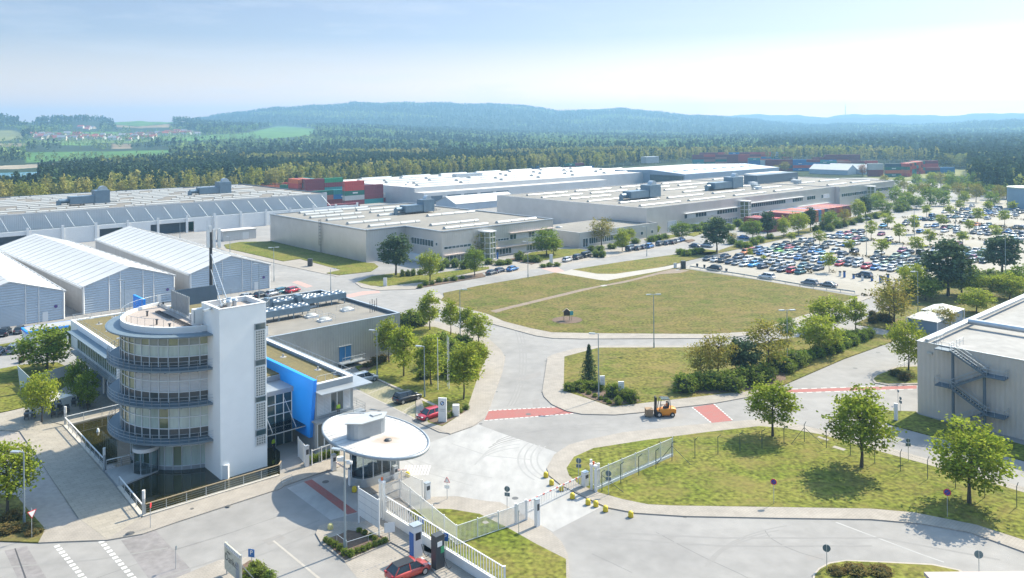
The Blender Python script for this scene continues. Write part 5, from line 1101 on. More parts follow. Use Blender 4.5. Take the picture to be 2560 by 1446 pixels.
mb = MB(); mb.lathe(G(H6, .9, -4.4, Z6-.44), [(.5, 0), (.5, .3), (.01, .3)], 10); mb.build('roof_hatch', M_STEEL, h6)
M_RUST = mat('red_roof_strip', (.25, .09, .075), .9, var=.1, scale=.5); mb = MB(); mb.gbox(H6, 20, 58, -9.5, -8.4, Z6-.448, Z6-.43); mb.build('roof_strip', M_RUST, h6)
st = thing('escape_stairs', 'dark steel zigzag escape stairs fixed to the corrugated hall', 'stairs', G(H6, -.1, -10))
def bcoord(x, y): q = P(x, y); return Vector((q.x-H6.x, q.y-H6.y, 0)).dot(BX)
bA, bB = -4.6, -10.2           # upper and lower ends of the flights, seen from the corner
def flight(z0, z1, b0, b1):
    mb = MB(); q0, q1 = G(H6, -1.1, b0, z0), G(H6, -1.1, b1, z1); n = 14
    for o in (-.55, .55): mb.beam(q0+AX*o, q1+AX*o, .07, .28)
    for i in range(n+1): c = q0+(q1-q0)*(i/n); mb.obox(c, AX*.52, BX*.13, ZV*.025)
    s = mb.build('flight', M_DKBLUE, st)
    mb = MB()
    for o in (-.55, .55):
        for hh in (.55, 1.05): mb.tube(q0+AX*o+ZV*hh, q1+AX*o+ZV*hh, .03, n=5)
        for i in range(0, n+1, 3): c = q0+(q1-q0)*(i/n)+AX*o; mb.tube(c, c+ZV*1.05, .025, n=4)
    mb.build('handrail', M_STEEL, s)
def landing(z, b, l=2.0):
    mb = MB(); mb.gbox(H6, -1.8, -.02, b-l/2, b+l/2, z-.14, z); s = mb.build('landing', M_DKBLUE, st)
    mb = MB(); rail(mb, [G(H6, -.1, b-l/2, z), G(H6, -1.75, b-l/2, z), G(H6, -1.75, b+l/2, z), G(H6, -.1, b+l/2, z)], 1.05, 1, .025); mb.build('handrail', M_STEEL, s)
landing(10.4, -4.0); flight(7.9, 10.4, -9.6, -5.0); landing(7.9, -10.6, 2.4); flight(5.3, 7.9, -5.0, -9.4); landing(5.3, -4.0); flight(2.7, 5.3, -9.6, -5.0); landing(2.7, -10.6, 2.4); flight(.1, 2.7, -5.0, -9.4)
for b in (-5.2, -9.2):
    mb = MB(); mb.tube(G(H6, -1.1, b, 0), G(H6, -1.1, b, 8.2 if b < -6 else 10.2), .2, n=10); mb.build('post', M_DKBLUE, st)
mb = MB(); rail(mb, [G(H6, .3, -2.6, Z6), G(H6, 2.8, -2.6, Z6)], 1.1, 1.2, .03); rail(mb, [G(H6, .3, -5.2, Z6), G(H6, 2.8, -5.2, Z6)], 1.1, 1.2, .03); mb.build('roof_rail', M_STEEL, st)
q = G(H6, -.12, -1.8, Z6-1.4); mb = MB(); mb.gbox(H6, -.25, -.02, -2.1, -1.4, Z6-1.5, Z6-1.2); mb.build('wall_lamp', M_STEEL, h6)
mb = MB()          # part of a white word on the wall near the picture edge
txtc = M_TRIMW
# ---- flat roofed cabin at the bottom right corner
CR = P(2318, 1430, 3.0); t = thing('gate_cabin', 'flat pinkish cabin roof at the bottom right corner', 'cabin', (CR.x, CR.y, 0))
mb = MB(); mb.box(CR.x, CR.x+9, CR.y-6, CR.y, 0, 2.7); mb.build('walls', M_WALLW, t); mb = MB(); mb.box(CR.x-.3, CR.x+9.3, CR.y-6.3, CR.y, 2.7, 3.0); mb.build('roof', mat('pink_roof', (.40, .34, .31), .8, var=.06, scale=1), t)
# ---- round tank at the right edge
p = P(2574, 522); t = thing('round_tank', 'round blue grey tank at the right edge behind the car park', 'tank', p)
mb = MB(); mb.lathe(p, [(9.5, 0), (9.5, 10.2)], 32, 0); mb.build('shell', mat('tank_paint', (.22, .33, .42), .5, .2, var=.08, scale=.3), t); mb = MB(); mb.lathe(p, [(9.7, 10.2), (9.7, 10.7), (.01, 11.0)], 32, 0, False); mb.build('roof', mat('tank_roof', (.42, .46, .36), .6), t)
# ---- two pyramid pavilions
for x, y, lb in [(2322, 826, 'white pyramid roofed pavilion nearer the corrugated hall road'), (2357, 805, 'white pyramid roofed pavilion behind the other one')]:
    p = P(x, y); t = thing('pavilion', lb, 'pavilion', p, 0, 'white pyramid pavilions')
    mb = MB(); h = 2.7; c = [G(p, a, b, h) for a, b in ((-3.6, -3.1), (3.6, -3.1), (3.6, 3.1), (-3.6, 3.1))]; ap = G(p, 0, 0, h+1.2)
    for i in range(4): mb.add([c[i], c[(i+1) % 4], ap], [(0, 1, 2)])
    mb.poly(c[::-1]); mb.build('roof', M_TENTR, t)
    mb = MB(); mb.gbox(p, -3.3, 3.3, -2.8, 2.8, 0, h-.02); mb.build('side_shade', mat('pavilion_side_shade', (.16, .23, .30), .4), t)  # dark box fills the open sides in place of the shade under the roof
    for a, b in ((-3.5, -3.0), (3.5, -3.0), (3.5, 3.0), (-3.5, 3.0)): mb = MB(); q = G(p, a, b); mb.beam(q, q+ZV*h, .14); mb.build('post', M_TRIMW, t)
# ================= gatehouse with elliptical canopy
CC = Vector((-16.5, 95.6, 0)); gh = thing('gatehouse', 'round glass gatehouse under a white elliptical canopy roof', 'gatehouse', CC)
def ell(mb, c, prof, n=56, mi=0, smooth=True, p=8.6, q=5.1): return mb.lathe(c, [(r, z) for r, z in prof], n, mi, smooth, p, q, -BX, AX)
M_CANOPY = mat('canopy_sheet', (.50, .49, .48), .6, var=.10, scale=.35)
nt = M_CANOPY.node_tree     # rust stains round the two vents, a mark of their own on the sheet
_g = nt.nodes.new('ShaderNodeNewGeometry'); _v = nt.nodes.new('ShaderNodeVectorMath'); _v.operation = 'DISTANCE'; _q = P(970, 1102, 6.0); _v.inputs[1].default_value = (_q.x, _q.y, 6.05); nt.links.new(_g.outputs['Position'], _v.inputs[0])
_n = nt.nodes.new('ShaderNodeTexNoise'); _n.inputs['Scale'].default_value = 1.1; _n.inputs['Detail'].default_value = 6; nt.links.new(_g.outputs['Position'], _n.inputs['Vector'])
_r = nt.nodes.new('ShaderNodeMath'); _r.operation = 'MULTIPLY_ADD'; _r.inputs[1].default_value = -2.2; _r.inputs[2].default_value = 2.2; nt.links.new(_n.outputs['Fac'], _r.inputs[0])
_d = nt.nodes.new('ShaderNodeMath'); _d.operation = 'ADD'; nt.links.new(_v.outputs['Value'], _d.inputs[0]); nt.links.new(_r.outputs[0], _d.inputs[1])
_mr = nt.nodes.new('ShaderNodeMapRange'); _mr.inputs[1].default_value = 1.3; _mr.inputs[2].default_value = 3.4; _mr.inputs[3].default_value = .85; _mr.inputs[4].default_value = 0; nt.links.new(_d.outputs[0], _mr.inputs[0])
_x = nt.nodes.new('ShaderNodeMix'); _x.data_type = 'RGBA'; _x.inputs['B'].default_value = (.30, .20, .12, 1); nt.links.new(_mr.outputs[0], _x.inputs['Factor'])
_b = nt.nodes['Principled BSDF']; nt.links.new(_b.inputs['Base Color'].links[0].from_socket, _x.inputs['A']); nt.links.new(_x.outputs['Result'], _b.inputs['Base Color'])
mb = MB(); ell(mb, CC, [(.25, 5.35), (.9, 5.55), (.985, 5.8)]); ell(mb, CC, [(.96, 6.02), (.6, 6.1), (.01, 6.16)], mi=1)
for i in range(-8, 9):
    s = i/8.6*1.0; w_ = math.sqrt(max(0, 1-s*s))*5.1*.94; mb.obox(CC-BX*(i)+ZV*(6.03+.07*(1-abs(s))), BX*.025, AX*w_, ZV*.02, 1)
canopy = mb.build('canopy', [mat('canopy_underside', (.42, .43, .45), .6), M_CANOPY], gh)
mb = MB(); ell(mb, CC, [(.985, 5.75), (1.0, 5.8), (1.0, 6.1), (.96, 6.1), (.96, 6.0)]); mb.build('rim', M_GREYM, canopy)
pc = P(916, 1086, 6.1); pc.z = 0
def stad(mb, c, L, r, z0, z1, mi=0, top=True, n=8):
    pts = []
    for i in range(n+1): t = -math.pi/2+math.pi*i/n; pts.append(G(c, L/2+r*math.cos(t), r*math.sin(t)))
    for i in range(n+1): t = math.pi/2+math.pi*i/n; pts.append(G(c, -L/2+r*math.cos(t), r*math.sin(t)))
    return mb.prism(pts, z0, z1, mi, top=top)
mb = MB(); stad(mb, pc, 2.6, 1.15, 6.0, 7.95); pe = mb.build('roof_plant_housing', M_GREYM, gh)
mb = MB(); stad(mb, pc, 3.0, 1.4, 7.95, 8.05, n=2); mb.gbox(pc, .7, 1.9, -.4, .4, 8.05, 8.2); mb.build('housing_lid', M_PAVM, pe)
mb = MB(); q = P(970, 1102, 6.1); mb.lathe(q, [(.45, 0), (.4, .15), (.01, .2)], 12); mb.build('roof_outlet', M_DARKM, gh)
bc = Vector((-17.0, 97.2, 0))
mb = MB(); stad(mb, bc, 2.4, 1.75, 0, 1.15); stad(mb, bc, 2.4, 1.7, 4.0, 5.6); mb.gbox(bc, 1.4, 3.0, -1.2, 1.4, .1, 3.9, 1); bt = mb.build('booth', [M_STEEL, M_GREYM], gh)
mb = MB(); stad(mb, bc, 2.4, 1.68, 1.15, 4.0, top=False); mb.build('booth_glazing', M_GLASSC, bt)
mb = MB(); stad(mb, bc, 2.4, 1.3, 1.1, 1.18); mb.gbox(bc, -.4, .4, -.5, .5, .1, 1.9); mb.gbox(bc, -1.8, -1.2, -.9, -.3, 1.2, 1.65); mb.build('desk', M_DKBLUE, bt)
mb = MB()
for a, b in ((-2.9, 0), (-2.2, -1.45), (-1.0, -1.7), (.2, -1.7), (1.4, -1.7), (2.5, -1.2), (-2.2, 1.45), (1.4, 1.7)): q = G(bc, a, b); mb.beam(q+ZV*1.1, q+ZV*4.05, .11)
mb.build('window_frame', M_MULL, bt)
struct('gate_island', [(868, 1198), (884, 1228), (912, 1240), (945, 1233), (975, 1214), (1018, 1196), (1012, 1180), (960, 1180), (900, 1170)], 0, .13, [M_KERB, M_PAVE], tmi=1)
def postbox(name, x, y, h, w, d, m, label, cat, top=None, group=None):
    p = P(x, y); t = thing(name, label, cat, p, 0, group); mb = MB(); mb.gbox(p, -w/2, w/2, -d/2, d/2, .1, h); mb.build('body', m, t)
    mb = MB(); mb.gbox(p, -w/2-.06, w/2+.06, -d/2-.06, d/2+.06, 0, .1); mb.build('foot', M_CONC, t)
    mb = MB(); mb.gbox(p, -w/2*.7, w/2*.7, -d/2-.02, -d/2-.002, h*.62, h*.86); mb.build('panel', top or M_DARKM, t)
    mb = MB(); mb.gbox(p, -w/2-.03, w/2+.03, -d/2-.03, d/2+.03, h, h+.08); mb.build('cap', M_STEEL, t)
    return t
postbox('card_reader', 877, 1215, 2.0, .45, .5, M_TRIMW, 'white card terminal beside the gatehouse window', 'terminal')
postbox('card_reader', 834, 1176, 1.9, .5, .5, M_TRIMW, 'white box post on the pavement left of the gatehouse', 'terminal')
postbox('barrier_motor', 988, 1200, 1.6, .5, .5, M_TRIMW, 'white barrier box right of the gatehouse', 'barrier')
postbox('gate_post', 767, 1168, 2.6, .5, .4, M_TRIMW, 'thick white gate post between office entrance and gatehouse', 'post')
postbox('gate_post', 1068, 1250, 1.9, .6, .5, M_TRIMW, 'white post at the end of the barred pedestrian fence', 'post')
postbox('gate_post', 1343, 1318, 2.9, .45, .4, M_TRIMW, 'tall white reader pillar beside the main barrier', 'post')
postbox('barrier_motor', 1463, 1217, 1.7, .7, .6, M_TRIMW, 'white barrier housing at the lawn tip', 'barrier')
# ================= fences and gates
M_FW = mat('white_fence_paint', (.68, .68, .67), .45, var=.05, scale=1)
def barfence(name, label, pts, h, step=.13, r=.022, post=2.6, cat='fence', z=0.0, base=0, pr=.07, depth=.05):
    q = [P(*p) for p in pts]; q = [Vector((p.x, p.y, z)) for p in q]; t = thing(name, label, cat, q[0])
    k = 0
    for a, b in zip(q, q[1:]):
        L = (b-a).length; n = max(1, round(L/post)); mb = MB(); m = max(1, round(L/step))
        for i in range(m+1): c = a+(b-a)*(i/m); mb.tube(c+ZV*(.12+base), c+ZV*(h-.08), r, n=4, cap=False)
        for zz in (.14+base, h-.1): mb.beam(a+ZV*zz, b+ZV*zz, depth, .07)
        mb.build('bars', M_FW, t)
        for i in range(n+1):
            if i == 0 and k: continue
            c = a+(b-a)*(i/n); mb = MB(); mb.beam(c, c+ZV*(h+.05), pr*1.6); mb.build('post', M_FW, t)
        k += 1
        if base: mb = MB(); mb.beam(a+ZV*base*.5, b+ZV*base*.5, .16, base); mb.build('base_beam', M_FW, t)
    return t
barfence('bar_fence', 'white bar fence with a corner round the small gate lawn', [(960, 1258), (1000, 1245), (1142, 1365), (1295, 1312)], 2.1, step=.15)
barfence('bar_fence', 'white barred fence behind the gatehouse on the apron', [(962, 1240), (1004, 1222), (1056, 1247)], 2.1, step=.15)
barfence('bar_fence', 'white bar fence with a hedge between office and gatehouse', [(746, 1142), (766, 1166)], 2.5, step=.15); barfence('bar_fence', 'white framed fence in front of the hedge beside the gatehouse', [(780, 1166), (850, 1140)], 2.0, step=1.2, r=.03, post=1.5)
barfence('pedestrian_gate', 'white barred pedestrian gate beside the main barrier', [(1290, 1312), (1316, 1302)], 2.2, step=.13, post=9, cat='gate', pr=.16)
barfence('sliding_gate', 'long white sliding gate standing open on the front lawn', [(1486, 1230), (1682, 1143)], 2.5, step=.14, post=2.4, cat='gate', base=.45, pr=.05)
barfence('swing_gate', 'white open gate frame at the head of the sliding gate', [(1478, 1212), (1497, 1222)], 2.9, step=.3, post=9, cat='gate', pr=.16)
t = barfence('sliding_gate', 'big white sliding gate with slats running out of the bottom edge', [(962, 1300), (1262, 1492)], 2.7, step=.42, r=.05, post=30, cat='gate', base=1.0, pr=.12, depth=.12)
for x, y, h, lb in [(957, 1298, 4.0, 'white gate portal post with an orange lamp at the big sliding gate'), (1486, 1230, 3.0, 'white gate portal post with an orange lamp by the lawn gate')]:
    p = P(x, y); t = thing('gate_portal', lb, 'gate post', p)
    for d in (-.25, .45): mb = MB(); mb.beam(G(p, 0, d), G(p, 0, d, h), .28); mb.build('post', M_FW, t)
    mb = MB(); mb.beam(G(p, 0, -.4, h), G(p, 0, .6, h), .35, .25); mb.build('head', M_FW, t)
    mb = MB(); mb.tube(G(p, 0, .1, h+.1), G(p, 0, .1, h+.45), .12, n=8); mb.build('warning_lamp', mat('orange_lamp', (.6, .12, .03), .4), t)
# barrier across the main gate
def barrier(a, b, z, label, hang=True):
    a, b = P(*a), P(*b); t = thing('boom_barrier', label, 'barrier', a); mb = MB(); mb.beam(a+ZV*z, b+ZV*z, .09, .14); mb.build('boom', M_FW, t)
    mb = MB(); n = 9
    for i in range(n): p0 = a+(b-a)*((i+.3)/n)+ZV*z; p1 = a+(b-a)*((i+.62)/n)+ZV*z; mb.beam(p0, p1, .096, .148)
    mb.build('red_stripe', mat('barrier_red', (.55, .16, .13), .5), t)
    if hang:
        mb = MB(); m = 24
        for i in range(m+1): c = a+(b-a)*(i/m); mb.tube(c+ZV*.25, c+ZV*z, .022, n=4, cap=False)
        mb.beam(a+ZV*.25, b+ZV*.25, .04); mb.build('skirt', M_FW, t)
barrier((1463, 1213), (1315, 1285), 1.25, 'red and white barrier with hanging skirt across the main gate')
barrier((988, 1196), (1018, 1196), 1.0, 'short barrier arm beside the gatehouse', False); barrier((834, 1172), (868, 1195), 1.0, 'lowered barrier arm left of the gatehouse', False)
# chain link fence: angled posts and thin wires
M_FP = mat('fence_green', (.05, .075, .07), .6)
CL = [(1505, 1232), (1552, 1211), (1597, 1191), (1640, 1175), (1680, 1155), (1737.5, 1146), (1795, 1139), (1850, 1131), (1905, 1124), (1960, 1116), (2011, 1107), (2066, 1123), (2126, 1141), (2187, 1161), (2251, 1181), (2319, 1201), (2389, 1224), (2462, 1247), (2542, 1271), (2640, 1300), (2740, 1330)]
t = thing('chain_link_fence', 'chain link fence on green angled posts across the front lawn', 'fence', P(*CL[0]))
q = [P(*p) for p in CL]
for i, p in enumerate(q):
    mb = MB(); mb.tube(p, p+ZV*2.35, .045, n=6)
    d = Vector((.45, -.25, 0)) if i < 10 else Vector((.4, .3, 0)); mb.tube(p+ZV*2.35, p+ZV*2.7+d*.8, .04, n=6)
    if i in (4, 10): mb.tube(p+ZV*2.0, p+Vector((2.2, -1.2, 0)), .035, n=5); mb.tube(p+ZV*2.0, p+Vector((-2.2, -.9, 0)), .035, n=5)
    if i == 0: mb.tube(p+ZV*2.0, p+Vector((2.6, -.3, 0)), .035, n=5)
    mb.build('post', M_FP, t)
mb = MB()
for a, b in zip(q, q[1:]):
    for z in (.08, 1.15, 2.3): mb.tube(a+ZV*z, b+ZV*z, .008, n=3, cap=False)
mb.build('wires', M_FP, t)
# guard rail at the car park
pts = [P(1725, 671), P(1860, 692.5), P(2000, 717), P(2137, 735.5)]; t = thing('guard_rail', 'steel guard rail between meadow and car park', 'guard rail', pts[0])
mb = MB()
for a, b in zip(pts, pts[1:]):
    n = round((b-a).length/4)
    for i in range(n+1): c = a+(b-a)*(i/n); mb.beam(c, c+ZV*.7, .1)
mb.build('posts', M_STEEL, t); mb = MB()
for a, b in zip(pts, pts[1:]): mb.beam(a+ZV*.62, b+ZV*.62, .06, .32)
mb.build('rail', M_STEEL, t)
# ================= bollards
M_YEL = mat('yellow_bollard_paint', (.62, .47, .02), .5, var=.12, scale=3, coord='obj'); M_YEL2 = mat('faded_yellow_paint', (.60, .52, .22), .6, var=.1, scale=3, coord='obj')
bp = proto('bollard_'); mb = MB(); mb.lathe((0, 0, 0), [(.40, 0), (.42, .08), (.42, .55), (.38, .78), (.26, .92), (.01, .98)], 18); mb.build('shell', M_YEL, bp)
mb = MB(); mb.lathe((0, 0, 0), [(.44, 0), (.44, .06), (.42, .06)], 18, 0, False); mb.build('base_ring', M_DARKM, bp)
BOL = [(1364.7, 1193.6, 'at the apron end of the pavement'), (1379, 1212.8, 'second from the apron'), (1402.6, 1226.6, 'just inside the barrier arm'), (1431, 1246.7, 'just outside the barrier arm'), (1470, 1262, 'at the concrete corner, left of a pair'), (1489.6, 1266.7, 'right one of a close pair'), (1513.7, 1279, 'at the start of the outer kerb'), (1577, 1293, 'farthest out on the yard kerb'), (1019, 1192.7, 'on the island right of the gatehouse'), (886, 1229.7, 'in front of the gatehouse window')]
for x, y, l in BOL: dup(bp, P(x, y), random.uniform(0, 6), .68, 'squat yellow bollard '+l, 'bollard', 'yellow dome bollards').name = 'bollard'
b = dup(bp, P(826, 1325), 0, .7, 'faded pale yellow bollard on the round paved corner', 'bollard', 'yellow dome bollards'); b.name = 'bollard'
for c in kids(b):
    if c.name.startswith('shell'): c.data = c.data.copy(); c.data.materials[0] = M_YEL2
drop(bp)
# ================= lamps
M_POLE = mat('lamp_pole', (.27, .33, .37), .45, .4, var=.08, scale=1)
def lamp(x, yb, yt, label, heads=1, dirv=(-1, 0), extra=None, r=.1):
    p = P(x, yb); h = hgt(x, yb, yt); t = thing('street_lamp', label, 'street lamp', p, 0, 'street lamps of the works')
    mb = MB(); mb.tube(p, p+ZV*h, r, r*.62, n=10); mb.tube(p, p+ZV*1.1, r*1.35, n=10); mb.build('pole', M_POLE, t)
    d = Vector((dirv[0], dirv[1], 0)).normalized()
    for s in ([1] if heads == 1 else [1, -1]):
        e = p+d*(.95*s)+ZV*(h+.02); mb = MB(); mb.beam(p+ZV*h, p+d*(.45*s)+ZV*(h+.03), .09); mb.obox(e, d*.48, Vector((-d.y, d.x, 0))*.2, ZV*.08); hd = mb.build('lamp_head', M_STEEL, t)
        mb = MB(); mb.obox(e-ZV*.09, d*.3, Vector((-d.y, d.x, 0))*.15, ZV*.012); mb.build('lens', M_TRIMW, hd)
    return t, p, h
lamp(1497, 1001, 835, 'tall street lamp beside the two white signs on the lower lawn', 1, (-1, .2))
lamp(1635, 871, 737, 'double headed lamp on the meadow road, in front of the big lawn', 2, (1, .1))
lamp(1968.7, 931, 776, 'double headed lamp rising from the bushes of the lower lawn', 2, (1, .1))
t, p, h = lamp(862.8, 1379, 1127, 'tall lamp with a camera box in front of the gatehouse canopy', 1, (-1, .4), r=.13)
mb = MB(); mb.beam(p+ZV*(h-1.0)-Vector((.5, 0, 0)), p+ZV*(h-1.0)+Vector((.6, 0, 0)), .1); mb.obox(p+ZV*(h-.8)+Vector((-.4, 0, 0)), (.3, 0, 0), (0, .2, 0), (0, 0, .2)); mb.obox(p+ZV*(h-1.2)+Vector((.5, 0, 0)), (.28, 0, 0), (0, .14, 0), (0, 0, .12)); mb.build('camera', M_TRIMW, t)
lamp(943, 946, 827, 'lamp at the far end of the visitor parking bays', 1, (-1, .3)); lamp(1061.5, 995, 867, 'lamp behind the parked black estate car', 1, (-1, .3))
lamp(1150.6, 852, 725, 'lamp among the maples at the meadow corner', 1, (1, .3)); lamp(60.8, 1313, 1131, 'slim lamp on the verge at the drive', 1, (-1, .1))
lamp(685, 703.5, 619, 'lamp at the road beside the nearest storage tent', 2, (1, .4)); lamp(827, 729, 673, 'lamp on the kerb in front of the middle hall lawn', 1, (1, .3))
lamp(648, 746, 660, 'lamp standing behind the plant building', 1, (-1, 0)); lamp(1320, 695, 605, 'lamp on the hall road in front of the middle hall', 1, (-1, .3))
lamp(1617, 641.5, 567, 'lamp beside the row of parked cars by the silver hall', 1, (-1, .3)); lamp(2295, 790, 680, 'lamp behind the white pavilions', 1, (-1, .2)); lamp(2166, 639, 546, 'tall car park lamp among the nearest rows', 2, (1, .2)); lamp(2257, 679, 610, 'car park lamp near the pay posts', 1, (-1, .2)); lamp(2514, 720, 590, 'lamp in front of the dark pine at the right', 1, (-1, .2)); lamp(2286, 600, 515, 'car park lamp in the middle rows', 2, (1, .2)); lamp(2389, 575, 505, 'car park lamp in the back rows', 1, (-1, .2)); lamp(312, 778, 701, 'lamp in front of the middle storage tent', 1, (-1, .1)); lamp(450, 598, 555, 'lamp at the loading bays of the left hall', 1, (1, .1)); lamp(575, 632, 592, 'low lamp beside the grey hut', 1, (-1, .1))
# lamp outside the left edge whose shadow is not needed
for x, y, yt, l in [(1095, 977, 845, 'left one of three white flagpoles'), (1119, 968, 841, 'middle one of three white flagpoles'), (1122.5, 974, 845, 'right one of three white flagpoles')]:
    p = P(x, y); h = hgt(x, y, yt); t = thing('flagpole', l+', beside the visitor bays', 'flagpole', p, 0, 'white flagpoles'); mb = MB(); mb.tube(p, p+ZV*h, .075, .045, n=8); mb.build('pole', M_TRIMW, t); mb = MB(); mb.lathe(p+ZV*h, [(.05, 0), (.07, .06), (.01, .12)], 8); mb.build('finial', M_STEEL, t)
# ================= road signs
M_SB = mat('sign_back', (.10, .15, .18), .5, .3); M_SR = mat('sign_red', (.55, .03, .04), .5); M_SBL = mat('sign_blue', (.02, .03, .22), .5); M_SPB = mat('parking_blue', (.02, .12, .38), .5); M_SW = mat('sign_white', (.75, .75, .74), .5)
M_BLK = mat('sign_black', (.02, .02, .025), .5)
def sign(x, yb, yt, shape, label, mats, r=.32, face=(0, -1), plate=None, cat='road sign', group=None):
    p = P(x, yb); h = hgt(x, yb, yt); t = thing('road_sign', label, cat, p, 0, group); d = Vector((face[0], face[1], 0)).normalized(); s = Vector((-d.y, d.x, 0))
    mb = MB(); mb.tube(p, p+ZV*(h-.02), .035, n=6); mb.build('post', M_STEEL, t)
    c = p+ZV*(h-r)+d*.06; n = {'round': 18, 'tri': 3, 'yield': 3, 'rect': 4}[shape]; off_ = {'round': 0, 'tri': math.pi/2, 'yield': -math.pi/2, 'rect': math.pi/4}[shape]
    def plate_(rr, th, dd): 
        pts = [c+s*(rr*math.cos(off_+2*math.pi*i/n))+ZV*(rr*math.sin(off_+2*math.pi*i/n)) for i in range(n)]
        mb = MB(); mb.add([q+d*(dd-th) for q in pts]+[q+d*dd for q in pts], [tuple(range(n))[::-1], tuple(range(n, 2*n))]+[(i, (i+1) % n, n+(i+1) % n, n+i) for i in range(n)]); return mb
    pl = plate_(r, .03, 0).build('sign_plate', mats[0], t)
    if len(mats) > 1: plate_(r*.76, .012, .014).build('sign_face', mats[1], pl)
    if len(mats) > 2:          # diagonal bar
        mb = MB(); mb.beam(c+d*.02+(s+ZV)*r*.5, c+d*.02-(s+ZV)*r*.5, .02, r*.22, up=d); mb.build('bar', mats[2], pl)
    if plate: mb = MB(); q = p+ZV*(h-2*r-.28)+d*.05; mb.obox(q, s*.3, d*.015, ZV*.2); mb.build('text_plate', plate, t)
    return t
sign(1934.6, 1262, 1197, 'round', 'blue no stopping sign with red ring left on the front lawn', [M_SR, M_SBL, M_SR], .34, (-.4, -1)); sign(2368.5, 1296, 1222, 'round', 'blue no stopping sign with red ring beside the right maple shadow', [M_SR, M_SBL, M_SR], .38, (-.4, -1))
sign(2067, 1422, 1362, 'round', 'dark back of a round sign at the left tip of the grass island', [M_SB], .36, (.3, 1)); sign(2447.5, 1440, 1377, 'round', 'dark back of a round sign near the bottom right cabin', [M_SB], .38, (.3, 1))
sign(1268, 1281, 1216, 'round', 'back of a round sign with a small plate at the apron edge', [M_SB], .32, (.3, 1), M_SB); sign(1447, 1212, 1146, 'round', 'back of a round sign with plate at the lawn tip', [M_SB], .32, (.2, 1), M_SB); sign(1521.5, 1240, 1177, 'round', 'back of a round sign with plate in front of the open gate', [M_SB], .34, (.2, 1), M_SB)
sign(1118, 1251, 1192, 'tri', 'triangular warning sign with red edge on the gate path', [M_SR, M_SW], .42, (-.2, -1), M_SW); sign(79.5, 1347, 1270, 'yield', 'white give way triangle with red edge at the drive', [M_SR, M_SW], .55, (.8, -.5)); sign(376, 1322, 1257, 'round', 'small sign seen edge on at the pond corner', [M_SR], .28, (1, .15))
sign(2271, 1156, 1097, 'round', 'back of a round sign with plate on the right lawn edge', [M_SB], .25, (.2, 1), M_SB); sign(2250.7, 1029, 992, 'round', 'narrow dark sign post left of the corrugated hall', [M_SB], .25, (1, .2), M_SB); sign(439.6, 1422, 1365, 'round', 'small dark sign at the bottom pavement corner', [M_SB], .2, (1, .2)); sign(2245, 1010, 975, 'round', 'thin sign post on the red striped crossing road', [M_SB], .2, (1, .3))
sign(1297, 1340, 1276, 'rect', 'thin dark post beside the pedestrian gate', [M_SB], .1, (1, .2), cat='post')
def text(body, size, m, parent, loc, right, up, name='lettering', th=.004, center=True):
    cu = bpy.data.curves.new(name, 'FONT'); cu.body = body; cu.size = size; cu.extrude = th; cu.resolution_u = 3
    if center: cu.align_x = 'CENTER'; cu.align_y = 'CENTER'
    o = bpy.data.objects.new(name, cu); dg = bpy.context.evaluated_depsgraph_get()
    SC.collection.objects.link(o); dg.update(); me = bpy.data.meshes.new_from_object(o.evaluated_get(dg)); bpy.data.objects.remove(o); me.materials.clear(); me.materials.append(m)
    r, u = Vector(right).normalized(), Vector(up).normalized(); n = r.cross(u); M = Matrix((r, u, n)).transposed().to_4x4(); M.translation = Vector(loc)-ORG[parent.name]
    me.transform(M); o = bpy.data.objects.new(name, me); SC.collection.objects.link(o); o.parent = parent; ORG[o.name] = ORG[parent.name]; return o
for x, y, yt, l in [(1053.5, 1349, 1291, 'blue parking sign at the first charging point'), (1114, 1410, 1332, 'blue parking sign at the second charging point'), (629.5, 1417, 1372, 'blue parking sign at the planted corner by the billboard')]:
    p = P(x, y); h = hgt(x, y, yt); t = thing('parking_sign', l, 'road sign', p, 0, 'blue parking signs'); d = Vector((-.25, -1, 0)).normalized(); s = Vector((1, -.25, 0)).normalized()
    mb = MB(); mb.tube(p, p+ZV*h, .035, n=6); mb.build('post', M_STEEL, t); mb = MB(); mb.obox(p+ZV*(h-.4)+d*.06, s*.33, d*.015, ZV*.38); pl = mb.build('sign_plate', M_SPB, t); text('P', .6, M_SW, pl, p+ZV*(h-.36)+d*.082, s, ZV)
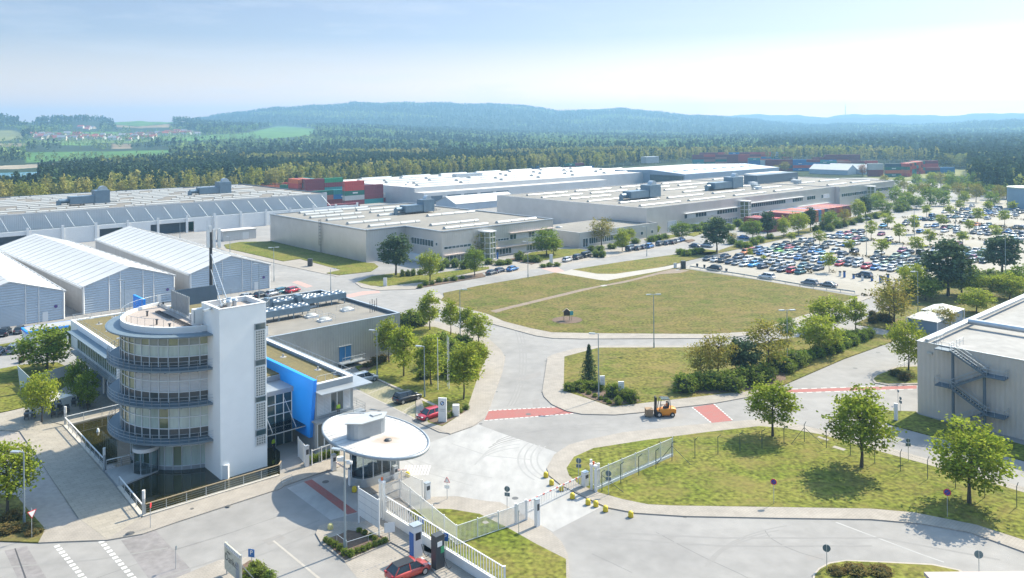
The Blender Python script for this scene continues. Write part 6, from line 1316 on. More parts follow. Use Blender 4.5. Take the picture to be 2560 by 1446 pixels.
# ================= totems and information signs
def totem(x, yb, yt, w, label, lines=True, m=None, th=.25, ang=0, emblem=False, cat='sign pillar'):
    p = P(x, yb); h = hgt(x, yb, yt); t = thing('sign_pillar', label, cat, p); u = Vector((math.cos(ang), math.sin(ang), 0)); v = Vector((-u.y, u.x, 0))
    mb = MB(); mb.obox(p+ZV*(h/2+.05), u*(w/2), v*(th/2), ZV*(h/2-.05)); b = mb.build('panel', m or M_TRIMW, t)
    mb = MB(); mb.obox(p+ZV*.05, u*(w/2+.08), v*(th/2+.08), ZV*.06); mb.build('plinth', M_GREYM, t)
    f = -v*(th/2+.008)
    if emblem:
        c = p+ZV*(h-.75)+f; R0 = .3
        def disc(r, mi, d, a0=0, a1=2*math.pi, n=20):
            q = [c-v*d+u*(r*math.cos(a0+(a1-a0)*i/n))+ZV*(r*math.sin(a0+(a1-a0)*i/n)) for i in range(n+1)]
            mb = MB(); mb.poly([c-v*d]+q if a1-a0 < 6 else q[:-1]); return mb
        e = disc(R0, 0, .0).build('emblem', M_BLK, b)
        disc(R0*.68, 0, .004).build('emblem_field', M_SW, b)
        mb = MB()
        for a0 in (0, math.pi): mb.poly([c-v*.008]+[c-v*.008+u*(R0*.66*math.cos(a0+math.pi/2*i/6))+ZV*(R0*.66*math.sin(a0+math.pi/2*i/6)) for i in range(7)])
        mb.build('emblem_quarters', mat('emblem_blue', (.03, .22, .55), .4), b)
    if lines:
        mb = MB()
        for k in range(5 if not emblem else 2): z = h*(.8-.1*k) if not emblem else h*(.55-.07*k); mb.obox(p+ZV*z+f, u*(w*.32*(1-.15*(k % 3))), v*.004, ZV*.035)
        mb.build('text_lines', M_GREYM, b)
    return t
totem(1106.5, 1057, 995, 1.2, 'tall white sign pillar with round emblem beside the red car', emblem=True, ang=-.15)
totem(1140, 1041, 1012, .95, 'small white box sign behind the emblem pillar', lines=False, th=.7)
totem(1506, 978, 940, .8, 'white information pillar directly beside the tall lamp', ang=.1); totem(1553, 993, 954, .9, 'white information pillar on the bed right of the lamp', ang=.1)
totem(963, 716.5, 695, .95, 'white sign pillar on the lawn in front of the middle hall', lines=False); totem(1378, 663, 636, 1.0, 'tall white sign pillar beside the parked white hatchback', lines=False); totem(1688, 671, 658, .9, 'short white sign box by the guard rail end', lines=False)
totem(1708, 672.5, 652.5, 1.3, 'dark grey cabinet tower at the car park corner', lines=False, m=M_DARKM, th=1.2, cat='cabinet'); totem(775.5, 666.5, 647, 1.35, 'dark grey cabinet tower on the pale slab by the middle hall', lines=False, m=M_DARKM, th=1.2, cat='cabinet'); totem(2240, 1053, 1009, .5, 'narrow white sign pillar at the foot of the corrugated hall', lines=False, ang=-.6)
totem(1244, 648, 632, .5, 'slim blue and white flag sign at the glazed stair', lines=False, m=M_SPB)
# bulletin board by the gate
p0, p1 = P(897, 1310), P(948, 1345); t = thing('notice_board', 'white panelled notice board in front of the gatehouse', 'notice board', p0); u = (p1-p0).normalized()
for q in (p0, p1): mb = MB(); mb.beam(q, q+ZV*4.0, .14); mb.build('post', M_FW, t)
mb = MB(); mb.beam(p0+ZV*2.4, p1+ZV*2.4, .06, 2.9); bd = mb.build('panel', M_TRIMW, t)
mb = MB()
for z in (1.7, 2.5, 3.2): mb.beam(p0+ZV*z, p1+ZV*z, .075, .03)
for f in (.33, .66): q = p0+(p1-p0)*f; mb.beam(q+ZV*1.0, q+ZV*3.8, .075, .03)
mb.build('joints', M_GREYM, bd)
p = P(974, 1356); t = thing('notice_board', 'small tilted white map board at the planter rail end', 'notice board', p); mb = MB(); mb.beam(p, p+ZV*1.5, .08); mb.build('post', M_STEEL, t); mb = MB(); mb.obox(p+ZV*1.5, AX*.05+Vector((.45, .1, 0)), Vector((.05, -.1, .05)), ZV*.5); mb.build('panel', M_TRIMW, t)
# planter railing
q = [P(842, 1358), P(868, 1378), P(972, 1345)]; t = thing('low_railing', 'low steel rail round the planter under the notice board', 'railing', q[0]); mb = MB(); rail(mb, q, .9, 2.2, .03, rails=(1,)); mb.build('rail', M_STEEL, t)
for x, y, l in [(712, 1213, 'low steel hoop rail on the pavement near the entrance'), (2252, 922, 'low steel hoop rail on the small island')]:
    q = [P(x-9, y+4), P(x+18, y-7)]; t = thing('hoop_rail', l, 'railing', q[0]); mb = MB(); rail(mb, q, .9, 1.5, .025, rails=(1, .5)); mb.build('rail', M_STEEL, t)
# billboard
p0, p1 = P(563, 1437), P(603, 1474); t = thing('billboard', 'pale billboard with a message word beside the planted corner', 'billboard', p0); u = (p1-p0).normalized(); v = Vector((-u.y, u.x, 0))
if v.y > 0: v = -v
hb = hgt(563, 1437, 1355)
mb = MB(); mb.beam(p0+ZV*(hb/2+.3), p1+ZV*(hb/2+.3), .12, hb-.6); b = mb.build('panel', mat('billboard_print', (.46, .44, .33), .6, var=.12, scale=.6, col2=(.55, .52, .42)), t)
mb = MB(); mb.beam(p0+ZV*(hb-.18), p1+ZV*(hb-.18), .135, .34)
mb.build('white_header', M_TRIMW, b); mb = MB()
for i in range(10): c = p0+(p1-p0)*((i+.5)/10)+v*.075+ZV*(hb-.18); mb.obox(c, u*.07, v*.004, ZV*.1)
mb.build('header_pattern', M_GREYM, b)
text('Danke!', .95, mat('print_dark', (.09, .09, .08), .6), b, p0+(p1-p0)*.45+v*.075+ZV*(hb*.60), u, ZV)
text('einfach', .28, mat('print_dark', (.09, .09, .08), .6), b, p0+(p1-p0)*.28+v*.075+ZV*(hb*.79), u, ZV)
mb = MB(); c = p0+(p1-p0)*.82+v*.072+ZV*(hb*.45); mb.obox(c, u*.35, v*.004, ZV*.8); mb.build('grey_picture', M_GREYM, b)
for f in (.05, .95): q = p0+(p1-p0)*f; mb = MB(); mb.beam(q-v*.1, q-v*.1+ZV*hb, .12); mb.beam(q-v*1.6, q-v*.1+ZV*hb*.7, .08); mb.build('post', M_STEEL, t)
# charging columns
for x, y, h, m, l in [(1040, 1392, 3.1, M_TRIMW, 'white fast charging column with blue side'), (1095, 1422, 3.3, M_DARKM, 'tall black charging column with a green notice')]:
    p = P(x, y); t = thing('charging_column', l+' next to the red electric car', 'charging point', p); mb = MB(); mb.gbox(p, -.5, .5, -.4, .4, .15, h); b = mb.build('cabinet', m, t); mb = MB(); mb.gbox(p, -.58, .58, -.48, .48, 0, .15); mb.build('foot', M_CONC, t)
    if m is M_TRIMW: mb = MB(); mb.gbox(p, -.53, -.503, -.36, .36, .2, h-.6); mb.build('side_panel', M_SPB, b); mb = MB(); mb.gbox(p, -.3, .3, -.43, -.403, h-1.3, h-.6); mb.build('screen', M_BLK, b); mb = MB(); mb.gbox(p, -.55, .55, -.45, .45, h, h+.12); mb.build('cap', M_STEEL, t)
    else: mb = MB(); mb.gbox(p, -.35, .2, -.43, -.403, h-1.0, h-.55); mb.build('label_plate', M_SW, b); mb = MB(); mb.gbox(p, .05, .45, -.43, -.403, h-1.7, h-1.1); mb.build('green_notice', mat('notice_green', (.05, .3, .13), .5), b)
    mb = MB(); pr = None
    for i in range(13): f = i/12; c = G(p, .3, -.5-1.2*f, 1.3-.9*math.sin(math.pi*f*.8)); pr is not None and mb.tube(pr, c, .03, n=5); pr = c
    mb.build('cable', M_BLACK, t)
# insect hotel on mulch
c = P(1418, 803); struct('mulch_bed', [(1418+38*math.cos(a), 802+9*math.sin(a)) for a in np.linspace(0, 6.28, 26)[:-1]], .1, .16, M_SOIL)
c = P(1417, 801, .16); t = thing('insect_hotel', 'wooden insect hotel on posts in a mulch circle', 'insect hotel', c); w = .62
for s in (-1, 1): mb = MB(); mb.beam(c+Vector((s*w, 0, 0)), c+Vector((s*w, 0, 1.9)), .12); mb.build('post', M_WOOD, t)
mb = MB(); mb.box(c.x-w, c.x+w, c.y-.3, c.y+.3, 1.2, 2.1); mb.add([(c.x-w, c.y-.3, 2.1), (c.x+w, c.y-.3, 2.1), (c.x, c.y-.3, 2.65), (c.x-w, c.y+.3, 2.1), (c.x+w, c.y+.3, 2.1), (c.x, c.y+.3, 2.65)], [(0, 1, 2), (5, 4, 3)]); mb.build('box', mat('dark_timber', (.08, .055, .04), .8, var=.3, scale=6), t)
mb = MB()
for s in (-1, 1): mb.beam(Vector((c.x, c.y, 2.72)), Vector((c.x+s*.9, c.y, 1.98)), .8, .06)
mb.build('roof', M_WOOD, t); p = P(1429, 803, .16); t = thing('info_board', 'small turquoise board beside the insect hotel', 'board', p); mb = MB(); mb.beam(p, p+ZV*1.2, .08); mb.build('post', M_WOOD, t); mb = MB(); mb.obox(p+ZV*1.7, (.36, .08, 0), (.0, .03, 0), (0, 0, .45)); mb.build('panel', mat('turquoise_board', (.06, .32, .34), .5), t)
# parasol, tables and chairs on the terrace
p = P(128, 1036, .12); t = thing('parasol', 'big white square parasol over the terrace tables', 'parasol', p); mb = MB(); mb.tube(p, p+ZV*3.2, .06, n=8); mb.build('pole', M_STEEL, t); mb = MB(); c = [p+ZV*2.55+Vector((3.0*math.cos(a), 2.6*math.sin(a), 0)) for a in (.3, 1.87, 3.44, 5.01)]; ap = p+ZV*3.3
for i in range(4): mb.add([c[i], c[(i+1) % 4], ap], [(0, 1, 2)]); mb.add([c[(i+1) % 4], c[i], ap-ZV*.05], [(0, 1, 2)])
mb.build('canopy', M_TENTR, t)
tp = proto('terrace_table_'); mb = MB(); mb.box(-.8, .8, -.45, .45, .7, .76); mb.build('table_top', M_DARKM, tp)
for sx in (-.7, .7):
    for sy in (-.35, .35): mb = MB(); mb.tube((sx, sy, 0), (sx, sy, .7), .03, n=6); mb.build('leg', M_DARKM, tp)
cp = proto('terrace_chair_'); mb = MB(); mb.box(-.25, .25, -.25, .25, .42, .47); mb.build('seat', M_DARKM, cp); mb = MB(); mb.box(-.25, .25, .21, .25, .47, .9); mb.build('backrest', M_DARKM, cp)
for sx in (-.22, .22):
    for sy in (-.22, .22): mb = MB(); mb.tube((sx, sy, 0), (sx, sy, .42), .02, n=5); mb.build('leg', M_DARKM, cp)
for k, (x, y) in enumerate([(140, 1022), (160, 1032), (142, 1040), (192, 1012), (212, 1018), (75, 1045)]):
    p = P(x, y, .12); nm = ['behind the parasol pole', 'right of the parasol', 'at the pond side of the parasol', 'under the paired trees', 'nearest the left wing', 'beside the small round tree'][k]
    dup(tp, p, .5, 1, 'dark terrace table '+nm, 'table', 'terrace tables').name = 'terrace_table'
    for a in (.5, .5+math.pi):
        d = Vector((math.sin(a), -math.cos(a), 0))
        for s in (-.4, .4): dup(cp, p-d*.75+Vector((math.cos(.5), math.sin(.5), 0))*s, a, 1, 'dark chair at the terrace table '+nm, 'chair', 'terrace chairs').name = 'terrace_chair'
drop(tp); drop(cp)
# terrace sculpture panels and fence
p = P(50, 985); t = thing('sail_sign', 'tall pale pointed board on posts beside the terrace lawn', 'board', p); mb = MB(); q = [p+ZV*1.0, p+ZV*4.5+Vector((-.4, 0, 0)), p+ZV*2.4+Vector((1.5, .3, 0)), p+ZV*1.1+Vector((1.3, .3, 0))]
mb.add(q+[a+Vector((0, .06, 0)) for a in q], [(0, 1, 2, 3), (7, 6, 5, 4), (0, 4, 5, 1), (1, 5, 6, 2), (2, 6, 7, 3), (3, 7, 4, 0)]); mb.build('panel', mat('pale_board', (.42, .5, .53), .5), t)
for dx in (0, 1.2): mb = MB(); mb.tube(p+Vector((dx, .1, 0)), p+Vector((dx, .1, 2.2)), .05, n=6); mb.build('post', M_STEEL, t)
barfence('slat_fence', 'grey green slat fence behind the terrace trees', [(100, 965), (176, 938)], 2.0, step=.16, r=.07, post=2.5)
# ================= trees, bushes, hedges (things)
L_MAPLE = leafmat('maple_leaves', (.22, .29, .03), (.31, .35, .05), .8, .48, .12)
L_LIGHT = leafmat('young_leaves', (.25, .315, .035), (.34, .37, .06), .8, .48, .15)
L_GREEN = leafmat('green_leaves', (.15, .225, .035), (.22, .28, .05), .7, .45, .2)
L_YELL = leafmat('yellow_spring_leaves', (.28, .28, .05), (.26, .21, .055), .5, .45, .15)
L_BIR = leafmat('birch_leaves', (.27, .285, .05), (.33, .30, .10), .05, .45, .3)
L_PIN2 = leafmat('dark_pine_needles', (.068, .11, .055), (.10, .135, .062), .6, .25, .2)
L_BUSH = leafmat('bush_leaves', (.15, .21, .035), (.21, .25, .055), .6, .35, .3)
L_BROWN = leafmat('brownish_shrub', (.14, .10, .04), (.11, .10, .035), .7, .2, .3)
M_BARK = mat('bark', (.085, .068, .052), .9, var=.3, scale=6, coord='obj'); M_BIRCHB = mat('birch_bark', (.40, .38, .34), .8, var=.35, scale=5, coord='obj')
TR = np.random.default_rng(5)
def crown(tmp, m, parent, V, tint=None):
    k = len(V)//4; tn = np.repeat(TR.normal(0, .10, k), 4) if tint is None else tint
    me = npmesh('crown', V, np.arange(len(V)).reshape(-1, 4), m, [('tint', 'FLOAT', tn)])
    o = bpy.data.objects.new('crown', me); SC.collection.objects.link(o); o.parent = parent; ORG[o.name] = Vector((0, 0, 0)); return o
def clusters(n, cen, rad, rng, shell=.55, cut=None):
    u = rng.normal(0, 1, (n*2, 3)); u /= np.linalg.norm(u, axis=1)[:, None]; q = rng.uniform(shell, 1, (n*2, 1))**.7
    c = u*q*np.array(rad)
    k = np.ones(len(c), bool)
    if cut is not None: k = c[:, 2] > cut
    return (c[k][:n])+np.array(cen)
def make_tree(name, H, W_, cz, rz, ncl, nl, leaf, spread, m, seed, trunk_h, r0=.16, bark=None, limbs=14, conic=0, shell=.5, flat=.45, tuft=None):
    rng = np.random.default_rng(seed); t = proto(name)
    C_ = clusters(ncl, (0, 0, cz), (W_/2, W_/2, rz), rng, shell, -rz*.92)
    if conic:
        f = np.clip((C_[:, 2]-(cz-rz))/(2*rz), 0, 1); s = (1.12-f*conic); C_[:, 0] *= s; C_[:, 1] *= s
    C_[:, 2] += rng.normal(0, .12*rz, len(C_))*.5
    lf = leafquads(C_, leaf, nl, (spread, spread, spread*.6), rng, flat)
    tn = np.repeat(np.repeat(rng.normal(0, .16, len(C_)), nl)+rng.normal(0, .10, len(C_)*nl), 4)
    crown(name, m, t, lf, tn)
    mb = MB(); lean = Vector((rng.normal(0, .12), rng.normal(0, .12), 0)); top = H*.82; pp = Vector((0, 0, -.1)); r = r0*1.25; pts = []
    for i in range(1, 6):
        f = i/5; q = lean*f+Vector((rng.normal(0, .05), rng.normal(0, .05), top*f)); r1 = r0*(1-.85*f); mb.tube(pp, q, r, r1, n=7, cap=False); pp = q; r = r1; pts.append(q)
    for i in range(min(limbs, len(C_))):
        e = Vector(C_[(i*7) % len(C_)]); z0 = max(trunk_h, min(e.z-.35*math.hypot(e.x, e.y)-.2, top*.9)); s = lean*(z0/top)+Vector((0, 0, z0)); md = s.lerp(e, .5)+Vector((0, 0, .12*(e-s).length)); mb.tube(s, md, r0*.32, r0*.2, n=5, cap=False); mb.tube(md, e, r0*.2, r0*.07, n=5, cap=False)
    mb.build('trunk', bark or M_BARK, t); t['H'] = H; t['W'] = W_; return t
T = {}
for k in range(3):
    T['maple%d' % k] = make_tree('maple_%d' % k, 9.5, 6.6, 5.7, 3.5, 150, 34, .17, .42, L_MAPLE, 100+k, 1.9, .17, limbs=34, conic=.38, shell=.35)
    T['young%d' % k] = make_tree('young_%d' % k, 7.6, 4.2, 4.5, 3.0, 90, 28, .17, .36, L_LIGHT, 200+k, 1.6, .11, limbs=20, conic=.45, shell=.3)
    T['green%d' % k] = make_tree('green_%d' % k, 8.5, 6.5, 4.9, 3.5, 120, 26, .21, .5, L_GREEN, 300+k, 1.3, .17, limbs=16, shell=.4)
    T['yellow%d' % k] = make_tree('yellow_%d' % k, 9, 6.6, 5.6, 3.5, 110, 20, .18, .55, L_YELL, 400+k, 1.6, .16, limbs=40, shell=.3)
    T['bright%d' % k] = make_tree('bright_%d' % k, 8, 6.6, 4.8, 3.1, 120, 28, .20, .48, L_LIGHT, 450+k, 1.4, .15, limbs=18, shell=.35)
    T['lot%d' % k] = make_tree('lot_%d' % k, 6.8, 3.4, 4.3, 2.5, 44, 16, .24, .36, L_LIGHT, 500+k, 1.7, .09, limbs=10, conic=.35, shell=.2)
    T['pine%d' % k] = make_tree('pine_%d' % k, 10.5, 6.6, 6.4, 4.0, 120, 24, .27, .46, L_PIN2, 600+k, 1.6, .2, limbs=30, conic=.45, flat=.2, shell=.35)
    T['birch%d' % k] = make_tree('birch_%d' % k, 17, 6.2, 10, 6.6, 70, 9, .48, .75, L_BIR, 700+k, 3, .2, bark=M_BIRCHB, limbs=14, conic=.35, shell=.25)
    T['edge%d' % k] = make_tree('edge_%d' % k, 9, 7.5, 4.6, 4.2, 80, 14, .36, .6, L_GREEN, 750+k, .8, .18, limbs=10, shell=.4)
def spruce(seed):
    rng = np.random.default_rng(seed); t = proto('spruce_'); V = []
    for i in range(30):
        f = i/29; z = .6+6.6*f; rad = 1.75*(1-f)**.9+.12
        for a in np.arange(0, 6.28, .7 if f < .6 else 1.2):
            a2 = a+rng.uniform(0, .7); e = np.linspace(.15, 1, 7)*rad*rng.uniform(.7, 1.1)
            c = np.stack([e*math.cos(a2), e*math.sin(a2), z-e*.28+rng.normal(0, .05, 7)], 1); V.append(leafquads(c, .13, 2, .07, rng, .2))
    crown('spruce', L_PIN2, t, np.concatenate(V)); mb = MB(); mb.tube((0, 0, -.1), (0, 0, 7.6), .12, .02, n=7); mb.build('trunk', M_BARK, t); t['H'] = 7.6; t['W'] = 3.4; return t
T['spruce0'] = spruce(3)
CNT = {}
def tree(kind, x, yb, yt, w, label, cat='tree', group=None, name='tree'):
    p = P(x, yb); s = p.y/F; h = (yb-yt)*s; wd = w*s; k = CNT.get(kind, 0); CNT[kind] = k+1
    pr = T[kind+'%d' % (k % 3)] if kind != 'spruce' else T['spruce0']
    sx = wd/pr['W']*1.12; sz = h/pr['H']; sx = min(max(sx, sz*.6), sz*1.6)
    r = dup(pr, p, random.uniform(0, 6.28), (sx, sx, sz), label, cat, group); r.name = name; return r
FM = 'maples on the fenced front lawn'
tree('maple', 1932, 1093, 945, 116, 'bright green maple nearest the road crossing, first on the front lawn', group=FM, name='maple_tree'); tree('maple', 2153.5, 1171, 965, 148, 'broad bright green maple in the middle of the front lawn, round shadow beneath', group=FM, name='maple_tree')
tree('maple', 2423, 1260, 1042, 172, 'broad bright green maple beside the corrugated hall road', group=FM, name='maple_tree'); tree('maple', 18, 1289, 1090, 130, 'bright green maple cut by the left picture edge at the drive', group=None, name='maple_tree')
IS = 'trees on the visitor bay lawn'
for x, b, t_, w, l in [(1075, 826, 724, 52, 'slender bright tree at the meadow corner, leftmost along the pavement'), (1127, 838, 745, 46, 'slender bright tree second along the meadow pavement'), (1168, 845, 762, 46, 'slender tree beside the lamp at the meadow corner'), (1198, 862, 780, 58, 'bright tree at the bend of the curved pavement'), (973, 907.5, 787, 56, 'bright tree closest to the plant building wall'), (1009, 942, 803, 68, 'bright tree on the lawn edge behind the silver car'), (1078, 963, 832, 68, 'bright tree behind the black estate car'), (1159, 1000, 852, 80, 'largest bright tree near the red car and emblem pillar'), (1189, 935, 848, 68, 'bright tree overhanging the curved pavement')]:
    tree('young', x, b, t_, w, l, group=IS, name='young_maple')
LW = 'trees on the lower lawn'
tree('spruce', 1473, 960, 858, 46, 'small dark spruce beside the white information pillars', name='spruce_tree')
tree('yellow', 1751, 954, 854, 70, 'light sparse tree at the left of the lower lawn grove', group=LW); tree('yellow', 1796, 951.6, 828, 78, 'tall thin leaved tree second in the lower lawn grove', group=LW); tree('pine', 1859, 946, 842, 80, 'dark pine in the lower lawn grove', group=LW, name='pine_tree'); tree('yellow', 1921, 938, 803, 92, 'wide yellow green tree around the double headed lamp', group=LW)
tree('bright', 2049, 885, 788, 100, 'round bright green tree in front of the clipped hedge', group=LW); tree('bright', 2073, 830, 743, 90, 'bright green tree behind the round one on the lower lawn', group=LW); tree('young', 2139, 827, 740, 50, 'narrow young tree at the path end', group=LW, name='young_maple'); tree('green', 1968, 852, 795, 44, 'small green tree behind the double headed lamp', group=LW)
RT = 'trees on the wooded right verge'
tree('yellow', 2236, 819, 688, 92, 'tall yellow green tree left of the white pavilions', group=RT); tree('yellow', 2225, 800, 712, 60, 'second yellow tree behind the tall one by the pavilions', group=RT); tree('bright', 2271, 927, 795, 80, 'thin bright tree at the corner of the corrugated hall', group=RT); tree('green', 2314, 752, 690, 62, 'dense green tree behind the pavilions', group=RT)
tree('pine', 2370.5, 741, 601, 112, 'big dark pine behind the pavilions', group=RT, name='pine_tree'); tree('pine', 2505, 688, 582, 92, 'dark pine near the right edge of the car park', group=RT, name='pine_tree'); tree('green', 2404, 740, 655, 80, 'dark green tree leaning on the big pine', group=RT); tree('bright', 2441, 783, 722, 96, 'bright tree above the corrugated hall roof edge', group=RT); tree('bright', 2524, 750, 684, 90, 'bright tree at the right edge behind the corrugated hall', group=RT); tree('yellow', 2358, 827, 768, 78, 'pale yellow tree in front of the pavilions', group=RT); tree('bright', 2285, 748, 655, 60, 'bright tree in front of the first car rows', group=RT); tree('green', 2560, 735, 665, 70, 'green tree cut by the right edge', group=RT); tree('bright', 2475, 742, 690, 60, 'small bright tree between two verge trees', group=RT)
HF = 'trees along the hall road'
tree('pine', 990, 688.5, 582, 78, 'round dark pine in front of the middle hall corner', group=HF, name='pine_tree'); tree('bright', 1075, 703.7, 628, 58, 'bright round tree on the shrub bed by the middle hall', group=HF); tree('green', 1090, 651, 603, 46, 'dark green tree against the middle hall windows', group=HF); tree('green', 1187, 690, 617, 46, 'green tree at the end of the shrub bed', group=HF); tree('yellow', 1200, 645.6, 578, 78, 'yellow spring tree beside the glazed stair', group=HF)
tree('green', 1365, 641, 574, 60, 'green tree in front of the striped middle hall front', group=HF); tree('bright', 1383, 637, 592, 40, 'smaller bright tree touching its green neighbour at the hall', group=HF); tree('yellow', 1504, 615, 543, 52, 'pale sparse tree in front of the low pavilion', group=HF); tree('bright', 1555.6, 629, 572, 36, 'bright tree at the low pavilion corner', group=HF); tree('bright', 1573.5, 602, 570, 28, 'small tree behind the bright one at the pavilion', group=HF); tree('bright', 1640, 587.5, 562, 20, 'small tree by the roller door of the silver hall', group=HF); tree('green', 1703.6, 600, 553, 46, 'green tree in front of the silver hall windows', group=HF)
tree('pine', 1792, 633, 545, 64, 'tall dark pine between hall road and car park', group=HF, name='pine_tree'); tree('bright', 1785, 590, 545, 26, 'narrow bright tree behind the tall dark pine', group=HF)
for i, (kd, x, b, t_, w, l) in enumerate([('pine', 1919.5, 591.7, 526, 42, 'dark pine before the maroon container'), ('green', 1882, 597, 548, 42, 'dark green tree left of the container row'), ('bright', 1959.6, 594, 543, 30, 'bright tree right of the dark pine'), ('bright', 1996, 587.5, 528, 44, 'bright tree before the orange containers'), ('pine', 2026, 579, 517, 32, 'blue green pine before the orange containers'), ('green', 2076, 573.7, 529, 38, 'round green tree before the container doors'), ('yellow', 2110.4, 568, 524, 32, 'olive tree before the coloured container doors'), ('bright', 2145, 551.5, 499, 32, 'slim bright tree at the end of the container row'), ('pine', 2164, 547, 491, 36, 'tall dark pine at the end of the container row'), ('green', 2207, 535, 498, 52, 'broad green tree beyond the container row'), ('green', 2252, 525, 498, 40, 'green tree with a dark hedge at its foot'), ('bright', 2196, 515, 480, 30, 'bright tree by the far hall corner'), ('green', 2290, 523, 490, 40, 'green tree at the car park corner'), ('yellow', 2268, 505, 478, 30, 'yellowish tree by the far road'), ('yellow', 1830, 610, 580, 24, 'small pale tree at the island by the pine')]):
    tree(kd, x, b, t_, w, l, group='trees along the car park verge', name='pine_tree' if kd == 'pine' else 'tree')
LOTT = [(1979, 607, 578, 28), (2049.5, 615, 575, 30), (2178, 598.6, 549, 26), (2219, 571, 529, 30), (2248.8, 607, 557, 26), (2286, 585, 532, 22), (2316.6, 543, 508, 22), (2123, 632, 596, 26), (2204, 640, 592, 32), (2290, 637, 590, 34), (2325, 615, 568, 28), (2352.5, 571, 535, 28), (2376, 543, 510, 22), (2406.5, 612, 574, 30), (2423, 582, 546, 22), (2444, 560, 518, 26), (2511.6, 562.6, 524, 24), (2072.5, 681.6, 626, 28), (2258, 698, 663, 30), (2380, 650, 601, 40), (1875, 645, 620, 14), (1908, 659, 636, 14), (2490, 600, 560, 26), (2470, 530, 500, 26), (2530, 530, 500, 26), (2400, 528, 500, 20)]
LOTT.sort(); ORD = ['first', 'second', 'third', 'fourth', 'fifth', 'sixth', 'seventh', 'eighth', 'ninth', 'tenth', 'eleventh', 'twelfth', '13th', '14th', '15th', '16th', '17th', '18th', '19th', '20th', '21st', '22nd', '23rd', '24th', '25th', '26th', '27th', '28th', '29th', '30th', '31st', '32nd', '33rd', '34th', '35th', '36th', '37th', '38th', '39th', '40th', '41st', '42nd', '43rd', '44th', '45th', '46th', '47th', '48th', '49th', '50th']
def od(i): return ORD[i] if i < len(ORD) else '%d%s' % (i+1, {1: 'st', 2: 'nd', 3: 'rd'}.get((i+1) % 10 if (i+1) % 100 not in (11, 12, 13) else 0, 'th'))
for i, (x, b, t_, w) in enumerate(LOTT): tree('lot', x, b, t_, w, 'slim young tree among the parked cars, %s from the left' % od(i), group='young trees in the car park', name='young_tree')
TE = 'trees on the office terrace'
tree('green', 116, 927, 810, 112, 'broad green tree in front of the low garage', group=TE); tree('bright', 104, 1057, 925, 72, 'round light green tree at the white parasol', group=TE); tree('green', 194, 1004, 897, 52, 'taller of two green trees under the left wing', group=TE); tree('green', 220, 1026.5, 930, 50, 'smaller of two green trees under the left wing', group=TE); tree('bright', 133, 916, 830, 50, 'thin tree behind the broad garage tree', group=TE)
# birches at the forest edge behind the halls
rb = np.random.default_rng(21); bp_ = []
for px in np.arange(-40, 2350, 13.0):
    e = float(np.interp(px, [t[0] for t in BIRCH_R], [t[1] for t in BIRCH_R])); bp_.append((px+rb.uniform(-6, 6), e+rb.uniform(-14, 30)))
bp_.sort()
for i, (px, r) in enumerate(bp_):
    a = (px-CX)/F; y = r/math.sqrt(1+a*a); k = i % 3; s = rb.uniform(.72, 1.12); sx = s*rb.uniform(.75, 1.05)
    o = dup(T['birch%d' % k], (y*a, y, -.15), rb.uniform(0, 6), (sx, sx, s), 'yellow green birch at the forest edge behind the halls, %s from the left' % od(i), 'birch', 'birches along the forest edge'); o.name = 'birch_tree'
# leafy trees behind the car park and in front of the right wood
rb = np.random.default_rng(22); ep = []
for px, yb in [(2185, 505), (2215, 495), (2235, 488), (2262, 482), (2300, 478), (2330, 486), (2345, 500), (2365, 490), (2380, 478), (2398, 500), (2420, 494), (2440, 506), (2452, 488), (2476, 500), (2498, 508), (2516, 498), (2545, 508), (2310, 500), (2280, 492), (2250, 472), (2212, 472), (2330, 462), (2352, 472), (2290, 464), (2375, 462), (2404, 474), (2432, 472), (2466, 480), (2500, 486), (2530, 482), (2555, 490), (2240, 510), (2324, 515), (2360, 515), (2410, 512), (2480, 515), (2268, 520), (2190, 522)]: ep.append((px, yb))
ep.sort()
for i, (px, yb) in enumerate(ep):
    p = P(px, yb); k = ['edge', 'edge', 'yellow', 'edge', 'bright'][i % 5]; s = rb.uniform(.75, 1.25); o = dup(T[k+'%d' % (i % 3)], p, rb.uniform(0, 6), s, '%s tree in the belt beyond the car park, %s from the left' % ({'edge': 'bushy green', 'yellow': 'yellowish', 'bright': 'fresh bright green'}[k], od(i)), 'tree', 'tree belt beyond the car park'); o.name = 'tree'
p = P(2156, 441); o = dup(T['yellow0'], p, 1, 1.1, 'orange brown tree in front of the far white tents', 'tree'); o.name = 'tree'
for c in kids(o):
    if c.name.startswith('crown'): c.data = c.data.copy(); c.data.materials[0] = leafmat('orange_leaves', (.30, .13, .04), (.26, .14, .05), .5, .4, .1)
for x, y, w, l in [(1753, 444, 1.0, 'first of three'), (1768, 443, .9, 'second of three'), (1795, 442, 1.2, 'third of three'), (1940, 436, .9, 'lower one of two'), (1962, 434, 1.2, 'taller one of two'), (1648, 450, .9, 'dark green single one')]:
    o = dup(T['yellow1' if x != 1648 else 'green1'], P(x, y), 1, w, 'small tree behind the silver hall roof, '+l, 'tree', 'small trees behind the silver hall'); o.name = 'tree'
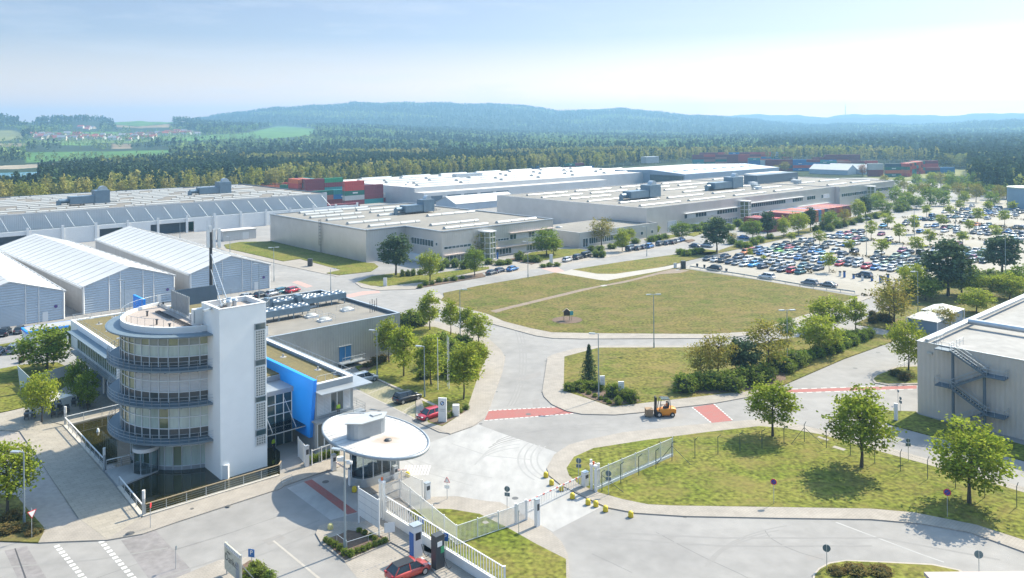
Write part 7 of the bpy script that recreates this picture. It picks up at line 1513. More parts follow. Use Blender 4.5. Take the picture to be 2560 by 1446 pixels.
# ---- bushes and hedges
def make_bush(name, m, seed, W_=2.4, H=1.7, n=60, nl=18, leaf=.12):
    rng = np.random.default_rng(seed); t = proto(name); c = clusters(n, (0, 0, H*.42), (W_/2, W_/2, H*.58), rng, .55, -H*.45)
    V = leafquads(c, leaf, nl, (.18, .18, .14), rng, .5); tn = np.repeat(np.repeat(rng.normal(0, .12, n), nl)+rng.normal(0, .08, n*nl), 4); crown(name, m, t, V, tn).name = 'foliage'
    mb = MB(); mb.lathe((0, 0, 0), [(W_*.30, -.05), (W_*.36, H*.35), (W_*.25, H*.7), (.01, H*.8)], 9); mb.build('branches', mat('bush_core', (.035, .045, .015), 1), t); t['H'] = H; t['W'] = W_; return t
B = {'g': [make_bush('bush_g%d' % k, L_BUSH, 800+k) for k in range(2)], 'b': [make_bush('bush_b%d' % k, L_BROWN, 820+k) for k in range(2)], 'l': [make_bush('bush_l%d' % k, L_GREEN, 840+k) for k in range(2)]}
def bush(x, y, w, h, label, kind='g', group='bushes of the works', i=0, z=0.1):
    p = P(x, y, z); s = p.y/F; b = B[kind][i % 2]; o = dup(b, p, random.uniform(0, 6), (w*s/b['W'], w*s/b['W'], h*s/b['H']), label, 'bush', group); o.name = 'bush'; return o
def bushes(lst, where, kind='g', group=None):
    for i, (x, y, w, h) in enumerate(sorted(lst)): bush(x, y, w, h, '%s bush %s, %s from the left' % ({'g': 'green', 'b': 'brownish', 'l': 'bright green'}[kind], where, od(i)), kind, group or 'bushes '+where, i)
bushes([(1009, 815, 44, 32), (1031, 816, 54, 40), (1052, 812, 40, 34), (1106, 880, 62, 44), (1126, 892, 60, 44), (1156, 870, 52, 34), (1067, 922, 50, 34), (1090, 925, 50, 36), (1140, 918, 60, 40), (1120, 940, 50, 36), (1100, 905, 44, 34), (1060, 946, 40, 24), (1150, 945, 44, 30)], 'under the visitor bay trees')
bushes([(860, 914, 26, 10), (876, 910, 26, 12), (940, 910, 30, 18), (958, 903, 30, 16), (920, 917, 26, 12)], 'in the bed at the plant building', 'b')
bushes([(1120, 1046, 16, 14), (1130, 1040, 14, 12), (1165, 1024, 18, 14), (1105, 1052, 14, 10), (1150, 1032, 16, 10)], 'at the emblem pillar')
bushes([(1714, 978, 66, 44), (1745, 970, 60, 36), (1772, 969, 66, 38), (1800, 972, 60, 36), (1827, 974, 70, 44), (1850, 962, 60, 40), (1882, 960, 70, 44), (1910, 950, 60, 40), (1940, 924, 60, 40), (1965, 930, 50, 34), (1985, 916, 60, 42), (2008, 908, 40, 30)], 'in the long bed of the lower lawn')
bushes([(1425, 976, 34, 20), (1450, 974, 40, 22), (1475, 972, 40, 20), (1498, 975, 34, 20), (1531, 992, 40, 34), (1560, 998, 34, 24), (1580, 1006, 34, 32), (1545, 1012, 22, 20), (1566, 990, 24, 20), (1516, 1004, 14, 10), (1502, 1000, 14, 9), (1488, 993, 14, 9), (1472, 986, 14, 9), (1457, 982, 14, 9), (1524, 1010, 14, 9)], 'on the bed by the white pillars')
bushes([(2018, 900, 36, 26), (2044, 893, 36, 28), (2068, 885, 36, 28), (2092, 879, 36, 28), (2112, 868, 34, 26), (2132, 862, 34, 26), (2155, 853, 34, 26), (2172, 845, 30, 26), (2120, 842, 30, 16), (2145, 838, 30, 14)], 'of the clipped hedge on the lower lawn', 'l')
bushes([(2182, 808, 24, 18), (2200, 802, 26, 20), (2218, 806, 30, 22), (2298, 816, 34, 26), (2312, 820, 34, 24), (2180, 790, 18, 14), (2250, 838, 26, 20), (2240, 940, 30, 16), (2262, 950, 34, 18)], 'around the white pavilions', 'b')
bushes([(2275, 735, 50, 24), (2310, 728, 50, 24), (2345, 718, 50, 26), (2400, 715, 50, 24), (2440, 712, 60, 30), (2480, 705, 60, 30), (2530, 705, 60, 28), (2560, 715, 60, 30)], 'on the wooded verge')
bushes([(1006, 692, 12, 18), (1020, 690, 16, 14), (1033, 690, 14, 18), (1050, 687, 16, 12), (1100, 676, 24, 20), (1115, 668, 24, 20), (1138, 668, 26, 22), (1160, 672, 26, 22), (1180, 668, 24, 16), (1222, 660, 28, 14), (1250, 662, 30, 12), (1270, 660, 24, 12), (1300, 650, 30, 20), (1318, 655, 24, 14), (1340, 655, 30, 16), (1064, 714, 16, 12), (1080, 712, 14, 10), (1098, 706, 18, 12), (1115, 704, 14, 10), (1135, 702, 20, 12), (1155, 698, 14, 8), (1050, 720, 14, 9), (1358, 668, 18, 8), (1374, 666, 18, 9), (1392, 665, 20, 9)], 'in front of the middle hall')
bushes([(1490, 642, 20, 17), (1505, 643, 20, 17), (1478, 628, 18, 14), (1500, 626, 24, 12), (1530, 621, 26, 12), (1545, 614, 20, 10), (1560, 616, 24, 12), (1588, 608, 24, 12)], 'at the low pavilion')
bushes([(1628, 604, 24, 14), (1645, 601, 24, 14), (1660, 596, 24, 12), (1700, 636, 24, 14), (1715, 640, 26, 16), (1735, 637, 26, 16), (1752, 632, 24, 12), (1740, 578, 30, 18), (1760, 574, 30, 18), (1800, 570, 30, 16), (1825, 574, 30, 14), (1845, 566, 30, 18), (1860, 578, 24, 14), (1830, 610, 24, 14), (1850, 618, 26, 16), (1868, 622, 26, 16), (1885, 612, 24, 18), (1900, 606, 24, 16)], 'by the hall road and car park', 'l')
bushes([(1925, 598, 20, 14), (2040, 578, 20, 14), (2057, 574, 22, 20), (2075, 578, 22, 18), (2095, 570, 24, 18), (2110, 566, 24, 14), (2130, 562, 24, 14), (2150, 556, 22, 16), (2170, 550, 22, 14), (2190, 546, 24, 14), (2215, 540, 24, 14), (2248, 530, 30, 18), (2262, 526, 30, 18)], 'along the car park verge')
bushes([(815, 1355, 16, 14), (826, 1362, 18, 16), (838, 1368, 18, 16), (850, 1376, 18, 16), (862, 1388, 20, 18), (878, 1392, 20, 18), (893, 1383, 18, 14), (908, 1378, 18, 14), (922, 1372, 18, 14), (936, 1366, 18, 12), (950, 1361, 18, 12), (963, 1356, 18, 12), (898, 1330, 16, 10), (912, 1337, 16, 12), (926, 1345, 16, 12), (938, 1350, 14, 10)], 'in the planter at the notice board')
bushes([(640, 1430, 40, 26), (655, 1440, 36, 24), (625, 1445, 40, 24), (672, 1448, 36, 20)], 'at the billboard corner')
bushes([(772, 1160, 18, 20), (785, 1156, 18, 20), (798, 1152, 18, 20), (812, 1148, 18, 20), (826, 1144, 18, 20), (840, 1139, 18, 20)], 'of the hedge behind the entrance fence', 'l')
bushes([(20, 1330, 50, 20), (60, 1325, 44, 14), (84, 1335, 40, 12), (30, 1300, 50, 22), (2140, 1430, 60, 14), (2200, 1432, 60, 12), (2090, 1432, 44, 12)], 'low on the drive verge and grass island', 'b')
bushes([(54, 905, 20, 16), (70, 872, 16, 12), (62, 880, 20, 14)], 'beside the terrace car', 'b')
# planted strips between the car rows
for k, (a, b) in enumerate([((2128, 638), (2215, 652)), ((2166, 600), (2420, 633)), ((2196, 571), (2480, 604)), ((2255, 545), (2560, 578)), ((2380, 554), (2560, 575)), ((2440, 538), (2570, 552)), ((1920, 666), (1936, 669)), ((2018, 682), (2036, 685)), ((1960, 668), (1975, 670)), ((2150, 740), (2184, 741)), ((2078, 681), (2092, 683))]):
    p, q = P(*a), P(*b); rng = np.random.default_rng(900+k); L = (q-p).length; n = int(L*3); f = rng.uniform(0, 1, n)
    c = np.array([tuple(p.lerp(q, t)) for t in f])+rng.normal(0, .28, (n, 3))*np.array([1, 1, .25])+np.array([0, 0, .45]); me = npmesh('planted_strip', leafquads(c, .28, 5, .2, rng, .6), np.arange(n*5*4).reshape(-1, 4), L_BROWN, [('tint', 'FLOAT', np.repeat(rng.normal(0, .12, n*5), 4))])
    o = link('planted_strip', me, label=['long low brown planted strip between car rows near the tall lamp', 'planted strip with young trees, second bed between car rows', 'planted strip in the middle of the car park', 'planted strip before the back car rows', 'planted strip behind the silver car in the back rows', 'planted strip at the tank end of the car park', 'short brown bed end in the front car row', 'short brown bed by the red car', 'short brown bed behind the brightly blue car', 'rounded bed at the guard rail end', 'small bed under the front young tree'][k], cat='planting')
for x in list(T.values())+[b for v in B.values() for b in v]: drop(x)
# ================= vehicles
def carpaint():
    m = bpy.data.materials.new('car_paint'); m.use_nodes = True; n = m.node_tree.nodes; b = n['Principled BSDF']; oi = n.new('ShaderNodeObjectInfo'); m.node_tree.links.new(oi.outputs['Color'], b.inputs['Base Color'])
    b.inputs['Roughness'].default_value = .32; b.inputs['Metallic'].default_value = .25; b.inputs['Coat Weight'].default_value = .7; b.inputs['Coat Roughness'].default_value = .04; return m
M_PAINT = carpaint(); M_CGL = mat('car_glass', (.015, .022, .028), .05, spec=.8); M_TYRE = mat('tyre_rubber', (.018, .018, .02), .8); M_RIM = mat('wheel_rim', (.42, .43, .45), .35, .6); M_HL = mat('headlight_glass', (.65, .68, .70), .1, spec=.8); M_TL = mat('tail_light', (.35, .01, .015), .2); M_CBL = mat('car_trim', (.02, .02, .022), .5); M_PLATE = mat('number_plate', (.6, .6, .58), .5)
def loft(mb, st, mi=0):
    """stations (x, half width, z low, z shoulder, z top, top half width) from front to rear, closed both ends"""
    V = []; k = 8
    for x, w, zl, zs, zt, tw in st: V += [(x, -w*.88, zl, ), (x, -w, zl+.16), (x, -w, zs), (x, -tw, zt), (x, tw, zt), (x, w, zs), (x, w, zl+.16), (x, w*.88, zl)]
    fs = []
    for s in range(len(st)-1):
        for i in range(k): a, b = s*k+i, s*k+(i+1) % k; fs.append((a, a+k, b+k, b))
    mb.add(V, fs, mi, True); mb.add(V[:k], [tuple(range(k))], mi); mb.add(V[-k:], [tuple(range(k))[::-1]], mi); return mb
def car_proto(name, L, W_, H, kind, full):
    t = proto(name); l, w = L/2, W_/2; e = {'hatch': (.95, .28, -.60, -.86), 'estate': (.85, .22, -.78, -.93), 'saloon': (.70, .22, -.45, -.78), 'suv': (.82, .24, -.76, -.92), 'van': (.95, .62, -.9, -.96)}[kind]
    zb = H*.62; hood = zb*.93 if kind != 'van' else zb
    st = [(l, w*.72, .34, .5, .58, w*.66), (l-.12, w*.9, .26, .6, .70, w*.78), (l-.5, w*.98, .22, .70, hood*.93, w*.84), (l*.5, w, .22, .80, hood, w*.88), (0, w, .22, zb*.93, zb, w*.90), (-l*.55, w, .22, zb*.94, zb, w*.90), (-l+.35, w*.97, .24, zb*.9, zb*.97 if kind != 'saloon' else zb*.98, w*.85), (-l+.08, w*.88, .3, zb*.8, zb*.90, w*.76), (-l, w*.74, .4, .6, .72, w*.62)]
    mb = MB(); loft(mb, st)
    xf, rf, rr, xr = l*e[0]*.62, l*e[1], l*e[2], l*e[3]; wb, wr = w*.90, w*.66
    mb.add([(rf+.02, -wr, H-.02), (rf+.02, wr, H-.02), (rr, wr*.95, H-.05), (rr, -wr*.95, H-.05), (rf-.15, -wr*.8, H+.025), (rf-.15, wr*.8, H+.025), (rr+.15, wr*.75, H+.01), (rr+.15, -wr*.75, H+.01)], [(4, 5, 6, 7), (0, 1, 5, 4), (1, 2, 6, 5), (2, 3, 7, 6), (3, 0, 4, 7)], 0, True)
    for s in (-1, 1):      # pillars
        for (xa, xb) in ((xf, rf), ((xf+xr)/2*.6, (rf+rr)/2*.6), (xr, rr)): mb.beam((xa, s*wb, zb-.02), (xb, s*wr*1.0, H-.03), .09, .05)
    body = mb.build('body', M_PAINT, t)
    g = MB(); bq = [(xf, -wb, zb-.03), (xf, wb, zb-.03), (xr, wb*.96, zb-.03), (xr, -wb*.96, zb-.03)]; tq = [(rf, -wr, H-.03), (rf, wr, H-.03), (rr, wr*.95, H-.06), (rr, -wr*.95, H-.06)]
    g.add(bq+tq, [(0, 1, 5, 4), (1, 2, 6, 5), (2, 3, 7, 6), (3, 0, 4, 7)]); g.build('windows', M_CGL, t)
    R_ = .33 if kind != 'suv' else .37; ax = (l*.62, -l*.60)
    if full:
        for x in ax:
            for s in (-1, 1):
                wm = MB(); wm.tube((x, s*(w-.2), R_), (x, s*(w+.015), R_), R_, n=16); wo = wm.build('wheel', M_TYRE, t); wm = MB(); wm.tube((x, s*(w+.0), R_), (x, s*(w+.022), R_), R_*.66, n=12); wm.build('rim', M_RIM, wo)
        for s in (-1, 1):
            mb = MB(); mb.obox((l-.16, s*w*.66, .66), (.09, 0, 0), (0, w*.2, 0), (0, 0, .065)); mb.build('headlight', M_HL, t); mb = MB(); mb.obox((-l+.1, s*w*.68, .82), (.06, 0, 0), (0, w*.17, 0), (0, 0, .09)); mb.build('tail_light', M_TL, t); mb = MB(); mb.obox((xf-.15, s*(w+.08), zb+.05), (.06, 0, 0), (0, .09, 0), (0, 0, .07)); mb.build('mirror', M_CBL, t)
        for x in (l+.005, -l-.005): mb = MB(); mb.obox((x, 0, .5), (.012, 0, 0), (0, .26, 0), (0, 0, .06)); mb.build('number_plate', M_PLATE, t)
        mb = MB(); mb.obox((l-.03, 0, .6), (.05, 0, 0), (0, w*.4, 0), (0, 0, .07)); mb.build('grille', M_CBL, t)
    else:
        wm = MB()
        for x in ax:
            for s in (-1, 1): wm.tube((x, s*(w-.2), R_), (x, s*(w+.015), R_), R_, n=10)
        for s in (-1, 1): wm.obox((l-.16, s*w*.66, .66), (.085, 0, 0), (0, w*.18, 0), (0, 0, .06), 1)
        wm.build('wheels', [M_TYRE, M_HL], t)
    return t
CARS = {}
for kd, (L, W_, H) in {'hatch': (4.2, 1.78, 1.46), 'estate': (4.7, 1.83, 1.48), 'saloon': (4.7, 1.83, 1.43), 'suv': (4.6, 1.88, 1.66), 'van': (4.9, 1.95, 1.95)}.items():
    for f in (0, 1): CARS[kd, f] = car_proto(kd+'_%d_' % f, L, W_, H, kd, f)
COL = {'white': (.60, .61, .62), 'silver': (.42, .45, .48), 'grey': (.16, .18, .20), 'dark grey': (.055, .065, .075), 'black': (.012, .014, .018), 'navy': (.02, .04, .085), 'blue': (.03, .16, .42), 'bright blue': (.03, .30, .62), 'teal': (.03, .14, .18), 'red': (.45, .02, .04), 'purple red': (.22, .02, .10), 'green': (.20, .52, .06), 'dark green': (.03, .09, .06), 'orange': (.60, .16, .03), 'pink red': (.5, .10, .14), 'pale green': (.38, .50, .38), 'pale teal': (.25, .40, .45)}
KN = {'hatch': 'hatchback', 'estate': 'estate car', 'saloon': 'saloon', 'suv': 'tall estate', 'van': 'van'}
def car(x, y, kd, c, ang, label, full=1, group=None):
    o = dup(CARS[kd, full], P(x, y), ang, random.uniform(.96, 1.03), label, 'car', group, (*COL[c], 1)); o.name = 'parked_car'; return o
TOA, TOB = ANG, ANG+math.pi/2
car(1018, 1003, 'suv', 'black', TOA, 'black estate car in the visitor bay between tree shadows', 1, 'cars in the visitor bays'); car(910, 955, 'suv', 'silver', TOA, 'silver car at the far end of the visitor bays', 1, 'cars in the visitor bays')
car(1077, 1045, 'hatch', 'red', TOA+math.pi, 'dark red car half behind the emblem sign pillar', 1, 'cars in the visitor bays')
o = car(1020, 1440, 'hatch', 'red', TOA-.06, 'red electric car with black roof at the charging columns', 1)
for c in kids(o):
    if c.name.startswith('body'): c.color = (.42, .045, .03, 1)
rf = MB(); rf.add([(.35, -.6, 1.49), (.35, .6, 1.49), (-1.4, .55, 1.475), (-1.4, -.55, 1.475)], [(0, 1, 2, 3)]); rfo = bpy.data.objects.new('black_roof', rf.mesh('black_roof', M_CBL)); SC.collection.objects.link(rfo); rfo.parent = o
for i, (x, y, kd, c) in enumerate([(618, 748, 'hatch', 'silver'), (651, 743, 'hatch', 'black'), (681, 739, 'hatch', 'silver'), (706, 733, 'estate', 'teal'), (732, 731, 'hatch', 'red')]): car(x, y, kd, c, TOA+.3, '%s parked car behind the plant building, %s from the left' % (c, od(i)), 1, 'cars behind the plant building')
for i, (x, y, kd, c) in enumerate([(-6, 886, 'saloon', 'navy'), (34, 880, 'suv', 'grey'), (12, 838, 'suv', 'black'), (49, 832, 'hatch', 'dark grey')]): car(x, y, kd, c, TOB-.4, '%s car by the terrace lawn at the left edge, %s' % (c, ['cut by the edge', 'in the front row', 'behind the grass strip', 'at the garage corner'][i]), 1, 'cars beside the garage')
for i, (x, y, kd, c) in enumerate([(1230, 686, 'saloon', 'dark grey'), (1249, 681, 'hatch', 'navy'), (1281, 677, 'saloon', 'blue'), (1418, 654, 'hatch', 'white'), (1445, 648, 'suv', 'black'), (1466, 643, 'van', 'black'), (1576, 627, 'van', 'navy'), (1596, 625, 'hatch', 'dark grey'), (1610, 622, 'estate', 'navy'), (1624, 620, 'suv', 'blue'), (1650, 614, 'suv', 'dark grey'), (1668, 612, 'hatch', 'navy'), (1683, 610, 'hatch', 'black'), (1694, 606, 'estate', 'silver'), (1703, 604, 'estate', 'blue'), (1737, 619, 'hatch', 'navy'), (1767, 618, 'suv', 'silver'), (1857, 597, 'saloon', 'blue')]): car(x, y, kd, c, TOA+.25 if i < 15 else TOB, '%s %s on the hall road, %s car from the left' % (c, KN[kd], od(i)), 1, 'cars parked along the hall road')
for x, y, kd, c, a, l in [(1786, 676, 'suv', 'black', TOB, 'black car behind the guard rail, nearest the grey cabinet'), (1917, 697, 'suv', 'white', TOB, 'white car driving along the guard rail'), (2024, 713, 'suv', 'grey', TOB, 'grey blue car behind the guard rail, left of a similar one'), (2071, 717, 'saloon', 'grey', TOB, 'grey saloon behind the guard rail, right of a similar one'), (2160, 693, 'suv', 'navy', TOB, 'dark blue car driving between the pay posts')]: car(x, y, kd, c, a, l, 1, 'cars on the car park lane')
# the big car park: rows read off the photograph, centre pixel and colour
CC_ = dict(w='white', s='silver', g='grey', d='dark grey', k='black', n='navy', b='blue', B='bright blue', t='teal', r='red', p='purple red', G='green', D='dark green', o='orange', R='pink red', l='pale green', T='pale teal')
Z1 = '500 640d 640 660w 765 670k 895 695n 1010 715g 1155 740w 1310 745B 1470 780n 1690 810g 1830 835n 2000 855r 2140 875t 810 590n 920 600d 1040 610n 1210 640w 1370 670w 1500 690s 1640 695s 1800 710w 1950 740s 2190 760t 2320 790g 2460 810n 1170 525o 1330 520n 1450 540b 1570 560w 1710 575w 1830 600w 1980 600w 2120 625b 2250 640d 2400 660w 2530 690b 1260 490r 1390 470b 1520 470s 1640 490l 1760 500G 1920 520l 2160 545g 2400 600w 2540 590l 1700 415g 1840 425t 1950 435R 2090 460T 2220 465n 2360 500b 2490 510B 1880 360k 2060 370d 2200 310w 2340 300n 2290 370d 2420 420s 2530 425w'
Z2 = '150 430d 340 510s 480 550n 680 500n 40 420g 90 510B 300 360s 430 380w 540 390b 710 360w 190 360d 220 230w 330 245g 470 245w 720 270p 850 300t 590 250T 800 225w 420 190b 660 150t 790 155n 560 190R 440 640w 130 670n 280 700B 420 730r 590 730n 740 750w 900 780r 1060 800b 1225 810w 1350 830w 1700 865w 1900 880s 1530 840T 600 660n 750 690s 1070 720w 1210 740l 1380 740s 1550 760w 1700 790s 1900 800d 2030 820n 1060 620d 1210 640d 1360 640D 1520 660d 1700 690d 1860 710D 2030 730g 2160 740b 1420 580l 1590 590T 1710 600t 1860 620d 2020 650g 2150 660d 1130 535w 1535 500p 1660 520n 1870 520d 1990 545w 2150 545w 2120 490s 2300 560w 2520 590d 1160 195p 1300 280w 2370 375b 2520 390p 1190 45B 1590 15d 1770 30d 1870 35w 1990 50w 2120 45b 2280 75p 2380 70t 2500 85s 2290 135w 1860 150b 2510 150s'
Z3 = '870 440w 1240 385n 1355 380b 1450 310w 1150 460d 1070 440w 600 520b 690 530d 330 590b 460 600n 600 600t 60 650g 120 650s 840 760p 970 765t 1120 780s 1140 850b 920 640n 960 545w 1090 550t 1230 530w 1350 550d 1470 550n 1310 480d 1420 460T 1300 630w 1780 575s 1560 715o 1800 715t 1560 790w 1700 770s 1740 820n 1490 880d 1370 880b 1640 895s 1800 910n 2220 860b 2390 770d 2520 770n 2400 880d 2520 900n 2060 870d 2310 945w 2350 1000t 1790 1105g 1730 390w 1885 385w 1960 340b 2020 410s 1780 425b 1880 420w 1700 470w 1830 465b 1970 470w 2050 440s 2300 370b 2450 365w 2350 440s 2460 450d 2260 490w 2390 510s 2520 440n 2420 410w 2030 350n 1830 340p 350 200w 410 200b 820 255w 1330 1240D 1530 1270w 1710 1280t 1880 1290s 1400 1340t 1240 1390n 1200 1310T 1470 1420p 1650 1410l 1830 1390T 1480 1490s 1700 1500n 1560 1480w 1850 1450d 1900 1380w 1700 1340s 1600 1350g 2100 1330w 2150 1250n 2450 1060g 2520 1000w'
lot = []
for s, x0, y0, f in ((Z1, 1700, 560, 7.111), (Z2, 2040, 560, 7.111), (Z3, 2260, 480, 8.507)):
    q = s.split()
    for i in range(0, len(q), 2): lot.append((x0+int(q[i])/f, y0+(int(q[i+1][:-1])+12)/f, CC_[q[i+1][-1]]))
keep = []
for c in lot:
    p = P(c[0], c[1])
    if all((p-k[3]).length > 2.1 for k in keep): keep.append((*c, p))
ga = sorted(keep, key=lambda c: c[3].dot(BX)*0+c[3].dot(AX)); a0 = ga[0][3].dot(AX); rows = {}
for c in keep: rows.setdefault(int((c[3].dot(AX)-a0+1.5)//5.6), []).append(c)
rc = random.Random(4); KL = ['hatch', 'hatch', 'estate', 'saloon', 'saloon', 'suv']
for ri, rk in enumerate(sorted(rows)):
    for i, c in enumerate(sorted(rows[rk], key=lambda c: -c[3].dot(BX))):
        kd = rc.choice(KL); car(c[0], c[1], kd, c[2], TOA+math.pi+rc.uniform(-.05, .05)+(math.pi if rc.random() < .3 else 0), '%s %s in %s car park row from the meadow, %s from the left' % (c[2], KN[kd], od(ri), od(i)), 0, 'cars in the staff car park')
for v in CARS.values(): drop(v)
for i, (x, y, h) in enumerate([(2100, 691, 1.1), (2111, 694, 1.5), (2134, 697, 1.0), (2156, 702, 1.4), (2180, 703, 1.0), (2201, 706, 1.5), (2206, 707, 1.4), (2220, 709, 2.2), (1743, 668, .7), (1761, 671, .7), (1816, 681, .7)]):
    p = P(x, y); t = thing('pay_post', ('pay post on the car park lane, %s from the left' % od(i)) if i < 8 else 'short dark post along the guard rail lane, %s from the left' % od(i-8), 'post', p, 0, 'posts on the car park lane'); mb = MB(); mb.box(p.x-.25, p.x+.25, p.y-.2, p.y+.2, 0, h); mb.build('body', M_TRIMW if i % 3 == 0 and i < 8 else (M_SPB if i < 8 else M_DARKM), t); mb = MB(); mb.box(p.x-.3, p.x+.3, p.y-.25, p.y+.25, h, h+.35); mb.build('head', M_DARKM, t)
# ---- forklift
p = P(1660, 1040); ang = math.pi+.06; fk = thing('forklift', 'orange and black forklift truck carrying a pallet box on the road', 'forklift', p, ang); fk.scale = (1.15,)*3
ORG[fk.name] = Vector((0, 0, 0)); M_ORG = mat('forklift_orange', (.62, .21, .008), .45); M_FKG = mat('forklift_grey', (.07, .08, .09), .5)
mb = MB(); loft(mb, [(.9, .55, .25, .6, .8, .5), (.3, .58, .2, .8, .95, .5), (-.5, .6, .2, .95, 1.05, .52), (-1.15, .6, .3, 1.0, 1.1, .5), (-1.45, .5, .45, .85, .95, .4)]); mb.build('body', M_ORG, fk)
mb = MB(); mb.box(.0, 1.0, -.52, .52, .42, .62); mb.box(-.6, .0, -.35, .35, 1.0, 1.12); mb.build('floor', M_FKG, fk)
for x in (.75, -.95):
    for s in (-1, 1): wm = MB(); r_ = .36 if x > 0 else .3; wm.tube((x, s*.42, r_), (x, s*.66, r_), r_, n=16); wo = wm.build('wheel', M_TYRE, fk); wm = MB(); wm.tube((x, s*.6, r_), (x, s*.67, r_), r_*.5, n=10); wm.build('rim', M_RIM, wo)
mb = MB()
for s in (-.5, .5): mb.beam((.72, s, .8), (.45, s, 2.25), .07); mb.beam((-.75, s, 1.0), (-.62, s, 2.2), .07); mb.beam((.45, s, 2.25), (-.62, s, 2.2), .07)
for x in np.linspace(-.6, .42, 6): mb.beam((x, -.5, 2.23), (x, .5, 2.23), .05)
mb.build('overhead_guard', M_FKG, fk)
mb = MB(); mb.quad((.42, -.48, 2.28), (.42, .48, 2.28), (-.6, .48, 2.24), (-.6, -.48, 2.24)); mb.build('roof_panel', M_GLASSC, fk)
mb = MB()
for s in (-.32, .32): mb.beam((1.12, s, .05), (1.05, s, 2.45), .13, .16)
for z in (.3, 1.2, 2.4): mb.beam((1.1, -.4, z), (1.1, .4, z), .1)
mb.build('mast', M_CBL, fk)
for s in (-.26, .26): mb = MB(); mb.box(1.18, 2.5, s-.06, s+.06, .1, .15); mb.box(1.15, 1.22, s-.06, s+.06, .1, .7); mb.build('fork', M_CBL, fk)
mb = MB(); mb.box(-.55, -.1, -.28, .28, 1.12, 1.22); mb.box(-.62, -.5, -.28, .28, 1.2, 1.75); mb.build('driver_seat', M_CBL, fk)
mb = MB(); mb.tube((.5, 0, .7), (.32, 0, 1.35), .035, n=6); mb.lathe((.3, 0, 1.36), [(.17, 0), (.19, .03), (.17, .05)], 12); mb.build('steering_wheel', M_CBL, fk)
Rz = Matrix.Rotation(ang, 4, 'Z')
q = p+Rz @ Vector((2.2, 0, .18)); bx = thing('pallet_box', 'brown cardboard pallet box on the forks of the forklift', 'box', q, ang); ORG[bx.name] = Vector((0, 0, 0))
mb = MB(); mb.box(-.5, .5, -.6, .6, .13, .95); mb.box(-.51, .51, -.04, .04, .14, .955); mb.build('carton', mat('cardboard', (.30, .20, .12), .85, var=.1, scale=3), bx); mb = MB()
for y in (-.5, 0, .5): mb.box(-.5, .5, y-.07, y+.07, 0, .1)
for x in (-.42, 0, .42): mb.box(x-.07, x+.07, -.6, .6, .1, .13)
mb.build('pallet', M_WOOD, bx)
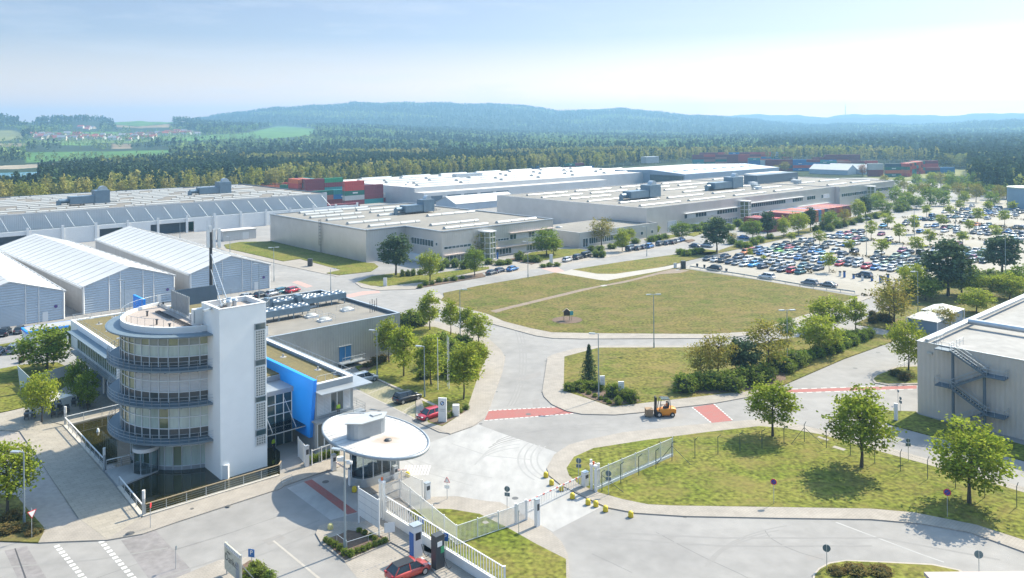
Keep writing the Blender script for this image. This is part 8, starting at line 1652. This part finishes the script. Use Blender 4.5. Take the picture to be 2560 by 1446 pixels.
# ---- people: one skinned surface each
M_SKIN = mat('skin', (.45, .27, .19), .6); M_VEST = mat('hi_vis_yellow', (.42, .62, .03), .7); M_ORV = mat('work_orange', (.62, .17, .04), .7); M_TROU = mat('dark_trousers', (.03, .035, .05), .8); M_HAIR = mat('dark_hair', (.03, .022, .016), .8)
def person(loc, rz, sit, label, vest, scale=1.0):
    j = {'pel': (0, 0, .95), 'wai': (0, 0, 1.1), 'che': (0, .0, 1.35), 'nec': (.01, 0, 1.5), 'hea': (.03, 0, 1.62), 'top': (.02, 0, 1.74)}
    if sit: leg = lambda s: [(.1, s*.1, .93), (.46, s*.13, .95), (.56, s*.13, .50), (.70, s*.13, .48)]; arm = lambda s: [(0, s*.2, 1.42), (.12, s*.26, 1.15), (.40, s*.14, 1.22), (.48, s*.11, 1.24)]
    else: leg = lambda s: [(0, s*.1, .9), (.03, s*.11, .5), (-.01, s*.11, .09), (.14, s*.12, .05)]; arm = lambda s: [(0, s*.2, 1.42), (-.02, s*.25, 1.13), (.06, s*.25, .88), (.08, s*.24, .79)]
    V, E, Rr = [], [], []
    def chain(pts, rad, start=None):
        pr = start
        for a, r in zip(pts, rad):
            V.append(a); Rr.append(r); n = len(V)-1
            if pr is not None: E.append((pr, n))
            pr = n
        return pr
    chain([j[k] for k in ('pel', 'wai', 'che', 'nec', 'hea', 'top')], [.14, .13, .155, .06, .10, .07])
    for s in (-1, 1):
        chain(leg(s), [.09, .068, .05, .042], 0); e = chain(arm(s), [.062, .05, .038, .034], 2); hx = Vector(V[e]); d = (hx-Vector(V[e-1])).normalized()
        for f in range(4): b = hx+Vector((0, (f-1.5)*.02, 0)); chain([tuple(b+d*.05), tuple(b+d*(.085+.012*(f in (1, 2)))+Vector((.012, 0, -.012)))], [.010, .008], e)
        chain([tuple(hx+d*.02+Vector((.02, -s*.035, 0))), tuple(hx+d*.05+Vector((.035, -s*.045, 0)))], [.011, .009], e)
    me = bpy.data.meshes.new('person'); me.from_pydata(V, E, []); o = bpy.data.objects.new('person', me); SC.collection.objects.link(o)
    md = o.modifiers.new('skin', 'SKIN'); me.skin_vertices or me.attributes
    for i, sv in enumerate(me.skin_vertices[0].data): sv.radius = (Rr[i], Rr[i]); sv.use_root = i == 0
    o.modifiers.new('sub', 'SUBSURF').levels = 2; dg = bpy.context.evaluated_depsgraph_get(); dg.update(); m2 = bpy.data.meshes.new_from_object(o.evaluated_get(dg)); bpy.data.objects.remove(o)
    m2.materials.clear(); [m2.materials.append(m) for m in (M_SKIN, vest, M_TROU)]
    for f in m2.polygons: c = f.center; f.material_index = 0 if c.z > 1.49 or (abs(c.y) > .23 and c.z < .86) or (sit and c.x > .40 and c.z > 1.1) else (1 if c.z > 1.0 else 2); f.use_smooth = True
    o = bpy.data.objects.new('person', m2); SC.collection.objects.link(o); o.location = loc; o.rotation_euler = (0, 0, rz); o.scale = (scale,)*3; tag(o, label, 'person')
    mb = MB(); mb.ball((.01, 0, 1.68), .115, .105, .10, 10); h = bpy.data.objects.new('hair', mb.mesh('hair', M_HAIR)); SC.collection.objects.link(h); h.parent = o
    mb = MB(); mb.ball((.135, 0, 1.625), .018, .014, .022, 6)
    for s in (-1, 1): mb.ball((.12, s*.038, 1.655), .012, .012, .009, 6, 1); mb.ball((.03, s*.105, 1.63), .018, .012, .03, 6)
    mb.obox((.125, 0, 1.575), (.006, 0, 0), (0, .025, 0), (0, 0, .005), 2); h = bpy.data.objects.new('face', mb.mesh('face', [M_SKIN, M_CBL, mat('lips', (.35, .13, .11), .6)])); SC.collection.objects.link(h); h.parent = o
q = p+Rz @ Vector((-.42, 0, .36)); person(q, ang, True, 'person in orange work clothes seated driving the forklift', M_ORV)
q = G(O, TW+2.6, RB+4.2, .1); person(q, ANG-1.2, False, 'person in yellow vest standing at the office entrance door', M_VEST)
q = G(O, RL+3.0, RB-.7, 4.3); person(q, ANG-1.57, False, 'person in yellow vest at the upper window of the right wing', M_VEST)
# ================= shipping containers
CCOL = {'m': (.24, .045, .06), 'o': (.66, .16, .06), 'r': (.55, .06, .05), 'b': (.025, .19, .44), 't': (.04, .28, .28), 'g': (.02, .16, .11), 'w': (.55, .56, .54), 'G': (.03, .30, .13), 'p': (.45, .17, .13), 'n': (.02, .07, .12)}
CNM = {'m': 'maroon', 'o': 'orange', 'r': 'red', 'b': 'blue', 't': 'turquoise', 'g': 'dark green', 'w': 'pale grey', 'G': 'bright green', 'p': 'salmon', 'n': 'dark blue'}
M_CONT = mat('container_paint', (.9, .9, .9), .55, var=.15, scale=.6, coord='obj', tint=True)
ct = proto('container_'); mb = MB(); n = 40; Lc, Wc, Hc = 12.19, 2.44, 2.59      # corrugated long sides, flat roof
for s in (-1, 1):
    V = []
    for i in range(n+1):
        d = .0 if i % 4 in (0, 1) else .05; x = -Lc/2+.15+(Lc-.3)*i/n; V += [(x, s*(Wc/2-d), .15), (x, s*(Wc/2-d), Hc-.12)]
    mb.add(V, [((2*i, 2*i+2, 2*i+3, 2*i+1) if s < 0 else (2*i+2, 2*i, 2*i+1, 2*i+3)) for i in range(n)])
mb.box(-Lc/2, Lc/2, -Wc/2+.06, Wc/2-.06, .1, Hc-.02); mb.build('walls', M_CONT, ct)
mb = MB()
for s in (-1, 1):
    for z in (.07, Hc-.06): mb.box(-Lc/2, Lc/2, s*Wc/2-.05, s*Wc/2+.05, z-.07, z+.06)
    for x in (-Lc/2, Lc/2): mb.box(x-.08, x+.08, s*Wc/2-.08, s*Wc/2+.06, .14, Hc-.12)
mb.build('frame', M_CONT, ct)
mb = MB(); x = -Lc/2-.02
for s in (-1, 1): mb.box(x-.02, x, s*.6-.56, s*.6+.56, .18, Hc-.16)
for y in (-.9, -.35, .35, .9): mb.tube((x-.05, y, .2), (x-.05, y, Hc-.18), .03, n=5, mi=1)
mb.build('door', [M_CONT, M_STEEL], ct)
mb = MB(); mb.box(-1.2, 2.0, -Wc/2-.06, -Wc/2-.03, 1.0, 1.7); lg_ = mb.mesh('logo_panel', mat('container_lettering', (.6, .6, .58), .6))
NC = [0]
def trim(l): return l if len(l.split()) <= 16 else ' '.join(l.replace(', second along', ' right').replace(', first along', ' left').split()[:16]) if 'white roofed' in l or 'pale' in l else l.replace(' from the left', '').replace('maroon shipping', 'maroon').replace('in the ', 'in ').replace('behind the ', 'behind ').replace('of the ', 'of ')
def cont(p, rz, z, c, where, half=False, logo=False):
    NC[0] += 1; o = dup(ct, Vector((p.x, p.y, z)), rz, (.5 if half else 1, 1, 1), trim('%s container %s' % (CNM[c], where)), 'container', 'stacked shipping containers', (*CCOL[c], 1)); o.name = 'shipping_container'
    if logo: l = bpy.data.objects.new('lettering', lg_); SC.collection.objects.link(l); l.parent = o
LVN = ['on the ground', 'second up', 'third up', 'fourth up', 'fifth up']
def stack(x, y, rz, tiers, where, step=None, z=0, logo=False):
    """tiers: rows of colour codes from the ground up"""
    p = P(x, y, z); u = Vector((math.cos(rz), math.sin(rz), 0)); d = step if step is not None else u*12.4
    for k, row in enumerate(tiers):
        for i, c in enumerate(row):
            if c != '.': cont(p+d*i, rz, z+k*2.62, c, '%s, %s, %s along' % (where, LVN[k], od(i)) if len(where.split()) < 9 else '%s, %s, %s' % (where, LVN[k], od(i)), logo=logo and c in 'gntbo' and (i+k) % 2 == 0)
S_B = BX*2.6
# left cluster between the halls: container ends (doors) face the camera side for the tall block, sides for the others
for k in range(4): stack(738+k*11, 503.5-k*.8, TOB, [['m', 'o', 'm', 'o'][k], ['o', 'm', 'r', 'm'][k], ['m', 'o', 'm', 'r'][k], ['r', 't', 'm', 'o'][k], ['o', 'm', 'o', 't'][k]], 'in the tall orange end wall of the left cluster, slot %s' % od(k))
for x, y, t_, w in [(785, 504, ['mm', 'mm', 'mt', 'mm', 'mG'], 'in the maroon block of the left cluster'), (806, 512, ['mm', 'pb', 'gt', '..'], 'in the turquoise block of the left cluster'), (818, 525, ['mm'], 'lying low before the left cluster'), (884, 512, ['mt', 'wm', 'gm', 'rm', 'r.'], 'in the right block of the left cluster'), (890, 511, ['tm', '.w'], 'in the patchwork end of the left cluster'), (845, 470, ['mw', 'mw'], 'in the row behind the white roofed hall')]: stack(x, y, ANG-.0, t_, w, logo=True)
stack(130, 500, ANG, ['mm'], 'lone maroon pair behind the left hall roof', z=2); stack(612, 482, ANG, ['mrm', 'ror'], 'behind the right end of the left hall')
stack(675, 484, ANG, ['og', 'og'], 'at the end of the orange row behind the left hall')
stack(1424, 430, ANG, ['mm', 'mg', 'gm'], 'beyond the white roofed hall', logo=True); stack(1470, 430, ANG, ['bb', 'b.'], 'in the blue row beyond the white roofed hall'); stack(1335, 430, ANG, ['b', 'b'], 'alone as a blue box beyond the white hall')
# far right yard
stack(1745, 411, ANG-.75, ['tgpmmr', 'tpgmro', 'mmpmro', 'mrmmrm'], 'in the front left far yard block', logo=True); stack(1755, 404, ANG-.75, ['mmmbrmobg', 'mnmbmrbgr', 'mtmnbmrbg', 'mmrbmrobm'], 'in the back left far yard row', logo=True)
stack(1885, 414, ANG-.75, ['bwt', 'bwg', 't..'], 'beside the grey pitched hall roof', logo=True); stack(1930, 428, ANG-.75, ['mmbb', 'mnrr', 'mmbb', 'mmbm'], 'in the dark front far yard block', logo=True)
stack(2046, 412, ANG-.75, ['bbtm', 'tbrm', 'mmmm', '.mmm'], 'in the middle back row of the far yard', logo=True); stack(2060, 424, ANG-.75, ['rbt', 'bbb', 'tt.'], 'in the blue stepped far yard block', logo=True); stack(2110, 424, ANG-.75, ['mnr', 'mnr', 'pmr'], 'in the salmon topped far yard block', logo=True)
stack(2145, 432, ANG-.75, ['m', 'g', 'g'], 'right behind the white ridged tents', logo=True); stack(2188, 441, ANG-.75, ['m', 'm', 'w', 'w'], 'in the pale topped stack of the far yard'); stack(2232, 442, ANG-.75, ['g', 'o', 'g', 'n'], 'in the tall green and orange stack of the far yard', logo=True)
for k in range(8): stack(2262+k*5.5, 441-k*1.1, ANG-.75+math.pi/2, [['rogtrmro'[k]], ['ortgmrot'[k]], ['gorrtomr'[k]], ['rmogrorg'[k]]], 'in the far door wall, slot %s' % od(k), step=Vector((0, 0, 0)))
stack(2290, 432, ANG-.75, ['nm', 'gr', 'mr', 'mm'], 'in the last block before the pine wood', logo=True); stack(2330, 434, ANG-.75, ['nb', 'mb'], 'at the very end beside the pine wood')
# door row in front of the silver hall
for k in range(19):
    c1 = 'morgpmoobonpmpromm'[k % 18]; c0 = 'mmmgmmrotrmprgmtmr'[k % 18]; p0_ = P(1985, 566)+AX*(k*2.75)+BX*6.2
    for z, c in ((0, c0), (2.62, c1)): cont(p0_, TOB, z, c, 'in the coloured door row, %s from the left, %s' % (od(k), 'lower' if z == 0 else 'upper'))
for k in range(3):
    for z in (0, 2.62): cont(P(1930, 582)+AX*(k*2.75+1)+BX*6.2, TOB, z, 'mmr'[k], 'left of the coloured door row, %s one, %s' % (od(k), 'lower' if z == 0 else 'upper'))
drop(ct)
# ================= far village, mast
HW = [mat('house_wall', (.62, .60, .56), .8, var=.1, scale=1, coord='obj'), mat('house_wall_cream', (.55, .47, .36), .8)]; HR = [mat('red_tile', (.34, .09, .06), .8, var=.2, scale=1, coord='obj'), mat('brown_tile', (.16, .085, .07), .8), mat('grey_roof', (.22, .23, .26), .7)]
rh = random.Random(8); HS = []
for k in range(58):
    x = rh.uniform(75, 385); y = 344+rh.uniform(-5, 7)+(x-200)*.005; HS.append((x, y))
HS += [(rh.uniform(395, 500), 336+rh.uniform(-3, 3)) for _ in range(22)]+[(202, 322), (212, 321), (222, 323), (232, 322), (218, 326), (450, 300), (458, 300), (470, 301), (322, 353), (340, 349)]
HS.sort()
def on_terrain(x, y):
    r = np.arange(900, 4200, 5.0); z = terr(np.full(r.shape, x), r); a = (x-CX)/F; Y = r/math.sqrt(1+a*a); yi = YH-ROLL*(x-CX)-F*(z-HC)/Y; k = int(np.argmin(np.abs(yi-y))); return Vector((Y[k]*a, Y[k], z[k]))
for i, (x, y) in enumerate(HS):
    p = on_terrain(x, y); a, b, h = rh.uniform(5, 9), rh.uniform(4, 6), rh.uniform(4, 6.5); w = rh.random(); t = thing('house', '%s house of the far village, %s from the left' % ('white walled' if w < .75 else 'cream', od(i)), 'house', p, rh.uniform(-.5, .5), 'houses of the far village'); ORG[t.name] = Vector((0, 0, 0))
    mb = MB(); mb.box(-a, a, -b, b, -1, h); mb.add([(-a, -b, h), (-a, b, h), (-a, 0, h+3.4), (a, -b, h), (a, b, h), (a, 0, h+3.4)], [(0, 1, 2), (5, 4, 3)]); mb.build('walls', HW[0] if w < .75 else HW[1], t); mb = MB()
    for s in (-1, 1): mb.beam((0, 0, h+3.6), (0, s*(b+.7), h-.5), a*2+1, .25)
    mb.build('roof', HR[0] if rh.random() < .5 else HR[1+(i % 2)], t)
d = 6200; x = (2114-CX)/F*d; z = 42+(yhor(2114)-291)*d/F; t = thing('radio_mast', 'faint tall mast on the far ridge at the right', 'mast', (x, d, z-40)); mb = MB(); mb.tube((x, d, z-40), (x, d, z+72), 3.2, 2.0, n=8); mb.build('shaft', M_GREYM, t); mb = MB(); mb.tube((x, d, z+72), (x, d, z+102), 1.3, .6, n=6); mb.tube((x, d, z+66), (x, d, z+74), 4.5, n=8); mb.build('head', M_GREYM, t)
# low trees among the fields
tb = np.random.default_rng(31)
for nm, (x0, x1, y0, y1, n) in {'around the village': (60, 640, 334, 352, 420), 'along the field edges': (0, 640, 352, 372, 300), 'on the lake shore': (0, 480, 396, 408, 160)}.items():
    pts = np.array([tuple(on_terrain(tb.uniform(x0, x1), tb.uniform(y0, y1))) for _ in range(n)])
    forest('field_trees', pts, tmpl_broad, 16, L_HAZEL, 'low leafy trees '+nm, tb, .35, .75)
HAZE_D = 2.2e-4
# ---------------- haze
m_h = bpy.data.materials.new('air_haze'); m_h.use_nodes = True; _n = m_h.node_tree.nodes; _n.clear()
_o = _n.new('ShaderNodeOutputMaterial'); _v = _n.new('ShaderNodeVolumePrincipled'); _v.inputs['Color'].default_value = (.35, .65, .96, 1); _v.inputs['Density'].default_value = HAZE_D; _v.inputs['Anisotropy'].default_value = .25
m_h.node_tree.links.new(_v.outputs[0], _o.inputs['Volume'])
_hb = MB().box(-7200, 7200, -1600, 7200, -8, 235).build('haze', m_h, kind='stuff', label='thin blue haze in the air')
